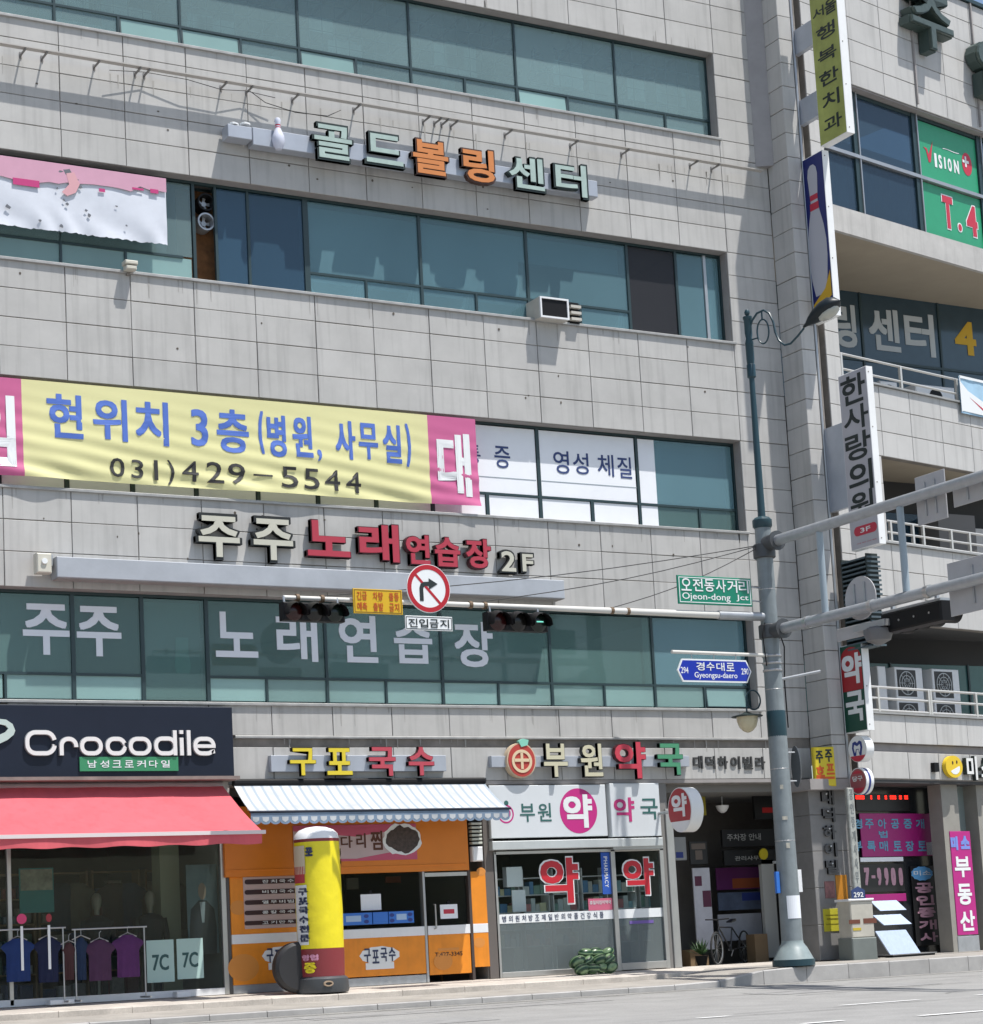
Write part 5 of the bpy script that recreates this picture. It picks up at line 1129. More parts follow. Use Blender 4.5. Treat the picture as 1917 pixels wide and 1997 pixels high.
for L in (702, 512):
    a, b, c, d = fit(F, L, L+78, 1842, 1892, .035)
    mb = MB(); n_ = 22; mb.poly(F, [((a+b)/2+(b-a)/2*math.cos(6.283*i/n_)*(1+.05*(i % 2)), (c+d)/2+.04+(d-c)/2*.72*math.sin(6.283*i/n_)*(1+.06*(i % 2))) for i in range(n_)], .031, .034); mb.box(F, a+.1, b-.12, c, c+.12, .034, .037); mb.build('logo_patch', WPR, t)
    mb = MB(); w_ = (b-a-.12)/4
    for i, ch in enumerate('구포국수'): pc(mb, ch, F, (a+.07+i*w_, a+.07+(i+1)*w_-.03, (c+d)/2-.08-.03*(i == 1), (c+d)/2+.17-.03*(i == 1)), .038, bold=.03)
    mb.build('logo_lettering', LOGO, t)
SW = mat('pale_swirl_print', (.64, .25, .045), rough=.5)
for px, py, r in ((780, 1820, .1), (640, 1888, .28), (475, 1890, .3), (465, 1770, .16), (865, 1892, .2), (938, 1700, .1), (935, 1838, .12)):
    s_, t_ = F.P(px, py, .03); mb = MB()
    mb.ell(F, s_, max(t_, .66+r*.8), r, r*.8, .031, .0325, 18); mb.ring(F, s_, max(t_, .66+r*.8), r*.7, r*.55, r*.12, .033, .034, 18); mb.build('swirl_print', SW, t)
a, b, c, d = fit(F, 845, 905, 1847, 1866, .03); mb = MB(); line(mb, 'T.427-3345', F, (a+.03, b-.03, c, c+(d-c)*.5), .029, bold=.012, k=0); mb.build('phone_lettering', MEN, t)
mb = MB(); mb.box(F, a+.1, b-.1, c+(d-c)*.7, d, .026, .029); mb.build('pale_strip', SW, t)
# pink banner
a, b, c, d = fit(F, 572, 815, 1606, 1682, .14); t = thing('food_banner', 'pink edged food banner with brown hangul and a braised dish picture', 'banner', F.X(a, c, .1))
mb = MB(); mb.box(F, a, b, c, d, .11, .118); mb.build('sheet', mat('dusty_pink_sheet', (.52, .40, .40), rough=.6, var=.05), t)
mb = MB(); mb.poly(F, [(a, d), (a, d-.1), ((a+b)/2, d-.22), (b, d-.06), (b, d)], .1185, .121); mb.poly(F, [(a, c), (a, c+.06), ((a+b)/2, c+.04), (b, c+.22), (b, c)], .1185, .121); mb.build_each('pink_edge', mat('rose_edge', (.52, .09, .16)), t)
mb = MB(); prints(mb, F, [('다', 664, 688, 1630, 1654), ('리', 694, 714, 1625, 1654), ('찜', 722, 747, 1620, 1658)], .123, bold=.03); mb.build('lettering', mat('brown_print', (.10, .03, .015)), t)
s_, t_ = F.P(785, 1637, .12)
mb = MB(); random.seed(3); mb.poly(F, [(s_+.40*math.cos(6.283*i/26)*random.uniform(.9, 1.1), t_+.30*math.sin(6.283*i/26)*random.uniform(.9, 1.1)) for i in range(26)], .1225, .124); mb.build('white_halo', WPR, t)
mb = MB(); mb.poly(F, [(s_+.34*math.cos(6.283*i/26)*random.uniform(.85, 1.1), t_+.25*math.sin(6.283*i/26)*random.uniform(.85, 1.1)) for i in range(26)], .1245, .127); mb.build('dish_picture', mat('braised_brown', (.055, .035, .028), rough=.5, var=.7, nscale=16), t)
random.seed(12)
# items behind the noodle window
for (L, R, T, B, m_, lab, cat) in ((703, 744, 1743, 1776, WPAPER, 'white sheet hung in the noodle shop window', 'notice'), (858, 893, 1763, 1792, WPAPER, 'small framed notice on the noodle shop door', 'notice')):
    a, b, c, d = fit(F, L, R, T, B, -.04); t = thing('hung_notice', lab, cat, F.X(a, c, 0)); mb = MB(); mb.box(F, a, b, c, d, -.048, -.040); mb.build('sheet', m_, t)
    mb = MB(); mb.ell(F, (a+b)/2, d+.04, .035, .03, -.047, -.035, 12); mb.build('suction_hook', BLACK, t)
    if L > 800: mb = MB(); mb.box(F, a+.07, b-.07, c+.09, d-.09, -.039, -.037); mb.build('red_print', RED, t)
BBX = mat('bright_blue_box', (.03, .16, .56), rough=.4); 
a, b, c, d = fit(F, 650, 806, 1776, 1806, .06)
for i in range(3):
    t = thing('box_banner', 'blue printed carton on the noodle window sill, %s' % ('left', 'plain middle', 'right')[i], 'box', F.X(a, c, 0), 'blue cartons on the sill')
    x0, x1 = a+(b-a)*(0, .48, .68)[i], a+(b-a)*(.47, .67, 1)[i]; mb = MB(); mb.bev(F, x0, x1, c, d, .035, .10, .005); mb.build('carton', BBX, t)
    if i != 1:
        mb = MB(); mb.box(F, x0+(x1-x0)*.3, x1-(x1-x0)*.3, c+.06, d-.05, .101, .103); mb.build('pale_label', mat('pale_blue_label', (.36, .5, .7)), t)
        mb = MB()
        for u in (.12, .84):
            for v in (.25, .7): mb.ell(F, x0+(x1-x0)*u, c+(d-c)*v, .05, .035, .101, .104, 10)
        mb.build_each('dark_mark', NAV, t)
# 구포국수 letters
t = thing('noodle_sign', 'yellow and red raised letters 구포국수 on grey boxes above the striped awning', 'sign', F.X(6, 4.3, .1))
r_ = fit(F, 528, 871, 1473, 1505, .12); mb = MB(); mb.bev(F, r_[0], r_[1], r_[2], r_[3], .0, .12, .006); mb.build('raceway', BOXG, t)
YL = mat('yellow_letter_face', (.66, .52, .03), rough=.45)
letters(t, F, [('구', 565, 617, 1459, 1512), ('포', 637, 688, 1459, 1511)], .12, .22, YL, mat('olive_can', (.05, .04, .01)), bold=.02, grow=.015, bold2=.03)
letters(t, F, [('국', 719, 773, 1457, 1513), ('수', 796, 848, 1457, 1512)], .12, .22, mat('rose_red_letter', (.44, .055, .08)), mat('dark_red_can', (.06, .008, .012)), bold=.03, grow=.012, bold2=.04)
# striped awning
DB = 1.0
zf = F.P(740, 1580, DB)[1]; f0 = F.P(489, 1583, DB)[0]; f1 = F.P(993, 1577, DB)[0]; zt = F.P(700, 1528, .1)[1]; t0_ = F.P(455, 1530, .1)[0]; t1_ = F.P(944, 1528, .1)[0]
t = thing('striped_awning', 'blue and white striped awning with a scalloped edge over the noodle shop', 'awning', F.X(5.5, zf, .6))
STW = mat('white_awning_cloth', (.47, .49, .505), rough=.85, spec=.2, var=.2, nscale=3); STB = mat('slate_awning_stripe', (.30, .35, .40), rough=.8)
NS = 28; mb = MB()
for i in range(NS):
    for (u0, u1, k_) in ((0, .72, 0), (.72, 1, 1)):
        q4 = []
        for u in (u0, u1):
            g0 = t0_+(t1_-t0_)*(i+u)/NS; g1 = f0+(f1-f0)*(i+u)/NS; q4.append((g0, g1))
        (a0, a1), (b0_, b1_) = q4; M_ = 6; vs = []
        for j in range(M_+1):
            v = j/M_
            for g0, g1 in ((a0, a1), (b0_, b1_)): vs.append(F.X(g0*(1-v)+g1*v, zt*(1-v)+zf*v-.04*math.sin(math.pi*v), .1+(DB-.1)*v))
        mb.add(vs, [(2*j, 2*j+2, 2*j+3, 2*j+1) for j in range(M_)], k_)
mb.build('fabric', [STW, STB], t)
mb = MB()
for i in range(NS):
    a, b = f0+(f1-f0)*i/NS, f0+(f1-f0)*(i+1)/NS; m_ = (a+b)/2
    mb.poly(F, [(a, zf), (a, zf-.17)] + [(m_-(b-a)/2*math.cos(v), zf-.17-.05*math.sin(v)) for v in (.6, 1.2, 1.57, 1.94, 2.54)] + [(b, zf-.17), (b, zf)], DB-.004, DB+.0, 1)
    mb.poly(F, [(a+.03, zf-.09), (a+.035, zf-.15), (m_, zf-.185), (b-.035, zf-.15), (b-.03, zf-.09)], DB+.001, DB+.003, 0)
mb.build('valance', [STW, mat('denim_blue_valance', (.17, .235, .32), rough=.85, var=.2)], t)
mb = MB(); mb.tube([F.X(f0-.02, zf, DB), F.X(f1+.03, zf, DB)], .022, 8); mb.build('front_bar', NAVB, t)
mb = MB(); mb.tube([F.X(t0_, zt+.03, .1), F.X(t1_, zt+.03, .1)], .07, 10); mb.build('roller', BLACK, t)
mb = MB()
for s in (t0_+.3, t1_-.3): mb.tube([F.X(s, zt-.1, .05), F.X(s-.2, (zt+zf)/2-.2, .5), F.X(s, zf-.03, DB-.04)], .02, 8)
mb.build_each('folding_arm', WHITE, t)
mb = MB(); mb.box(F, t0_-.05, t1_+.1, zt+.1, 4.15, -.2, .02); mb.build('back_board', mat('dark_slate_board', (.03, .035, .04), rough=.6), t)
# inflatable advertising column
CD = 1.12; C0 = Vector((F.P(616, 1900, CD)[0], -CD, .405)); px_m = 1
zt_ = lambda py: F.P(616, py, CD)[1]
rr = (F.P(657, 1760, CD)[0]-F.P(575, 1760, CD)[0])/2
t = thing('advertising_column', 'tall yellow inflatable advertising column with white dome and maroon foot', 'advertising column', C0)
def cx(py): return F.P(577+(py-1620)*.042+39, py, CD)[0]
c_ = Vector((cx(1850), -CD, 0)); h = lambda py: zt_(py)
mb = MB(); mb.lathe(c_, [(rr*1.0, h(1850)), (rr*1.02, h(1780)), (rr*1.0, h(1700)), (rr*.985, h(1643))], 36); mb.build('yellow_body', mat('canary_vinyl', (.78, .66, .015), rough=.42, var=.08, nscale=4, bump=.5, bscale=5), t, smooth=True)
mb = MB(); mb.lathe(c_, [(rr*.985, h(1643)), (rr*.99, h(1637))], 36); mb.build('maroon_band', mat('maroon_vinyl', (.22, .03, .035), rough=.45), t, smooth=True)
mb = MB(); mb.lathe(c_, [(rr*.985, h(1637)), (rr*.93, h(1627)), (rr*.75, h(1619)), (rr*.45, h(1614)), (rr*.1, h(1612))], 36); mb.build('white_dome', mat('white_vinyl', (.78, .78, .78), rough=.4), t, smooth=True)
mb = MB(); mb.lathe(c_, [(rr*.98, h(1907)), (rr*1.0, h(1880)), (rr*1.01, h(1850.5))], 36); mb.build('maroon_foot', MATS['maroon_vinyl'], t, smooth=True)
def curved(nm, m, ph0, ph1, z0, z1, txt=None):
    mb = MB(); n_ = 8; vs = []
    for i in range(n_+1):
        ph = ph0+(ph1-ph0)*i/n_
        for z_ in (z0, z1): vs.append((c_.x+(rr*1.03)*math.sin(ph), c_.y-(rr*1.03)*math.cos(ph), z_))
    mb.add(vs, [(2*i, 2*i+2, 2*i+3, 2*i+1) for i in range(n_)]); return mb.build(nm, m, t)
YM = MATS['canary_vinyl']; 
def curtext(ch, ph, z0, z1, w_, m, nm='lettering', k=1.04):
    vs, fs = glyph(ch, .0, True); mb = MB(); off = []
    for i, (ex, ez) in enumerate(((0, 0), (.012, 0), (-.012, 0), (0, .012), (0, -.012))):
        mb.add([(c_.x+(rr*k+.0005*i)*math.sin(ph+(x-.5)*w_/rr+ex/rr), c_.y-(rr*k+.0005*i)*math.cos(ph+(x-.5)*w_/rr+ex/rr), z0+(z1-z0)*y+ez) for x, y, z in vs], fs)
    return mb.build(nm, m, t)
PH = -1.28
curved('pale_print', mat('pale_print', (.60, .50, .36)), -1.75, -.98, h(1705), h(1650))
curved('red_print', mat('red_vinyl_print', (.45, .05, .06)), -1.75, -1.02, h(1722), h(1690)) 
curved('white_print', WPR, -1.72, -.95, h(1842), h(1726))
for i, ch in enumerate('구포국수전문'): curtext(ch, -1.16, h(1745+i*18), h(1733+i*18), .20, LOGO, k=1.045)
for i, ch in enumerate('구포'): curtext(ch, -.78, h(1670), h(1655), .12, LOGO)
curtext('영업', -.95, h(1872), h(1862), .30, mat('pink_vinyl_print', (.62, .28, .4))); curtext('중', -.95, h(1896), h(1878), .22, YM)
for i, ch in enumerate('국수'): curtext(ch, 1.25, h(1672+i*18), h(1658+i*18), .16, LOGO)
mb = MB(); z0, z1 = .405, h(1907)+.0
mb.lathe((c_.x, c_.y, 0), [(rr*1.12, z0), (rr*1.16, z0+.05), (rr*1.12, z1-.02), (rr*1.0, z1+.02)], 28); mb.build('base', mat('charcoal_plastic', (.055, .06, .065), rough=.5), t, smooth=True)
e = Pl((c_.x-rr*1.0, -CD-.25, 0), (1, 0, 0)); zc = (h(1840)+h(1935))/2; rd = .455
mb = MB(); mb.lathe((c_.x-rr*1.0, -CD+.12, z0+rd*1.0), [(.1, -.16), (rd*.9, -.16), (rd*.97, -.08), (rd*.97, .12), (rd*.85, .17), (.1, .17)], 40, ax=Vector((-.12, -1, 0)).normalized()); mb.build('blower_housing', mat('matt_black_shell', (.02, .02, .022), rough=.6), t, smooth=True)
s_, z_ = F.P(642, 1918, CD+.5); mb = MB(); mb.ring(Pl((0, -CD-rr*1.17, 0), (1, 0, 0)), s_, z_, .09, .05, .025, -.02, .015, 20); mb.build('cable_port', mat('tan_rubber', (.35, .26, .18)), t)
# small grille boards beside the pharmacy
a, b, c, d = fit(F, 917, 941, 1600, 1680, .1); t = thing('vent_stack', 'narrow stack of white vent louvres between noodle shop and pharmacy', 'vent', F.X(a, c, .05))
mb = MB(); mb.bev(F, a, b, c, c+(d-c)*.36, .02, .14, .02); mb.build('lower_box', WHITE, t)
for i in range(6): mb = MB(); mb.bev(F, a, b, c+(d-c)*(.42+i*.095), c+(d-c)*(.475+i*.095), .02, .14, .008); mb.build('louvre', mat('greenish_white_louvre', (.5, .52, .46)), t)
mb = MB(); mb.box(F, a+.01, b-.01, c, d, .0, .03); mb.build('backing', BLACK, t)

# ---- pharmacy
t = thing('pharmacy_letters', 'raised letters 부원약국 with round red fruit emblem above the pharmacy', 'sign', F.X(10.4, 4.3, .1))
r_ = fit(F, 958, 1345, 1474, 1496, .12); mb = MB(); mb.bev(F, r_[0], r_[1], r_[2], r_[3], 0, .12, .006); mb.build('raceway', BOXG, t)
letters(t, F, [('부', 1059, 1109, 1450, 1515), ('원', 1131, 1177, 1450, 1514)], .12, .22, mat('ivory_letter_face', (.56, .53, .38), rough=.45), CANB, bold=.02, grow=.016, bold2=.035)
letters(t, F, [('약', 1198, 1262, 1447, 1518)], .12, .22, mat('coral_letter_face', (.52, .045, .075)), mat('dark_red_can', (.06, .008, .012)), bold=.03, grow=.016, bold2=.04)
letters(t, F, [('국', 1281, 1334, 1450, 1511)], .12, .22, mat('green_letter_face', (.06, .26, .14)), DCAN, bold=.03, grow=.014, bold2=.04)
a, b, c, d = fit(F, 988, 1048, 1448, 1517, .22); sc_, tc_, ra, rb = (a+b)/2, (c+d)/2, (b-a)/2, (d-c)/2
mb = MB(); mb.ell(F, sc_, tc_, ra, rb, .06, .20, 36); mb.build('emblem_can', mat('cream_rim', (.56, .44, .30)), t, smooth=True)
mb = MB(); mb.ell(F, sc_, tc_, ra*.92, rb*.93, .201, .21, 36); mb.build('emblem_face', mat('brick_red_face', (.42, .045, .035)), t)
mb = MB(); mb.ring(F, sc_, tc_-.02, ra*.70, rb*.66, .055, .211, .222, 30); mb.box(F, sc_-.028, sc_+.028, tc_-rb*.5, tc_+rb*.42, .211, .224); mb.box(F, sc_-ra*.5, sc_+ra*.5, tc_-.03, tc_+.03, .211, .2255); mb.build('emblem_cross', mat('cream_line', (.66, .52, .34)), t)
mb = MB(); mb.poly(F, [(sc_, tc_+rb*.75), (sc_+.14, tc_+rb*.85), (sc_+.17, tc_+rb*1.15), (sc_+.05, tc_+rb*1.22), (sc_-.06, tc_+rb*1.1)], .15, .225); mb.build('emblem_leaf', mat('mint_leaf', (.22, .56, .44)), t)
# small dark letters
t = thing('villa_letters', 'small black letters 대덕하이빌라 on the granite fascia above the dark entrance', 'sign', F.X(13.3, 4.4, .02))
DL = mat('dark_bronze_letter', (.04, .04, .04), rough=.5)
letters(t, F, [(ch, 1352+i*24.3, 1372+i*24.3, 1474+i*.3, 1499+i*.3) for i, ch in enumerate('대덕하이빌라')], 0, .03, DL, bold=.025)
t = thing('pharmacy_sign_panel', 'white backlit pharmacy panel with a magenta disc and green lettering', 'sign', F.X(10.4, 3.4, .1))
PANW = mat('white_acrylic_panel', (.62, .65, .67), rough=.35, var=.03); MAG = mat('magenta_print2', (.50, .02, .20), rough=.45); GRP = mat('dark_teal_green_print', (.03, .12, .11))
for (L, R, T, B) in ((953, 1186, 1530, 1635), (1188, 1291, 1527, 1632)):
    r_ = fit(F, L, R, T, B, .10); mb = MB(); mb.bev(F, r_[0], r_[1], r_[2], r_[3], -.05, .10, .01); mb.build('panel', PANW, t)
a, b, c, d = fit(F, 1089, 1167, 1537, 1626, .1); mb = MB(); mb.ell(F, (a+b)/2, (c+d)/2, (b-a)/2, (d-c)/2, .1005, .103, 40); mb.build('magenta_disc', MAG, t)
mb = MB(); prints(mb, F, [('약', 1097, 1157, 1549, 1615)], .105, bold=.045); mb.build('disc_lettering', WPR, t)
mb = MB(); prints(mb, F, [('부', 1013, 1044, 1567, 1603), ('원', 1048, 1076, 1566, 1602), ('국', 1248, 1284, 1557, 1598)], .103, bold=.015); mb.build('green_lettering', GRP, t)
mb = MB(); prints(mb, F, [('약', 1196, 1239, 1555, 1603)], .103, bold=.03); mb.build('pink_lettering', MATS['magenta_print'], t)
a, b, c, d = fit(F, 970, 1003, 1569, 1606, .1); mb = MB(); mb.ring(F, (a+b)/2, (c+d)/2, (b-a)/2, (d-c)/2, .03, .1005, .103); mb.ring(F, (a+b)/2, (c+d)/2+.01, (b-a)/2*.6, (d-c)/2*.6, .025, .1005, .103); mb.build('ring_emblem', MAG, t)
mb = MB(); mb.ell(F, (a+b)/2+.02, d+.03, .05, .05, .1005, .103, 12); mb.build('leaf_dot', GRP, t)
a, b, c, d = fit(F, 960, 1294, 1633, 1658, .16); t = thing('shutter_box', 'pale steel shutter box between the pharmacy panel and its window', 'shutter box', F.X(a, c, .1))
mb = MB(); mb.bev(F, a, b, c, d, -.05, .16, .012); mb.build('case', mat('pale_steel_case', (.50, .53, .53), rough=.4, metal=.2, var=.12, nscale=1.5), t)
mb = MB(); mb.box(F, a+(b-a)*.7, b, c-.05, c-.002, -.05, .14); mb.build('end_rail', STEEL, t)
t = thing('pharmacy_store', 'glazed pharmacy front with big red letters on clear glass', 'shop front', F.X(10.3, .45, 0))
xa, xb, xc = F.P(968, 1760)[0], F.P(1200, 1760)[0], F.P(1299, 1760)[0]; zt = c-.02; zs1, zs0 = F.P(1080, 1779)[1], F.P(1080, 1797)[1]
for nm, x0, x1, z0, z1 in (('frame_post', xa-.04, xa+.04, .45, zt), ('frame_post', xb-.05, xb+.05, .45, zt), ('frame_post', xc-.09, xc, .45, zt), ('bottom_rail', xa+.04, xb-.05, .45, .55), ('bottom_rail', xb+.05, xc-.09, .46, .6), ('top_rail', xa, xc, zt-.06, zt)):
    mb = MB(); mb.bev(F, x0, x1, z0, z1, -.08, .02, .006); mb.build(nm, STEEL, t)
FROST = glass('frosted_shop_glass', (.24, .28, .285), (.6, .7, .7), .8, rough=.25, spec=.4)
for x0, x1 in ((xa+.04, xb-.05), (xb+.05, xc-.09)):
    mb = MB(); mb.box(F, x0, x1, zs0, zt-.06, -.04, -.032); mb.build('pane', GSHOP, t)
    mb = MB(); mb.box(F, x0, x1, .55, zs0, -.04, -.032); mb.build('frosted_pane', FROST, t)
    mb = MB(); mb.box(F, x0, x1, zs0, zs1, -.03, -.026); mb.build('white_band', WPR, t)
mb = MB()
for i, ch in enumerate('병의원처방조제일반의약품건강식품'): s = xa+.12+i*.147; pc(mb, ch, F, (s, s+.09, zs0+.03, zs1-.03), -.024, bold=.012)
mb.build('band_lettering', LOGO, t)
RDL = mat('bright_red_letter', (.52, .015, .03), rough=.4)
for ch, L, R, T, B in (('약', 1052, 1131, 1672, 1763), ('약', 1214, 1277, 1673, 1746)):
    r_ = fit(F, L, R, T, B, -.02); mb = MB(); pc(mb, ch, F, r_, -.029, -.022, bold=.055, grow=.03); mb.build('letter_outline', WPR, t); mb = MB(); pc(mb, ch, F, r_, -.021, -.016, bold=.036); mb.build('letter', RDL, t)
r_ = fit(F, 1171, 1193, 1662, 1744, -.02); mb = MB(); mb.box(F, *r_, -.03, -.02); mb.build('blue_strip', mat('royal_blue_strip', (.02, .09, .42)), t)
mb = MB(); a, b, c, d = r_; hh = (d-c-.2)/8
for i, ch in enumerate('PHARMACY'):
    vs, fs = glyph(ch, .012, True); z1 = d-.08-i*hh; mb.add([F.X(a+.06+(b-a-.12)*y, z1-hh*.85*x, -.017) for x, y, z in vs], fs)
mb.build('strip_lettering', WPR, t)
r_ = fit(F, 1147, 1195, 1751, 1776, -.02); mb = MB(); mb.box(F, *r_, -.03, -.022); mb.build('pink_label', mat('pink_label', (.55, .12, .20)), t)
mb = MB(); line(mb, '휴일지킴이약국', F, (r_[0]+.03, r_[1]-.03, r_[2]+(r_[3]-r_[2])*.5, r_[3]-.04), -.020, bold=.012); mb.build('label_lettering', WPR, t)
r_ = fit(F, 1228, 1275, 1794, 1802, -.02); mb = MB(); mb.box(F, *r_, -.03, -.024); mb.build('violet_label', mat('violet_label', (.16, .10, .36)), t)
# pharmacy shelves with boxes
PI = Pl((0, .55, 0), (1, 0, 0)); random.seed(21)
cols_ = [(.55, .6, .6), (.1, .25, .45), (.6, .6, .55), (.3, .5, .55), (.5, .2, .2), (.2, .35, .3), (.65, .62, .4)]
for i in range(6):
    s0 = xa+.25+i*.68; t = thing('medicine_shelf', 'white shelf of medicine boxes behind the pharmacy glass, '+('at the far left', 'second from the left', 'behind the big red letter', 'beside the blue strip', 'behind the door mullion', 'at the far right behind the door')[i], 'shelf', PI.X(s0, .45, 0), 'medicine shelves'); 
    mb = MB(); mb.box(PI, s0, s0+.6, .45, .5, -.3, 0)
    for j in range(5): mb.box(PI, s0, s0+.6, 1.0+j*.33, 1.02+j*.33, -.3, 0)
    mb.box(PI, s0, s0+.02, .45, 2.5, -.3, 0); mb.box(PI, s0+.58, s0+.6, .45, 2.5, -.3, 0); mb.build('rack', WHITE, t)
    for j in range(4):
        x_ = s0+.03
        while x_ < s0+.5:
            w_, h_ = random.uniform(.07, .16), random.uniform(.12, .26); mb = MB(); mb.bev(PI, x_, min(x_+w_, s0+.57), 1.02+j*.33, 1.02+j*.33+h_, -.2, -.01, .004); x_ += w_+.008
            k_ = random.randrange(7); mb.build('medicine_box', mat('carton_%d' % k_, cols_[k_], rough=.5), t)
for (L, R, T, B, nm, lab) in ((987, 1020, 1690, 1730, 'carton', 'pair of pale cartons stacked in the pharmacy window'), (998, 1027, 1735, 1779, 'white_notice_board', 'tall white notice board standing in the pharmacy window')):
    e = Pl((0, .3, 0), (1, 0, 0)); a, b, c, d = fit(e, L, R, T, B); mb = MB(); mb.bev(e, a, b, c, d, -.15 if nm == 'carton' else -.02, 0, .006); o = mb.build(nm, WPAPER); tag(o, lab, 'box' if nm == 'carton' else 'notice board')
# watermelons
MEL = bpy.data.materials.new('striped_melon'); MEL.use_nodes = True; MATS['striped_melon'] = MEL
n = MEL.node_tree.nodes; L_ = MEL.node_tree.links; p = n['Principled BSDF']; p.inputs['Roughness'].default_value = .3
tc = n.new('ShaderNodeTexCoord'); wv = n.new('ShaderNodeTexWave'); wv.wave_type = 'BANDS'; wv.bands_direction = 'Y'; wv.inputs['Scale'].default_value = 5; wv.inputs['Distortion'].default_value = 1.6; wv.inputs['Detail'].default_value = 3
L_.new(tc.outputs['Object'], wv.inputs['Vector']); cr = n.new('ShaderNodeValToRGB'); cr.color_ramp.elements[0].color = (.012, .045, .018, 1); cr.color_ramp.elements[1].color = (.17, .26, .13, 1); cr.color_ramp.elements[0].position = .45
L_.new(wv.outputs[0], cr.inputs[0]); L_.new(cr.outputs[0], p.inputs['Base Color'])
random.seed(5)
mel = [(1135, 1893, 0, 'bottom row of the heap, leftmost'), (1154, 1892, 0, 'bottom row of the heap, second from the left'), (1173, 1891, 0, 'bottom row of the heap, third from the left'), (1191, 1889, 0, 'bottom row of the heap, rightmost'),
       (1126, 1882, 1, 'middle row of the heap, sticking out at the left'), (1147, 1879, 1, 'middle row of the heap, second from the left'), (1167, 1878, 1, 'middle row of the heap, third from the left'), (1187, 1879, 1, 'middle row of the heap, rightmost'),
       (1143, 1864, 2, 'top row of the heap, leftmost and steepest'), (1162, 1866, 2, 'top row of the heap, in the middle'), (1184, 1863, 2, 'top row of the heap, rightmost')]
mm = None
for i, (px, py, rw, wh) in enumerate(mel):
    if mm is None:
        mb = MB(); N = 16; M_ = 10; vs = []
        for a in range(M_+1):
            th = math.pi*a/M_
            for b in range(N): vs.append((.165*math.cos(th), .108*math.sin(th)*math.cos(6.2832*b/N), .108*math.sin(th)*math.sin(6.2832*b/N)))
        mb.add(vs, [(a*N+b, a*N+(b+1) % N, (a+1)*N+(b+1) % N, (a+1)*N+b) for a in range(M_) for b in range(N)]); o = mb.build('watermelon', MEL, base=(0, 0, 0), smooth=True); mm = o
    else: o = mm.copy(); COL.objects.link(o)
    yy = -(.52, .42, .30)[rw]; s_ = F.P(px, py, -yy)[0]
    o.location = (s_, yy, (.535, .675, .815)[rw]); o.rotation_euler = (random.uniform(-3, 3), random.uniform(-.6, .05), random.uniform(-.6, .4)); o.scale = [random.uniform(.9, 1.1)]*3
    tag(o, 'striped green watermelon, '+wh, 'watermelon', 'watermelons heaped by the pharmacy')
# round pharmacy sign on the post
t, pl, sc_, tc_, ra, rb = roundsign('oval red and white pharmacy sign with chrome rim beside the dark entrance', F.P(1318, 1570, .9)[0]-.0, (1300, 1352, 1532, 1626), None, thick=.28)
t['category'] = 'sign'
mb = MB(); mb.ell(pl, sc_, tc_, ra*.94, rb*.96, .002, .005, 36); mb.build('white_face', WPR, t)
mb = MB(); mb.poly(pl, [(sc_+ra*.94*math.cos(v), tc_+rb*.96*math.sin(v)) for v in [-.55+(math.pi+1.1)*i/26 for i in range(27)]], .006, .009); mb.build('red_face', MATS['deep_red_face'], t)
mb = MB(); put(mb, '약', pl, (sc_-ra*.62, sc_+ra*.66, tc_-rb*.32, tc_+rb*.72), .012, bold=.05); mb.build('lettering', WPR, t)
mb = MB(); mb.tube([pl.X(0, tc_, -.14), pl.X(sc_-ra+.03, tc_, -.14)], .03, 8); mb.build('bracket', FRAMEG, t)

# ---- entrance recess
LB = Pl((0, 3.2, 0), (1, 0, 0)); GRN = mat('grey_column_granite', (.22, .215, .21), rough=.5, var=.12, nscale=4)
q = MB(); q.box(LB, xC2+.1, 18.5, .42, 4.0, -.1, 0); q.build('lobby_rear_wall', mat('lobby_stone', (.13, .12, .11), rough=.7, var=.15), bld)
e0, e1 = F.P(1308, 1760, 0)[0], F.P(1322, 1760, 0)[0]
q = MB(); q.bev(F, e0, e1, .44, 3.6, -.12, .02, .01); o = q.build('entrance_post', STEEL, base=F.X(e0, .44, 0)); tag(o, 'slim steel post at the left of the dark entrance', 'post')
LP = Pl((0, 1.4, 0), (1, 0, 0)); LQ = Pl((0, 2.2, 0), (1, 0, 0))
def poster(nm, lab, pl, box, m, cat='poster', th=.03, extra=None):
    a, b, c, d = fit(pl, *box); t = thing(nm, lab, cat, pl.X((a+b)/2, c, 0)); mb = MB(); mb.bev(pl, a, b, c, d, -th, 0, .004); mb.build('sheet' if th < .05 else 'panel', m, t)
    if extra: extra(t, pl, a, b, c, d)
    return t
def bars(m, *rs):
    def f(t, pl, a, b, c, d):
        for (x0, x1, y0, y1) in rs: mb = MB(); mb.box(pl, a+(b-a)*x0, a+(b-a)*x1, c+(d-c)*y0, c+(d-c)*y1, .001, .004); mb.build('print_block', m, t)
    return f
def words_(m, *rs):
    def f(t, pl, a, b, c, d):
        for (tx, x0, x1, y0, y1) in rs: mb = MB(); put(mb, tx, pl, (a+(b-a)*x0, a+(b-a)*x1, c+(d-c)*y0, c+(d-c)*y1), .003, bold=.012); mb.build('lettering', m, t)
    return f
PALEW = mat('lobby_white_sheet', (.50, .50, .54), rough=.6, var=.12, nscale=4); BLK = mat('black_board', (.012, .012, .013), rough=.4); GW = mat('grey_board_print', (.36, .36, .34))
poster('wall_poster', 'narrow tall white printed sheet on the left lobby wall', LP, (1350, 1394, 1692, 1853), PALEW, extra=bars(mat('wine_print', (.10, .02, .05)), (.5, .98, .52, .72), (.1, .5, .78, .9)))
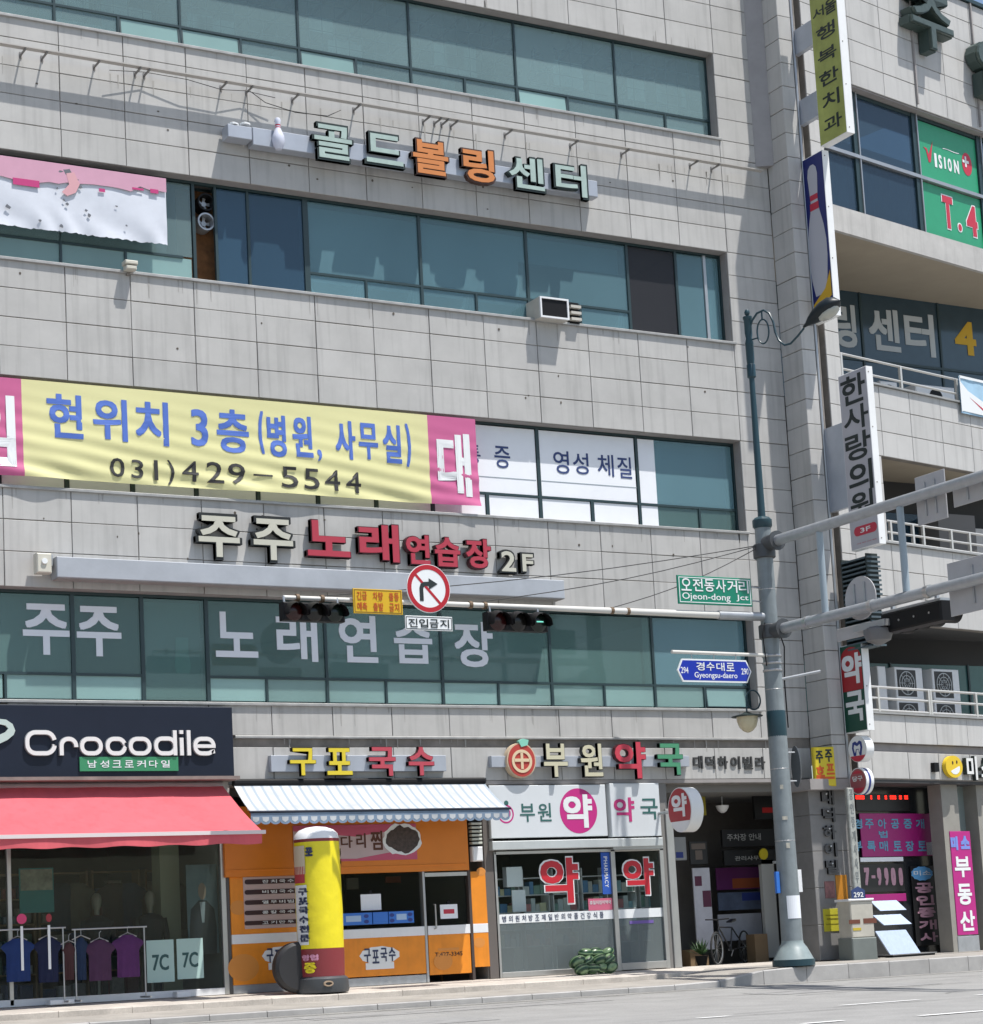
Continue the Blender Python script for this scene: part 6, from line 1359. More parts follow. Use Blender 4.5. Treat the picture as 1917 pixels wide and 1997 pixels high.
poster('wall_poster', 'purple and orange poster deep inside the dark entrance', LQ, (1396, 1484, 1690, 1736), mat('violet_poster', (.12, .02, .12), rough=.5), extra=bars(mat('burnt_orange', (.30, .07, .02)), (.35, .98, .05, .5)))
poster('wall_poster', 'wide white sheet above the parked bicycle', LQ, (1400, 1488, 1780, 1836), PALEW)
poster('wall_poster', 'blue and grey poster below the purple poster', LQ, (1400, 1486, 1738, 1776), mat('slate_blue_poster', (.10, .13, .20), rough=.5, var=.4), extra=bars(NAV, (.55, .98, .5, .95)))
poster('meter_cabinet', 'grey metal cabinet with blue label beside the slim steel post', LP, (1309, 1340, 1632, 1678), mat('cabinet_grey', (.30, .31, .31)), 'cabinet', .2, bars(NAV, (.25, .75, .1, .35)))
poster('portrait_poster', 'dark poster with a dim portrait beside the grey cabinet', LP, (1344, 1381, 1640, 1686), BLK, extra=bars(mat('dim_skin', (.14, .11, .09)), (.3, .7, .2, .6), (.1, .9, .65, .9)))
poster('black_signboard', 'large black directory board hanging over the entrance', LP, (1408, 1516, 1616, 1652), BLK, 'signboard', .08, words_(GW, ('주차장 안내', .08, .7, .35, .75)))
poster('black_signboard', 'lower black signboard under the large directory board', LP, (1412, 1512, 1656, 1688), BLK, 'signboard', .08, words_(GW, ('관리사무소', .2, .8, .3, .6)))
poster('led_signboard', 'black board with dim red digits right of the traffic pole', LP, (1470, 1590, 1546, 1598), BLK, 'signboard', .08, bars(mat('dim_red_led', (.20, .01, .01), em=(1, .05, .05), ems=.05), (.70, .97, .3, .62), (.12, .3, .25, .45)))
poster('black_signboard', 'black signboard with grey lettering behind the traffic pole', LP, (1520, 1606, 1604, 1650), BLK, 'signboard', .08, words_(GW, ('노래연습장', .3, .9, .55, .75), ('2층', .4, .75, .2, .4)))
poster('white_partition', 'white tiled partition right of the bicycle', LP, (1484, 1522, 1676, 1868), mat('partition_white', (.50, .50, .47), rough=.6), 'partition', .1)
s_, z_ = LP.P(1409, 1580); t = thing('dome_lamp', 'white dome lamp under the entrance ceiling', 'lamp', LP.X(s_, z_, 0)); mb = MB(); mb.lathe(LP.X(s_, z_+.1, 0), [(.14, 0), (.13, -.05), (.09, -.12), (.03, -.16)], 20); mb.build('shade', mat('opal_white', (.8, .8, .8), rough=.3), t, smooth=True)
mb = MB(); mb.tube([LP.X(s_, z_+.1, 0), LP.X(s_, 3.95, 0)], .015, 8); mb.build('rod', FRAMEG, t)
s_, z_ = LP.P(1483, 1666); mb = MB(); mb.ell(LP, s_, z_, .11, .12, .09, .12, 20); o = mb.build('yellow_disc', YEL); tag(o, 'small yellow round sticker at the corner of the lower black board', 'sticker')
poster('yellow_plate', 'yellow upright plate beside the oval pharmacy sign', LP, (1366, 1378, 1552, 1590), mat('dull_yellow_plate', (.30, .25, .02)), 'plate')
poster('ticket_window', 'dark glazed ticket window behind the traffic pole', LP, (1536, 1606, 1692, 1758), mat('dark_green_glazing', (.01, .025, .02), rough=.1), 'window', .05)
poster('canopy_lamp', 'pale strip lamp above the dark ticket window', Pl((0, 1.3, 0), (1, 0, 0)), (1512, 1606, 1676, 1684), WHITE, 'lamp', .12)
# bicycle
BP = Pl((F.P(1424, 1850, -1.1)[0], 1.1, 0), (.84, .54, 0)); BK = mat('black_bicycle_paint', (.03, .03, .032), rough=.4); RB = mat('tyre_rubber', (.02, .02, .02), rough=.8)
a, b, c, d = fit(BP, 1383, 1465, 1800, 1876); t = thing('bicycle', 'dark parked bicycle standing in the entrance recess', 'bicycle', BP.X((a+b)/2, .44, 0))
R_ = .33; w1_, w2_ = a+R_+.02, b-R_-.02; zc = .44+R_
for w_ in (w1_, w2_):
    mb = MB(); n_ = 28; mb.tube([BP.X(w_+R_*math.cos(6.2832*i/n_), zc+R_*math.sin(6.2832*i/n_), 0) for i in range(n_+1)], .02, 8, cap=False); o = mb.build('wheel', RB, t, smooth=True)
    mb = MB(); mb.tube([BP.X(w_+(R_-.03)*math.cos(6.2832*i/n_), zc+(R_-.03)*math.sin(6.2832*i/n_), 0) for i in range(n_+1)], .009, 6, cap=False); mb.build('rim', STEEL, o)
    mb = MB()
    for i in range(14): mb.tube([BP.X(w_, zc, 0), BP.X(w_+(R_-.03)*math.cos(6.2832*i/14), zc+(R_-.03)*math.sin(6.2832*i/14), 0)], .0025, 4)
    mb.build('spokes', STEEL, o)
bb = ((w1_+w2_)/2-.02, zc-.05); st = (bb[0]+.14, zc+.42); hd = (w1_+.17, zc+.44)
mb = MB()
for p_, q_ in ((bb, st), (bb, hd), (st, hd), (bb, (w2_, zc)), (st, (w2_, zc)), (hd, (w1_, zc))): mb.tube([BP.X(p_[0], p_[1], 0), BP.X(q_[0], q_[1], 0)], .016, 8)
mb.build('frame', BK, t); mb = MB(); mb.tube([BP.X(hd[0], hd[1], 0), BP.X(hd[0]-.03, hd[1]+.14, 0)], .014, 8); mb.tube([BP.X(hd[0]-.06, hd[1]+.16, -.26), BP.X(hd[0]-.03, hd[1]+.15, 0), BP.X(hd[0]-.06, hd[1]+.16, .26)], .014, 8); mb.build('handlebar', BK, t)
mb = MB(); mb.poly(BP, [(st[0]-.14, st[1]+.1), (st[0]+.13, st[1]+.13), (st[0]+.13, st[1]+.18), (st[0]-.13, st[1]+.13)], -.06, .06); mb.build('saddle', BK, t)
mb = MB(); mb.tube([BP.X(bb[0]-.12, bb[1]-.12, .05), BP.X(bb[0], bb[1], .05), BP.X(bb[0], bb[1], -.05), BP.X(bb[0]+.12, bb[1]+.12, -.05)], .01, 6); mb.build('crank', STEEL, t)

# ---- corner column and its notices
CP = Pl((0, -.42, 0), (1, 0, 0)); a = CP.P(1592, 1760)[0]; b = CP.P(1664, 1760)[0]
t = thing('corner_column', 'polished grey stone column at the building corner', 'column', CP.X((a+b)/2, .42, 0))
zc_ = [.42, 1.15, 1.9, 2.65, 3.4, 4.1]
for z0, z1 in zip(zc_, zc_[1:]): mb = MB(); mb.bev(CP, a, b, z0+.005, z1-.005, -.7, 0, .008); mb.build('stone_block', GRN, t)
mb = MB(); mb.box(CP, a+.02, b-.02, .42, 4.1, -.68, -.02); mb.build('core', MORTAR, t)
q = MB(); q.box(F, 15.35, 16.6, 3.9, 4.12, -.4, .7); q.build('corner_soffit', SOFF, bld)
for nm, lab, box, m_, ex in (('notice', 'yellow printed notice on the grey corner column', (1605, 1648, 1771, 1817), mat('lemon_sheet', (.50, .46, .03)), bars(mat('olive_print', (.2, .17, .01)), (.1, .9, .7, .74), (.15, .85, .52, .58), (.1, .9, .3, .34))),
                             ('notice', 'orange notice on the grey corner column above the yellow one', (1629, 1655, 1706, 1757), mat('orange_sheet', (.50, .20, .01)), None),
                             ('notice', 'reddish round emblem sheet left of the orange notice', (1608, 1630, 1718, 1752), mat('red_grey_sheet', (.22, .10, .10), var=.5, nscale=12), None)):
    poster(nm, lab, Pl((0, -.435, 0), (1, 0, 0)), box, m_, 'notice', .01, ex)
t = thing('column_letters', 'dark raised hangul letters running down the corner column', 'sign', CP.X(a+.2, 2.3, .03))
letters(t, Pl((0, -.425, 0), (1, 0, 0)), [(ch, 1602+i*2.2, 1628+i*2.2, 1541+i*34, 1569+i*34) for i, ch in enumerate('대덕하이빌')], 0, .05, mat('smoked_letter', (.10, .10, .10), rough=.6), bold=.03)
for i in range(5): s_, z_ = CP.P(1612+i*3, 1548+i*34, .06); mb = MB(); mb.lathe(CP.X(s_, z_, .05), [(.02, 0), (.012, .02)], 8, ax=CP.n); mb.build('silver_pin', WPR, t)
# silver sleeve column with blotchy letters
SP = Pl((0, -1.05, 0), (1, 0, 0)); r_ = fit(SP, 1652, 1682, 1536, 1752)
t = thing('wrapped_pipe_sign', 'pale silver vertical strip with mottled lettering in front of the column', 'sign', SP.X(r_[0], r_[2], 0))
mb = MB(); mb.bev(SP, r_[0], r_[1], r_[2], r_[3], -.08, 0, .02); mb.build('strip', mat('silver_foil_strip', (.46, .47, .44), rough=.3, metal=.4, var=.3, nscale=10), t)
mb = MB()
for i, ch in enumerate('공인중개사사무소'): w_ = (r_[3]-r_[2])/8; pc(mb, ch, SP, (r_[0]+.04, r_[1]-.05, r_[3]-(i+.9)*w_, r_[3]-(i+.12)*w_), .003, bold=.02)
mb.build('lettering', mat('grey_foil_print', (.2, .22, .22)), t)
# distribution box with blue number plate
DP = Pl((0, -1.15, 0), (1, 0, 0)); a, b, c, d = fit(DP, 1655, 1712, 1756, 1874)
t = thing('distribution_box', 'cream street distribution box with a grey base and taped rusty labels', 'utility box', DP.X((a+b)/2, .40, 0))
zk = DP.P(1690, 1828)[1]
mb = MB(); mb.bev(DP, a+.03, b-.02, zk, d, -.4, 0, .02); mb.build('cabinet', mat('cream_cabinet', (.46, .44, .38), rough=.5, var=.15), t)
mb = MB(); mb.bev(DP, a-.02, b, d-.0, d+.05, -.42, .03, .02); mb.build('lid', WHITE, t)
mb = MB(); mb.bev(DP, a, b, .38, zk, -.42, .02, .02); mb.build('base', mat('grey_green_base', (.15, .17, .16), rough=.6, var=.15), t)
for (L, R, T, B, m_) in ((1656, 1678, 1793, 1802, 'rust_label'), (1684, 1710, 1790, 1801, 'rust_label'), (1664, 1680, 1809, 1815, 'ochre_label')):
    r_ = fit(DP, L, R, T, B, .01); mb = MB(); mb.box(DP, *r_, .0, .008); mb.build('label_strip', mat(m_, (.14, .045, .025) if m_[0] == 'r' else (.5, .38, .03)), t)
a, b, c, d = fit(DP, 1660, 1688, 1728, 1753, .02); t = thing('number_plate', 'small house shaped blue plate numbered 292', 'house number', DP.X(a, c, 0))
mb = MB(); mb.poly(DP, [(a, c), (b, c), (b, d-.08), ((a+b)/2, d), (a, d-.08)], .0, .015); mb.build('plate', mat('plate_navy', (.03, .055, .16), rough=.4), t)
mb = MB(); put(mb, '292', DP, (a+.05, b-.05, c+.03, c+.13), .018, bold=.03); mb.build('numerals', WPR, t)
# ---- estate agent
WQ = Pl((WG.o + WN*(-.9)), WG.r)
q = MB(); q.box(WQ, .3, SMAX, .42, 4.05, -.1, -.02); q.build('shop_rear', mat('estate_dark_glazing', (.02, .022, .025), rough=.15), wing)
q = MB(); q.box(WG, .2, SMAX, .30, .42, -3, .2); q.build('shop_floor', PAVE, wing)
for i, (L, R) in enumerate(((1836, 1868), (1905, 1935))):
    a = WG.P(L, 1560, -.2)[0]; b = WG.P(R, 1560, -.2)[0]; q = MB(); q.box(WG, a, b, .42, 4.06, -.55, -.2); q.build('pillar', mat('taupe_pillar', (.27, .26, .23), rough=.8, var=.1), wing)
q = MB(); a = WG.P(1868, 1600, -.4)[0]; q.box(WG, a, SMAX, .42, 4.06, -.7, -.55); q.build('side_glazing', mat('grey_green_glazing', (.22, .27, .26), rough=.3), wing)
MGS = mat('magenta_shop_sheet', (.34, .012, .16), rough=.45); TQ = mat('turquoise_print', (.12, .34, .50), rough=.5)
def ff(x, *b): return fit(x, *b)
EP = Pl((WG.o + WN*(-.85)), WG.r)
t = poster('magenta_sign', 'magenta sheet with rows of turquoise hangul over the estate agent window', EP, (1676, 1822, 1586, 1671), MGS, 'sign', .02)
mb = MB()
for (tx, xs_, y0, y1) in (('경주아공중개', (1664, 1686, 1711, 1736, 1761, 1785), 1597, 1616), ('법', (1713,), 1620, 1634), ('부록매토장토지', (1664, 1690, 1714, 1741, 1765, 1789), 1640, 1660)):
    for ch, x_ in zip(tx, xs_): pc(mb, ch, EP, fit(EP, x_, x_+18, y0, y1, .002), .004, bold=.04)
mb.build('lettering', TQ, t)
t = poster('ticker_board', 'black ticker board glowing with red dot letters above the magenta sheet', EP, (1668, 1775, 1548, 1582), BLK, 'signboard', .06)
mb = MB(); RL = mat('lit_red_led', (.5, .0, .0), em=(1, .02, .01), ems=2.6)
for (x0, x1) in ((1668, 1686), (1697, 1701), (1711, 1716), (1725, 1730), (1735, 1748), (1753, 1759), (1763, 1771)):
    a, b, c, d = fit(EP, x0, x1, 1551, 1559, .002); n_ = max(1, int((b-a)/.05))
    for i in range(n_):
        for j in range(2): mb.box(EP, a+(b-a)*i/n_+.006, a+(b-a)*(i+1)/n_-.006, c+(d-c)*j/2+.004, c+(d-c)*(j+1)/2-.004, .001, .004)
o = mb.build('led_digits', RL, t); kind(o, 'stuff')
t = poster('phone_sign', 'black window strip with pink outlined telephone digits', EP, (1672, 1766, 1684, 1741), BLK, 'sign', .02)
mb = MB()
PKD = mat('dusty_pink_digit', (.50, .28, .35), rough=.5)
for ch, x0, x1 in (('7', 1684, 1697), ('-', 1699, 1707), ('9', 1709, 1720), ('9', 1723, 1734), ('0', 1736, 1748), ('0', 1751, 1762)): pc(mb, ch, EP, fit(EP, x0, x1, 1692, 1727, .002) if ch != '-' else fit(EP, x0, x1, 1707, 1713, .002), .004, bold=.09)
mb.build('numerals', PKD, t)
poster('magenta_strip', 'low magenta strip under the telephone digits', EP, (1688, 1768, 1742, 1760), MGS, 'sign', .02)
poster('white_strip', 'white strip of small symbols under the magenta sheet', EP, (1678, 1762, 1671, 1681), WPAPER, 'sign', .02)
poster('white_box_label', 'white square label at the corner of the magenta sheet', EP, (1806, 1827, 1642, 1668), WPAPER, 'label', .04)
PBL = mat('pale_blue_listing_sheet', (.42, .50, .64), rough=.5, var=.1, nscale=14)
for i, (box, lab) in enumerate((((1702, 1758, 1755, 1777), 'top pale blue listing board of the leaning stack'), ((1707, 1768, 1782, 1805), 'middle pale blue listing board of the leaning stack'), ((1712, 1786, 1812, 1864), 'lowest and largest pale blue listing board leaning outward'))):
    e = Pl((WG.o + WN*(-.35+.25*i)), WG.r); a, b, c, d = fit(e, *box); t = thing('listing_board', lab, 'notice board', e.X((a+b)/2, c, 0))
    sk = (.05, .08, .16)[i]; vs = []
    for dd in (-.015, .015):
        for (s, z_, o_) in ((a+sk*1.2, c, .12), (b, c, .12), (b-sk*1.2, d, -.08), (a, d, -.08)): vs.append(e.X(s, z_, o_+dd))
    mb = MB(); mb.add(vs, [(0, 3, 2, 1), (4, 5, 6, 7), (0, 1, 5, 4), (1, 2, 6, 5), (2, 3, 7, 6), (3, 0, 4, 7)]); mb.build('board', PBL, t)
e = EP
t = poster('window_lettering_sign', 'dark door strip with blue cloud and vertical pink hangul', EP, (1776, 1832, 1688, 1845), BLK, 'sign', .02)
mb = MB(); a, b, c, d = fit(EP, 1777, 1819, 1690, 1717, .002); mb.poly(EP, [((a+b)/2+(b-a)/2*math.cos(6.283*i/24)*(1+.08*(i % 2)), (c+d)/2+(d-c)/2*math.sin(6.283*i/24)*(1+.1*(i % 2))) for i in range(24)], .001, .004); mb.build('blue_cloud', mat('sky_blue_print', (.12, .36, .66)), t)
mb = MB()
for i, ch in enumerate('공인중개사'): pc(mb, ch, EP, fit(EP, 1784+i*2.5, 1820+i*2.5, 1721+i*24, 1742+i*24, .002), .004, bold=.075)
mb.build('pink_lettering', PKD, t)
mb = MB(); put(mb, '미소', EP, (a+.06, b-.06, c+.1, d-.08), .007, bold=.03); mb.build('lettering', WPR, t)
PP = Pl((WG.o + WN*(-.18)), WG.r)
t = poster('magenta_banner', 'tall magenta standing banner reading 부동산 in white at the right edge', PP, (1852, 1908, 1621, 1824), mat('hot_magenta_panel', (.44, .012, .20), rough=.45), 'banner', .06)
mb = MB(); prints(mb, PP, [('부', 1860, 1894, 1670, 1711), ('동', 1866, 1897, 1723, 1765), ('산', 1871, 1903, 1775, 1816)], .004, bold=.045); mb.build('white_lettering', WPR, t)
mb = MB(); prints(mb, PP, [('미', 1853, 1869, 1631, 1658), ('소', 1872, 1892, 1630, 1656)], .004, bold=.10); mb.build('blue_lettering', mat('periwinkle_print', (.18, .26, .66)), t)
a, b, c, d = fit(PP, 1868, 1912, 1824, 1857, 0); mb = MB(); mb.bev(PP, a, b, c, d, -.1, 0, .01); mb.build('foot', GALV, t)
PL2 = Pl((WG.o + WN*.35), WG.r); a, b, c, d = fit(PL2, 1740, 1825, 1858, 1875); t = thing('doorstep_mat', 'low black wedge shaped step in front of the estate agent door', 'step', PL2.X(a, c, 0))
mb = MB(); mb.add([PL2.X(a+.05, c, -.5), PL2.X(b-.05, c, -.5), PL2.X(b, d, -.5), PL2.X(a, d, -.5), PL2.X(a+.08, c, .0), PL2.X(b-.08, c, .0), PL2.X(b, d, .0), PL2.X(a, d, .0)], [(0, 3, 2, 1), (4, 5, 6, 7), (0, 1, 5, 4), (1, 2, 6, 5), (2, 3, 7, 6), (3, 0, 4, 7)]); mb.build('tray', BLACK, t)
mb = MB(); mb.box(PL2, a-.02, b+.02, d, d+.02, -.55, .03); mb.build('top', mat('grey_rubber', (.2, .2, .2), rough=.8), t)
# yellow smiling disc sign and its lettering
a, b, c, d = fit(WG, 1843, 1879, 1473, 1517, .12); t = thing('smile_sign', 'yellow round smiling face sign with white letters on the right fascia', 'sign', WG.X(a, c, .05))
mb = MB(); mb.ell(WG, (a+b)/2, (c+d)/2, (b-a)/2, (d-c)/2, .02, .12, 36); mb.build('disc', mat('sun_yellow_face', (.72, .50, .02), rough=.4), t, smooth=True)
sc_, tc_, ra, rb = (a+b)/2, (c+d)/2, (b-a)/2, (d-c)/2
mb = MB(); mb.poly(WG, [(sc_+ra*(.05+.6*math.cos(v)), tc_+rb*(-.1+.6*math.sin(v))) for v in [-2.6+i*2.9/12 for i in range(13)]], .121, .124); mb.build('smile', WPR, t)
mb = MB(); mb.ell(WG, sc_-.05, tc_+rb*.35, .025, .04, .121, .124, 12); mb.ell(WG, sc_+.1, tc_+rb*.42, .025, .04, .121, .124, 12); mb.build_each('eyes', MEN, t)
letters(t, WG, [('미', 1884, 1908, 1474, 1521), ('소', 1912, 1938, 1478, 1516)], .02, .12, CW, DCAN, bold=.025, grow=.01)
mb = MB(); r_ = fit(WG, 1822, 1832, 1487, 1505, .1); mb.box(WG, *r_, .0, .1); o = mb.build('wall_camera', BLACK); tag(o, 'small black camera left of the yellow smiling disc', 'camera')
# big characters near the roof line of the wing
t = thing('roof_letters', 'large dark green ribbed letters near the roofline at the top right corner', 'sign', WG.X(5, 21, .1))
RG = mat('ribbed_green_can', (.09, .115, .10), rough=.35, metal=.3, var=.2, nscale=9); RGD = mat('pine_green_can', (.045, .07, .062), rough=.5)
for (ch, L, R, T, B) in (('주', 1772, 1862, -30, 112), ('암', 1902, 1990, 68, 205)):
    r_ = fit(WG, L, R, T, B, .35); mb = MB(); put(mb, ch, WG, r_, .03, .30, bold=.026, k=1, grow=.03); put(mb, ch, WG, r_, .30, .36, bold=.02, k=0)
    for i, gr in enumerate((.012, -.02)): put(mb, ch, WG, (r_[0]-gr, r_[1]+gr, r_[2]-gr, r_[3]+gr), .36+.012*i, .372+.012*i, bold=.015-.008*i, k=1-i)
    mb.build('letter', [RG, RGD], t)

# ================================================================== TRAFFIC POLE
DPL = 2.8
TP = Pl((0, -DPL, 0), (1, 0, 0))
bx = (TP.P(1551, 1880)[0] + TP.P(1485, 1040)[0])/2; PZ = kz(bx)+.01
z_at = lambda py: TP.P(1475+(py-1000)*.085, py)[1]
t = thing('traffic_pole', 'blue grey traffic signal pole with conical foot standing near the kerb', 'traffic pole', (bx, -DPL, PZ))
zt = z_at(1028)
mb = MB(); mb.tube([(bx, -DPL, PZ+.3), (bx, -DPL, 4.0), (bx, -DPL, zt)], [.205, .185, .155], 24); mb.build('shaft', POLEB, t, smooth=True)
mb = MB(); mb.lathe((bx, -DPL, PZ), [(.40, 0), (.40, .12)], 28); mb.build('foot_ring', PGREEN, t, smooth=True)
mb = MB(); mb.lathe((bx, -DPL, PZ), [(.38, .12), (.36, .16), (.27, .34), (.21, .42), (.205, .47)], 28); mb.build('foot_cone', mat('pale_teal_cone', (.24, .29, .29), rough=.4, var=.15, nscale=6), t, smooth=True)
mb = MB(); mb.lathe((bx, -DPL, 0), [(.178, z_at(1438)), (.182, z_at(1435)), (.182, z_at(1390)), (.176, z_at(1386))], 28); mb.build('dark_band', PGREEN, t, smooth=True)
mb = MB(); mb.lathe((bx, -DPL, 0), [(.16, zt-.02), (.19, zt+.02), (.19, zt+.14), (.14, zt+.19), (.05, zt+.22)], 24); mb.build('cap', PGREEN, t, smooth=True)
for py in (1280, 1294, 1308): mb = MB(); mb.lathe((bx, -DPL, z_at(py)), [(.185, -.02), (.195, 0), (.185, .02)], 24); mb.build('hose_clamp', STEEL, t, smooth=True)
for py in (1075, 1232): mb = MB(); mb.lathe((bx, -DPL, z_at(py)), [(.19, -.14), (.215, -.12), (.215, .12), (.19, .14)], 18); mb.build('collar', mat('dark_collar', (.08, .085, .09), rough=.5, metal=.4), t, smooth=True)
a, b, c, d = fit(Pl((0, -DPL-.2, 0), (1, 0, 0)), 1526, 1558, 1746, 1792)
mb = MB(); n_ = 8; vs = []
for i in range(n_+1):
    ph = -.9+i*1.5/n_
    for z_ in (c, d): vs.append((bx+.208*math.sin(ph), -DPL-.208*math.cos(ph), z_))
mb.add(vs, [(2*i, 2*i+2, 2*i+3, 2*i+1) for i in range(n_)]); mb.build('white_notice', WPAPER, t)
e = Pl((0, -DPL, 0), (1, 0, 0)); 
for (L, R, T, B, m_, nm) in ((1511, 1521, 1700, 1742, BBX, 'blue_tag'), (1552, 1564, 1696, 1740, WHITE, 'white_tag')):
    r_ = fit(e, L, R, T, B); mb = MB(); mb.bev(e, *r_, -.03, .03, .005); mb.build(nm, m_, t)
for py in (1150, 1345, 1500, 1640): mb = MB(); r_b = .205-.05*max(0, z_at(py)-.5)/8; mb.lathe((bx, -DPL, z_at(py)), [(r_b, -.012), (r_b+.006, 0), (r_b, .012)], 20); mb.build('steel_strap', STEEL, t, smooth=True)
mb = MB(); mb.tube([(bx+.16, -DPL-.08, z_at(1232)), (bx+.24, -DPL-.1, z_at(1262)), (bx+.20, -DPL-.08, z_at(1330)), (bx+.21, -DPL-.08, z_at(1420))], .014, 6); mb.tube([(bx-.17, -DPL-.08, z_at(1216)), (bx-.26, -DPL-.1, z_at(1240)), (bx-.20, -DPL-.08, z_at(1300))], .012, 6); mb.build('loose_cable', BLACK, t)
for (px, py, w_, h_) in ((1532, 1600, .10, .07), (1538, 1655, .07, .10), (1526, 1540, .06, .08)):
    s_ = TP.P(px, py, .2)[0]; z_ = z_at(py); ph = max(-1.2, min(1.2, (s_-bx)/.21)); mb = MB(); mb.add([(bx+.2015*math.sin(ph-w_/.4), -DPL-.2015*math.cos(ph-w_/.4), z_), (bx+.2015*math.sin(ph+w_/.4), -DPL-.2015*math.cos(ph+w_/.4), z_), (bx+.2*math.sin(ph+w_/.4), -DPL-.2*math.cos(ph+w_/.4), z_+h_), (bx+.2*math.sin(ph-w_/.4), -DPL-.2*math.cos(ph-w_/.4), z_+h_)], [(0, 1, 2, 3)]); mb.build('sticker_residue', mat('paper_residue', (.42, .40, .34), rough=.9, var=.3, nscale=20), t)
# lamp post on top
t = thing('street_lamp', 'slender dark green lamp post with scroll arm on top of the traffic pole', 'street lamp', (bx, -DPL, zt+.2))
xl = bx; zl = lambda py: TP.P(1456+(py-600)*.05, py)[1]
mb = MB(); mb.tube([(xl, -DPL, zt+.18), (xl, -DPL, zl(705))], [.075, .05], 16); mb.build('slender_pole', PGREEN, t, smooth=True)
mb = MB(); mb.lathe((xl, -DPL, 0), [(.055, zl(738)), (.085, zl(735)), (.085, zl(712)), (.07, zl(710)), (.08, zl(700)), (.08, zl(672)), (.085, zl(670)), (.06, zl(660)), (.075, zl(650)), (.075, zl(625)), (.09, zl(622)), (.09, zl(618)), (.05, zl(617))], 20); mb.build('sleeve', PGREEN, t, smooth=True)
mb = MB(); mb.lathe((xl, -DPL, 0), [(.02, zl(616)), (.05, zl(613)), (.055, zl(609)), (.03, zl(604))], 16); mb.build('finial', PGREEN, t, smooth=True)
AD = Vector((.35, -.94, 0)).normalized(); LA = Pl((xl, -DPL, 0), AD)
def la(px, py): return LA.P(px, py)
cur = [(1462, 640), (1467, 625), (1476, 611), (1489, 605), (1500, 611), (1508, 628), (1512, 648), (1519, 664), (1530, 673), (1542, 670), (1556, 655), (1568, 640)]
mb = MB(); mb.tube([LA.X(*la(*p_)) for p_ in cur], .022, 8); mb.build('scroll_arm', PGREEN, t, smooth=True)
a, b, c, d = fit(LA, 1475, 1501, 620, 673); n_ = 26
mb = MB(); mb.tube([LA.X((a+b)/2+(b-a)/2*math.cos(6.2832*i/n_), (c+d)/2+(d-c)/2*math.sin(6.2832*i/n_)) for i in range(n_+1)], .016, 8, cap=False); mb.build('ring', PGREEN, t, smooth=True)
mb = MB(); mb.tube([LA.X(0, (c+d)/2-.1), LA.X(a, (c+d)/2-.1)], .016, 8); mb.tube([LA.X((a+b)/2, d), LA.X((a+b)/2, la(1489, 605)[1])], .016, 8); mb.tube([LA.X(0, la(1462, 640)[1]), LA.X(*la(1462, 640))], .02, 8); mb.build('stay', PGREEN, t, smooth=True)
p0, p1 = LA.X(*la(1568, 640)), LA.X(*la(1638, 588)); ax = (p1-p0); ln = ax.length; ax.normalize(); sd_ = Z.cross(ax).normalized(); up_ = ax.cross(sd_)
mb = MB(); prof = [(0, .03), (.10, .06), (.22, .13), (.40, .20), (.60, .24), (.80, .23), (.93, .15), (1.0, .03)]; N = 16; vs = []
for u, r in prof:
    for j in range(N):
        an = 6.2832*j/N; vs.append(p0+ax*(u*ln)+sd_*(r*.95*math.cos(an))+up_*(r*(.85 if math.sin(an) > 0 else .45)*math.sin(an)+.02))
mb.add(vs, [(i*N+j, i*N+(j+1) % N, (i+1)*N+(j+1) % N, (i+1)*N+j) for i in range(len(prof)-1) for j in range(N)]); mb.build('lamp_head', mat('gunmetal_lamp_shell', (.012, .018, .022), rough=.4, spec=.3), t, smooth=True)
mb = MB(); vs = []
for u, r in ((.40, .02), (.46, .12), (.60, .17), (.76, .16), (.88, .10), (.92, .02)):
    for j in range(N): an = 6.2832*j/N; vs.append(p0+ax*(u*ln)+sd_*(r*.95*math.cos(an))+up_*(r*.55*math.sin(an)-.06))
mb.add(vs, [(i*N+j, i*N+(j+1) % N, (i+1)*N+(j+1) % N, (i+1)*N+j) for i in range(5) for j in range(N)]); mb.build('lamp_glass', mat('milky_lamp_glass', (.40, .41, .36), rough=.15, coat=.6), t, smooth=True)
# ---- left arm with signals and signs
za = (TP.P(1480, 1203)[1]+TP.P(560, 1165)[1])/2; xe = TP.P(552, 1168)[0]
t = thing('signal_arm', 'long thin white signal arm reaching left from the traffic pole', 'signal arm', (bx, -DPL, za))
zj = lambda px: TP.P(px, 1165+(px-552)*.0405)[1]
mb = MB(); mb.tube([(bx-.1, -DPL, zj(1460)), ((bx+xe)/2, -DPL, zj(1010)), (xe, -DPL, zj(552))], [.075, .05, .038], 12); mb.build('arm', mat('off_white_arm_paint', (.60, .59, .55), rough=.35, coat=.2), t, smooth=True)
mb = MB(); mb.tube([(bx-.15, -DPL, zj(1460)), (TP.P(1400, 1199)[0], -DPL, zj(1400))], .085, 12); mb.build('socket', GALV, t, smooth=True)
for px in (1192, 1223, 628, 580, 917, 945): s_ = TP.P(px, 1180)[0]; mb = MB(); mb.tube([(s_-.03, -DPL, zj(px)), (s_+.03, -DPL, zj(px))], .068, 12); mb.build('clamp', mat('rust_clamp', (.14, .09, .05), rough=.7), t)
LENSR = mat('dark_red_lens', (.028, .004, .004), rough=.25, var=.3, nscale=60); LENSA = mat('dark_amber_lens', (.008, .007, .006), rough=.25); LENSG = mat('dark_green_lens', (.005, .012, .009), rough=.25)
SF = Pl((0, -DPL-.16, 0), (1, 0, 0))
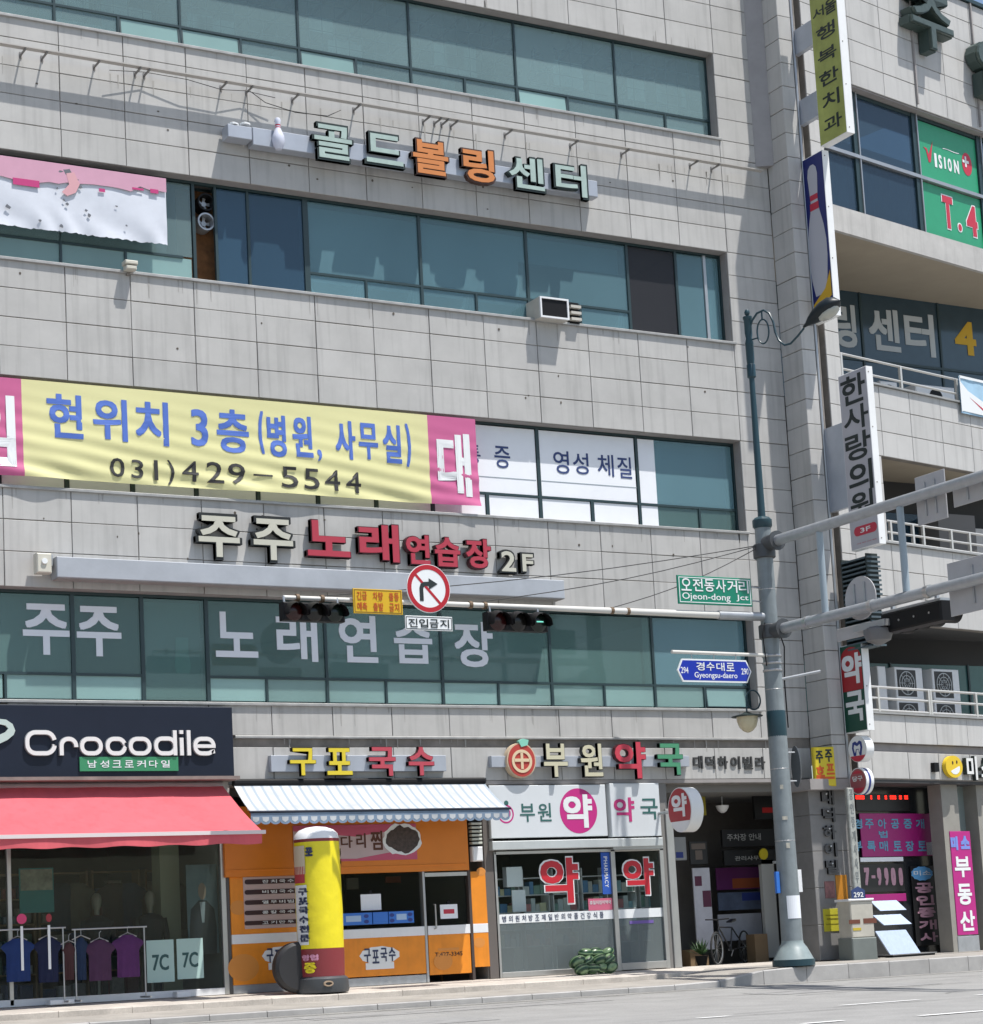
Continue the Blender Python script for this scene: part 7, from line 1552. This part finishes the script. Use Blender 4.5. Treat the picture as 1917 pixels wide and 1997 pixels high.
for i, (L, R, T, B, lab) in enumerate(((552, 674, 1173, 1213, 'unlit traffic signal at the far left end of the arm'), (950, 1070, 1192, 1232, 'unlit traffic signal on the arm right of the round sign'))):
    a, b, c, d = fit(SF, L, R, T, B); t = thing('traffic_signal', lab, 'traffic light', SF.X((a+b)/2, c, 0), 'traffic signals on the arm')
    mb = MB(); mb.bev(SF, a, b, c, d, -.18, 0, .02); mb.build('housing', BLACK, t)
    w_ = (b-a)/3
    for j, m_ in enumerate((LENSR, LENSA, LENSG)):
        cx_, cz_ = a+w_*(j+.5), (c+d)/2; r = w_*.44
        mb = MB(); mb.lathe(SF.X(cx_, cz_, 0), [(r*.98, 0), (r*.9, .02), (r*.6, .045), (r*.1, .06)], 22, ax=SF.n); mb.build('lens', m_, t, smooth=True)
        mb = MB(); vs = []; N = 18
        for u in range(N+1):
            an = -.35+(math.pi+.7)*u/N
            for (dd, rr_) in ((0, r*1.04), (.20 if 0 < u < N else .1, r*1.02), (.20 if 0 < u < N else .1, r*.99), (0, r*1.0)): vs.append(SF.X(cx_+rr_*math.cos(an), cz_+rr_*math.sin(an)-dd*.25, dd))
        mb.add(vs, [(4*u+k_, 4*u+4+k_, 4*u+4+(k_+1) % 4, 4*u+(k_+1) % 4) for u in range(N) for k_ in range(4)]); mb.build('visor', BLACK, t)
    if i == 1: mb = MB(); mb.box(SF, a+w_*2.5-.07, a+w_*2.5+.07, (c+d)/2-.012, (c+d)/2+.012, .062, .066); mb.build('green_glow', mat('lit_green_dash', (.1, .5, .4), em=(.3, 1, .8), ems=.6), t)
    mb = MB(); mb.tube([SF.X((a+b)/2-.5, d-.02, -.12), SF.X((a+b)/2-.5, d+.12, -.14)], .02, 8); mb.tube([SF.X((a+b)/2+.5, d-.02, -.12), SF.X((a+b)/2+.5, d+.12, -.14)], .02, 8); mb.build_each('hanger', GALV, t)
SH = Pl((0, -DPL-.10, 0), (1, 0, 0))
a, b, c, d = fit(SH, 688, 786, 1147, 1199); t = thing('warning_plate', 'amber plate with red hangul beside the round sign on the arm', 'road sign', SH.X(a, c, 0))
mb = MB(); mb.bev(SH, a, b, c, d, -.025, 0, .004); mb.build('plate', mat('amber_plate', (.62, .38, .01), rough=.4), t)
mb = MB(); mb.ring(SH, (a+b)/2, (c+d)/2, .01, .01, .005, .0, .001, 8)
for (x0, x1, y0, y1) in ((a+.02, b-.02, d-.03, d-.018), (a+.02, b-.02, c+.018, c+.03), (a+.02, a+.032, c+.03, d-.03), (b-.032, b-.02, c+.03, d-.03)): mb.box(SH, x0, x1, y0, y1, .001, .003)
mb.build_each('border', mat('brown_line', (.18, .09, .01)), t)
mb = MB(); H_ = d-c; W_ = b-a
for tx, y0, y1 in (('긴급 차량 출동', .55, .88), ('예측 출발 금지', .12, .45)):
    for i, ch in enumerate(tx):
        if ch != ' ': pc(mb, ch, SH, (a+W_*(.07+i*.109), a+W_*(.07+i*.109+.095), c+H_*y0, c+H_*y1), .004, bold=.012)
mb.build('lettering', mat('orange_red_print', (.5, .07, .01)), t)
a, b, c, d = fit(SH, 790, 881, 1099, 1196); sc_, tc_, ra, rb = (a+b)/2, (c+d)/2, (b-a)/2, (d-c)/2; ra = rb = (ra+rb)/2
t = thing('no_right_turn_sign', 'round red rimmed no right turn sign above the signal arm', 'road sign', SH.X(sc_, c, 0))
mb = MB(); mb.ell(SH, sc_, tc_, ra, rb, -.02, 0, 44); mb.build('plate', WPR, t)
mb = MB(); mb.ring(SH, sc_, tc_, ra*.975, rb*.975, ra*.19, .001, .004, 44); mb.build('red_ring', mat('signal_red', (.42, .01, .02), rough=.35), t)
mb = MB(); mb.poly(SH, [(sc_-ra*.60, tc_+ra*.66), (sc_-ra*.68, tc_+ra*.58), (sc_+ra*.52, tc_-ra*.70), (sc_+ra*.60, tc_-ra*.62)], .0015, .0035); mb.build('red_slash', MATS['signal_red'], t)
mb = MB(); P2 = [(-.42, -.52), (-.42, .02), (-.36, .18), (-.22, .26), (.02, .28), (.02, .42), (.42, .20), (.02, -.04), (.02, .10), (-.14, .10), (-.23, .05), (-.25, -.04), (-.25, -.52)]; mb.poly(SH, [(sc_+ra*x_, tc_+ra*y_) for x_, y_ in P2], .0045, .0065); mb.build('turn_arrow', DKP, t)
a, b, c, d = fit(SH, 790, 883, 1200, 1231); t = thing('text_plate', 'white plate reading 진입금지 hanging below the round sign', 'road sign', SH.X(a, c, 0))
mb = MB(); mb.bev(SH, a, b, c, d, -.02, 0, .004); mb.build('plate', WPR, t)
mb = MB()
for (x0, x1, y0, y1) in ((a+.012, b-.012, d-.028, d-.016), (a+.012, b-.012, c+.016, c+.028), (a+.012, a+.024, c+.028, d-.028), (b-.024, b-.012, c+.028, d-.028)): mb.box(SH, x0, x1, y0, y1, .001, .003)
for i, ch in enumerate('진입금지'): w_ = (b-a-.1)/4; pc(mb, ch, SH, (a+.05+i*w_+.01, a+.05+(i+1)*w_-.02, c+.05, d-.05), .004, bold=.02)
mb.build('lettering', DKP, t)
a, b, c, d = fit(SH, 1320, 1468, 1121, 1183); t = thing('junction_sign', 'green junction name sign reading 오전동사거리 attached to the pole', 'road sign', SH.X(a, c, 0))
mb = MB(); mb.bev(SH, a, b, c, d, -.03, 0, .01); mb.build('plate', mat('signal_green_plate', (.005, .20, .12), rough=.35), t)
mb = MB()
for (x0, x1, y0, y1) in ((a+.03, b-.03, d-.045, d-.03), (a+.03, b-.03, c+.03, c+.045), (a+.03, a+.045, c+.045, d-.045), (b-.045, b-.03, c+.045, d-.045)): mb.box(SH, x0, x1, y0, y1, .001, .003)
w_ = (b-a-.12)/6
for i, ch in enumerate('오전동사거리'): pc(mb, ch, SH, (a+.08+i*w_, a+.08+(i+1)*w_-.035, c+(d-c)*.46, c+(d-c)*.90), .004, bold=.018)
put(mb, 'Ojeon-dong', SH, (a+.09, a+(b-a)*.70, c+(d-c)*.10, c+(d-c)*.40), .004, bold=.006); put(mb, 'Jct', SH, (a+(b-a)*.78, b-.09, c+(d-c)*.16, c+(d-c)*.40), .004, bold=.006)
mb.build('lettering', WPR, t)
mb = MB(); mb.tube([SH.X(b-.02, c+.12, -.03), (bx-.1, -DPL, c+.12)], .015, 8); mb.tube([SH.X(b-.02, d-.16, -.03), (bx-.1, -DPL, d-.16)], .015, 8); mb.build_each('bracket', GALV, t)
a, b, c, d = fit(SH, 1320, 1467, 1284, 1332); t = thing('street_name_sign', 'blue pointed street name sign reading 경수대로 under a white rod', 'road sign', SH.X(a, c, 0))
m_ = (c+d)/2; mb = MB(); mb.poly(SH, [(a, m_), (a+.11, d), (b-.11, d), (b, m_), (b-.11, c), (a+.11, c)], -.03, 0); mb.build('plate', WPR, t)
mb = MB(); mb.poly(SH, [(a+.03, m_), (a+.125, d-.03), (b-.125, d-.03), (b-.03, m_), (b-.125, c+.03), (a+.125, c+.03)], .001, .003); mb.build('blue_field', mat('royal_blue_plate', (.008, .03, .36), rough=.35), t)
mb = MB()
for i, ch in enumerate('경수대로'): w_ = (b-a)*.54/4; pc(mb, ch, SH, (a+(b-a)*.25+i*w_, a+(b-a)*.25+(i+1)*w_-.04, m_+.0, d-.06), .005, bold=.018)
pc(mb, 'Gyeongsu-daero', SH, (a+(b-a)*.22, b-(b-a)*.20, c+.05, m_-.03), .005, bold=.008); pc(mb, '294', SH, (a+.07, a+.24, m_-.06, m_+.06), .005, bold=.01); pc(mb, '290', SH, (b-.24, b-.07, m_-.06, m_+.06), .005, bold=.01)
mb.build('lettering', WPR, t)
p_ = TP.P(1310, 1271, .1); q_ = TP.P(1482, 1277, .1); mb = MB(); mb.tube([TP.X(*p_, .1), TP.X(bx, q_[1]-.0, .05)], .035, 10); mb.build('rod', MATS['off_white_arm_paint'], t, smooth=True)
mb = MB()
for u in (.2, .5, .8): mb.tube([SH.X(a+(b-a)*u, d, -.01), SH.X(a+(b-a)*u, p_[1], 0)], .01, 6)
mb.build_each('hanger', GALV, t)
# short rod on the other side
GP = Pl((bx, -DPL, 0), (.84, -.54, 0)); p_ = GP.P(1600, 1309); t = thing('side_rod', 'short pale rod sticking out of the right side of the pole', 'rod', GP.X(0, p_[1], 0)); mb = MB(); mb.tube([GP.X(.1, GP.P(1515, 1326)[1]), GP.X(*p_)], .03, 10); mb.build('rod', GALV, t, smooth=True)
# lantern
t = thing('scroll_lantern', 'cream half globe lantern hanging from a dark scroll behind the pole', 'lantern', TP.X(TP.P(1457, 1410)[0], TP.P(1457, 1428)[1], -.3))
LT = Pl((0, -DPL+.3, 0), (1, 0, 0)); s_, z_ = LT.P(1457, 1398); rg = (LT.P(1474, 1410)[0]-LT.P(1440, 1410)[0])/2
mb = MB(); mb.lathe(LT.X(s_, z_, 0), [(rg, 0), (rg*.97, -.08), (rg*.8, -.19), (rg*.45, -.27), (.03, -.30)], 22); mb.build('globe', mat('cream_globe', (.50, .45, .30), rough=.3, coat=.3), t, smooth=True)
mb = MB(); mb.lathe(LT.X(s_, z_, 0), [(rg*1.45, 0), (rg*1.45, .015), (rg*.5, .06), (.03, .10)], 22); mb.build('cap', DCAN, t, smooth=True)
a, b, c, d = fit(LT, 1454, 1484, 1346, 1384); n_ = 22
mb = MB(); mb.tube([LT.X((a+b)/2+(b-a)/2*math.cos(6.2832*i/n_), (c+d)/2+(d-c)/2*math.sin(6.2832*i/n_)) for i in range(n_+1)], .016, 8, cap=False); mb.tube([LT.X(s_, z_+.08, 0), LT.X(a, (c+d)/2, 0)], .016, 8); mb.build('scroll', PGREEN, t, smooth=True)
# convex mirror seen edge on
MP = Pl((bx+.05, -DPL+.45, 0), (.5, -.87, 0)); r_ = fit(MP, 1540, 1564, 1454, 1536); t = thing('road_mirror', 'dark back of an oval road mirror right behind the pole', 'mirror', MP.X(r_[0], r_[2], 0))
mb = MB(); mb.ell(MP, (r_[0]+r_[1])/2, (r_[2]+r_[3])/2, (r_[1]-r_[0])/2, (r_[3]-r_[2])/2, -.05, 0, 32); mb.build('shell', mat('charcoal_shell', (.06, .065, .07), rough=.4), t, smooth=True)
mb = MB()
for z_ in (r_[2]+.12, r_[3]-.12): mb.tube([MP.X(r_[0]+.1, z_, -.02), (bx+.1, -DPL, z_)], .015, 8)
mb.build_each('bracket', GALV, t)
# ---- right arms coming over the road
zU = TP.P(1490, 1062)[1]; zLw = TP.P(1500, 1232)[1]

# ---- stock and clutter inside the shops
random.seed(31)
SI = Pl((0, 2.4, 0), (1, 0, 0)); FOLD = [(.25, .27, .30), (.06, .09, .18), (.30, .12, .12), (.40, .38, .33), (.12, .18, .14), (.5, .5, .5)]
for i in range(4):
    s0 = SI.P(-30+i*105, 1780)[0]; t = thing('clothes_shelf', 'wooden shelf of folded clothes in the clothes shop, '+('leftmost', 'second from the left', 'behind the two mannequins', 'behind the suited poster')[i], 'shelf', SI.X(s0, .42, 0), 'clothes shelves')
    mb = MB()
    for j in range(6): mb.box(SI, s0, s0+.95, .5+j*.45, .53+j*.45, -.35, 0)
    mb.box(SI, s0, s0+.04, .42, 2.8, -.35, 0); mb.box(SI, s0+.91, s0+.95, .42, 2.8, -.35, 0); mb.build('rack', mat('shelf_oak', (.30, .20, .11), rough=.6), t)
    for j in range(5):
        for k_ in range(3):
            h_ = random.uniform(.12, .32); mb = MB(); mb.bev(SI, s0+.07+k_*.28, s0+.31+k_*.28, .53+j*.45, .53+j*.45+h_, -.3, -.02, .02); c_i = random.randrange(6); mb.build('folded_clothes', mat('folded_%d' % c_i, FOLD[c_i], rough=.9, var=.2, nscale=14), t)
HI = Pl((0, 1.5, 0), (1, 0, 0))
for i, (px, col) in enumerate(((120, (.03, .04, .06)), (150, (.10, .09, .07)), (222, (.04, .03, .03)), (252, (.02, .03, .06)), (340, (.06, .06, .05)))):
    s_, t_ = HI.P(px, 1722); t = thing('hanging_jacket', 'dark jacket on the inner rail of the clothes shop, number %s from the left' % ('one', 'two', 'three', 'four', 'five')[i], 'jacket', HI.X(s_, t_-.8, 0), 'jackets on the inner rail')
    mb = MB(); shirt(mb, HI, s_, t_, .5, .85, .0, .07, 40+i); mb.build('cloth', mat('jacket_%d' % i, col, rough=.95, var=.2), t, smooth=True)
t = thing('track_light', 'row of small ceiling spotlights in the clothes shop', 'track light', HI.X(0, 3.6, 0))
mb = MB(); mb.box(HI, -3, 2.3, 3.62, 3.66, -.02, .02); mb.build('track', BLACK, t)
for i in range(7):
    mb = MB(); mb.tube([HI.X(-2.4+i*.7, 3.62, 0), HI.X(-2.4+i*.7, 3.5, .05), HI.X(-2.36+i*.7, 3.42, .12)], [.02, .045, .05], 10); mb.build('spot', WHITE, t)
NI = Pl((0, 2.0, 0), (1, 0, 0)); WD = mat('noodle_shop_wood', (.30, .17, .08), rough=.5)
for i, px in enumerate((690, 770, 870)):
    s_ = NI.P(px, 1800)[0]; t = thing('dining_table', 'wooden table inside the noodle shop, '+('left', 'middle', 'behind the door')[i], 'table', NI.X(s_, .42, 0), 'tables in the noodle shop')
    mb = MB(); mb.box(NI, s_-.35, s_+.35, 1.12, 1.16, -.5, .3); mb.build('table_top', WD, t)
    for a in (-.3, .3):
        for b in (-.45, .25): mb = MB(); mb.box(NI, s_+a-.025, s_+a+.025, .42, 1.12, b-.025, b+.025); mb.build('leg', WD, t)
for i, (L, R_, T, B, col) in enumerate(((676, 700, 1712, 1735, (.45, .40, .30)), (752, 800, 1708, 1722, (.5, .12, .05)), (845, 880, 1712, 1738, (.5, .46, .3)))):
    poster('inner_menu', ('cream menu card on the noodle shop back wall at the left', 'red strip menu on the noodle shop back wall', 'cream menu card seen through the noodle shop door')[i], Pl((0, 3.4, 0), (1, 0, 0)), (L, R_, T, B), mat('menu_card_%d' % i, col), 'menu')
for i, (px, w_, h_, lab) in enumerate(((1347, .30, .35, 'brown carton on the floor of the dark entrance, beside the white sheet'), (1362, .24, .22, 'small brown carton on the entrance floor'), (1476, .34, .6, 'stack of cartons right of the bicycle'))):
    s_ = LP.P(px, 1870)[0]; mb = MB(); mb.bev(LP, s_-w_/2, s_+w_/2, .425, .425+h_, -.1, .2, .006); o = mb.build('carton', mat('brown_cardboard', (.26, .17, .09), rough=.8, var=.1)); tag(o, lab, 'box')
s_ = LP.P(1335, 1870)[0]; t = thing('potted_plant', 'small leafy plant in a dark pot just inside the entrance post', 'plant', LP.X(s_, .42, .6))
mb = MB(); mb.lathe(LP.X(s_, .425, .6), [(.09, 0), (.13, .2), (.14, .22), (.12, .22)], 16); mb.build('pot', BLACK, t, smooth=True)
mb = MB()
for i in range(46):
    an, el = random.uniform(0, 6.28), random.uniform(.2, 1.4); l = random.uniform(.2, .42); d_ = Vector((math.cos(an)*math.cos(el), math.sin(an)*math.cos(el), math.sin(el))); p0 = LP.X(s_, .66, .6); p1 = p0+d_*l; sd = d_.cross(Z).normalized()*.03
    mb.add([p0, p0.lerp(p1, .5)+sd, p1, p0.lerp(p1, .5)-sd], [(0, 1, 2, 3)])
mb.build('leaves', mat('deep_leaf', (.035, .08, .025), rough=.5), t)
EI = Pl((WG.o + WN*(-.86)), WG.r)
AP = Pl((bx, -DPL, 0), (0, -1, 0)); SEND = 9.5
t = thing('upper_mast_arm', 'upper thick galvanised arm reaching from the pole out over the road at the right', 'mast arm', AP.X(0, zU, 0), 'heavy arms over the road')
def mast(tt, z):
    mb = MB(); mb.tube([AP.X(.12, z), AP.X(4, z), AP.X(SEND, z)], [.105, .10, .095], 20); mb.build('tube', GALV, tt, smooth=True)
    mb = MB(); mb.tube([AP.X(.1, z), AP.X(.42, z)], .15, 18); mb.tube([AP.X(.40, z), AP.X(.44, z)], .19, 18); mb.build('flange', mat('dark_collar', (.08, .085, .09)), tt, smooth=True)
mast(t, zU)
t2 = thing('lower_mast_arm', 'lower galvanised arm over the road carrying the black signal seen from behind', 'mast arm', AP.X(0, zLw, 0), 'heavy arms over the road'); mast(t2, zLw)
for px, py in ((1604, 1120), (1762, 1080), (2010, 1040)):
    s_ = AP.P(px, py)[0]; mb = MB(); mb.tube([AP.X(s_, zLw+.09), AP.X(s_, zU-.09)], .065, 14); mb.build('strut', mat('pale_blue_strut', (.30, .36, .40), rough=.4), t2, smooth=True)
for px in (1570, 1698, 1810): s_ = AP.P(px, 1190)[0]; mb = MB(); mb.tube([AP.X(s_, zLw), AP.X(s_+.1, zLw)], .118, 16); mb.build('joint_band', STEEL, t2)
BACK = mat('unpainted_sign_back', (.40, .395, .40), rough=.5, var=.08)
def signback(lab, shape, box, ribs=2, th=.02):
    a, b, c, d = fit(AP, *box, -.16); t = thing('road_sign', lab, 'road sign', AP.X((a+b)/2, c, -.16), 'sign backs on the road arms')
    mb = MB()
    if shape == 'o': mb.ell(AP, (a+b)/2, (c+d)/2, (b-a)/2, (d-c)/2, -.18, -.16, 36)
    else: mb.bev(AP, a, b, c, d, -.18, -.16, .005)
    mb.build('plate', BACK, t, smooth=shape == 'o')
    for i in range(ribs):
        s_ = a+(b-a)*(i+1)/(ribs+1); h_ = (d-c)*.35; m_ = (c+d)/2; mb = MB(); mb.box(AP, s_-.02, s_+.02, m_-h_, m_+h_, -.159, -.135); mb.build('stiffener', GALV, t)
signback('grey back of a round sign crossing the lower arm', 'o', (1645, 1711, 1116, 1216))
signback('grey back of a small plate hung under the lower arm near the pharmacy sign', 'r', (1631, 1698, 1212, 1252), 0)
signback('grey rectangular sign back on the upper arm, nearer the pole', 'r', (1783, 1848, 914, 1026))
signback('grey wide sign back on the upper arm at the right edge', 'r', (1856, 1950, 912, 990))
signback('large grey guide sign back between both arms at the right edge', 'r', (1846, 2060, 1045, 1203), 3)
a, b, c, d = fit(AP, 1716, 1836, 1174, 1234, -.12)
t = thing('traffic_signal', 'black traffic signal seen from behind under the lower right arm', 'traffic light', AP.X((a+b)/2, c, -.2))
zc_ = zLw-.34; c, d = zc_-.175, zc_+.175
mb = MB(); mb.bev(AP, a, b, c, d, -.42, -.12, .03); mb.build('housing', BLACK, t)
mb = MB(); mb.bev(AP, a+.02, b-.02, d, d+.05, -.40, -.14, .01); mb.build('top_rail', GALV, t)
for i in range(4):
    s_ = a+(b-a)*(i+.5)/4; r = (b-a)/8*.95; mb = MB(); e = AP.n*-1
    mb.lathe(AP.X(s_, zc_, -.42), [(r, 0), (r, .22), (r*.94, .22), (r*.94, .02)], 20, ax=e); mb.build('visor', BLACK, t, smooth=True)
    mb = MB(); mb.lathe(AP.X(s_-.1, zc_, -.12), [(.02, 0), (.02, .01)], 8, ax=AP.n); mb.build('bolt', STEEL, t)
mb = MB()
for u in (.15, .88): s_ = a+(b-a)*u; mb.box(AP, s_-.03, s_+.03, d, zLw, -.26, -.2)
mb.build_each('hanger', GALV, t)
a, b, c, d = fit(AP, 1693, 1733, 1218, 1262, -.1); t = thing('traffic_camera', 'grey domed traffic camera under the lower right arm', 'camera', AP.X((a+b)/2, c, -.1))
mb = MB(); mb.lathe(AP.X((a+b)/2, c, -.1), [(.05, 0), ((b-a)*.42, .08), ((b-a)*.5, .2), ((b-a)*.5, d-c-.05), ((b-a)*.3, d-c)], 20); mb.build('dome', mat('grey_dome', (.13, .13, .135), rough=.4), t, smooth=True)
mb = MB(); mb.box(AP, a-.3, b+.05, d-.02, d+.1, -.2, 0); mb.build('mount', FRAMEG, t)
# guy wires
WIRE = mat('dark_wire', (.05, .05, .05), rough=.6)
for i, (px, lab) in enumerate(((1192, 'thin guy wire from the pole to the rusty clamp on the arm'), (930, 'long thin guy wire from the pole to the middle of the arm'), (628, 'longest thin guy wire from the pole to the far signal'))):
    s_ = TP.P(px, 1180)[0]; p0, p1 = Vector((bx, -DPL, zU)), Vector((s_, -DPL, zj(px)+.05)); mb = MB()
    pts = [p0.lerp(p1, u/8) - Z*(.12*math.sin(math.pi*u/8)) for u in range(9)]; mb.tube(pts, .009, 5); o = mb.build('guy_wire', WIRE); tag(o, lab, 'wire', 'guy wires of the signal arm')
bpy.data.objects.remove(TO); bpy.data.curves.remove(TC); bpy.data.scenes.remove(TSC)
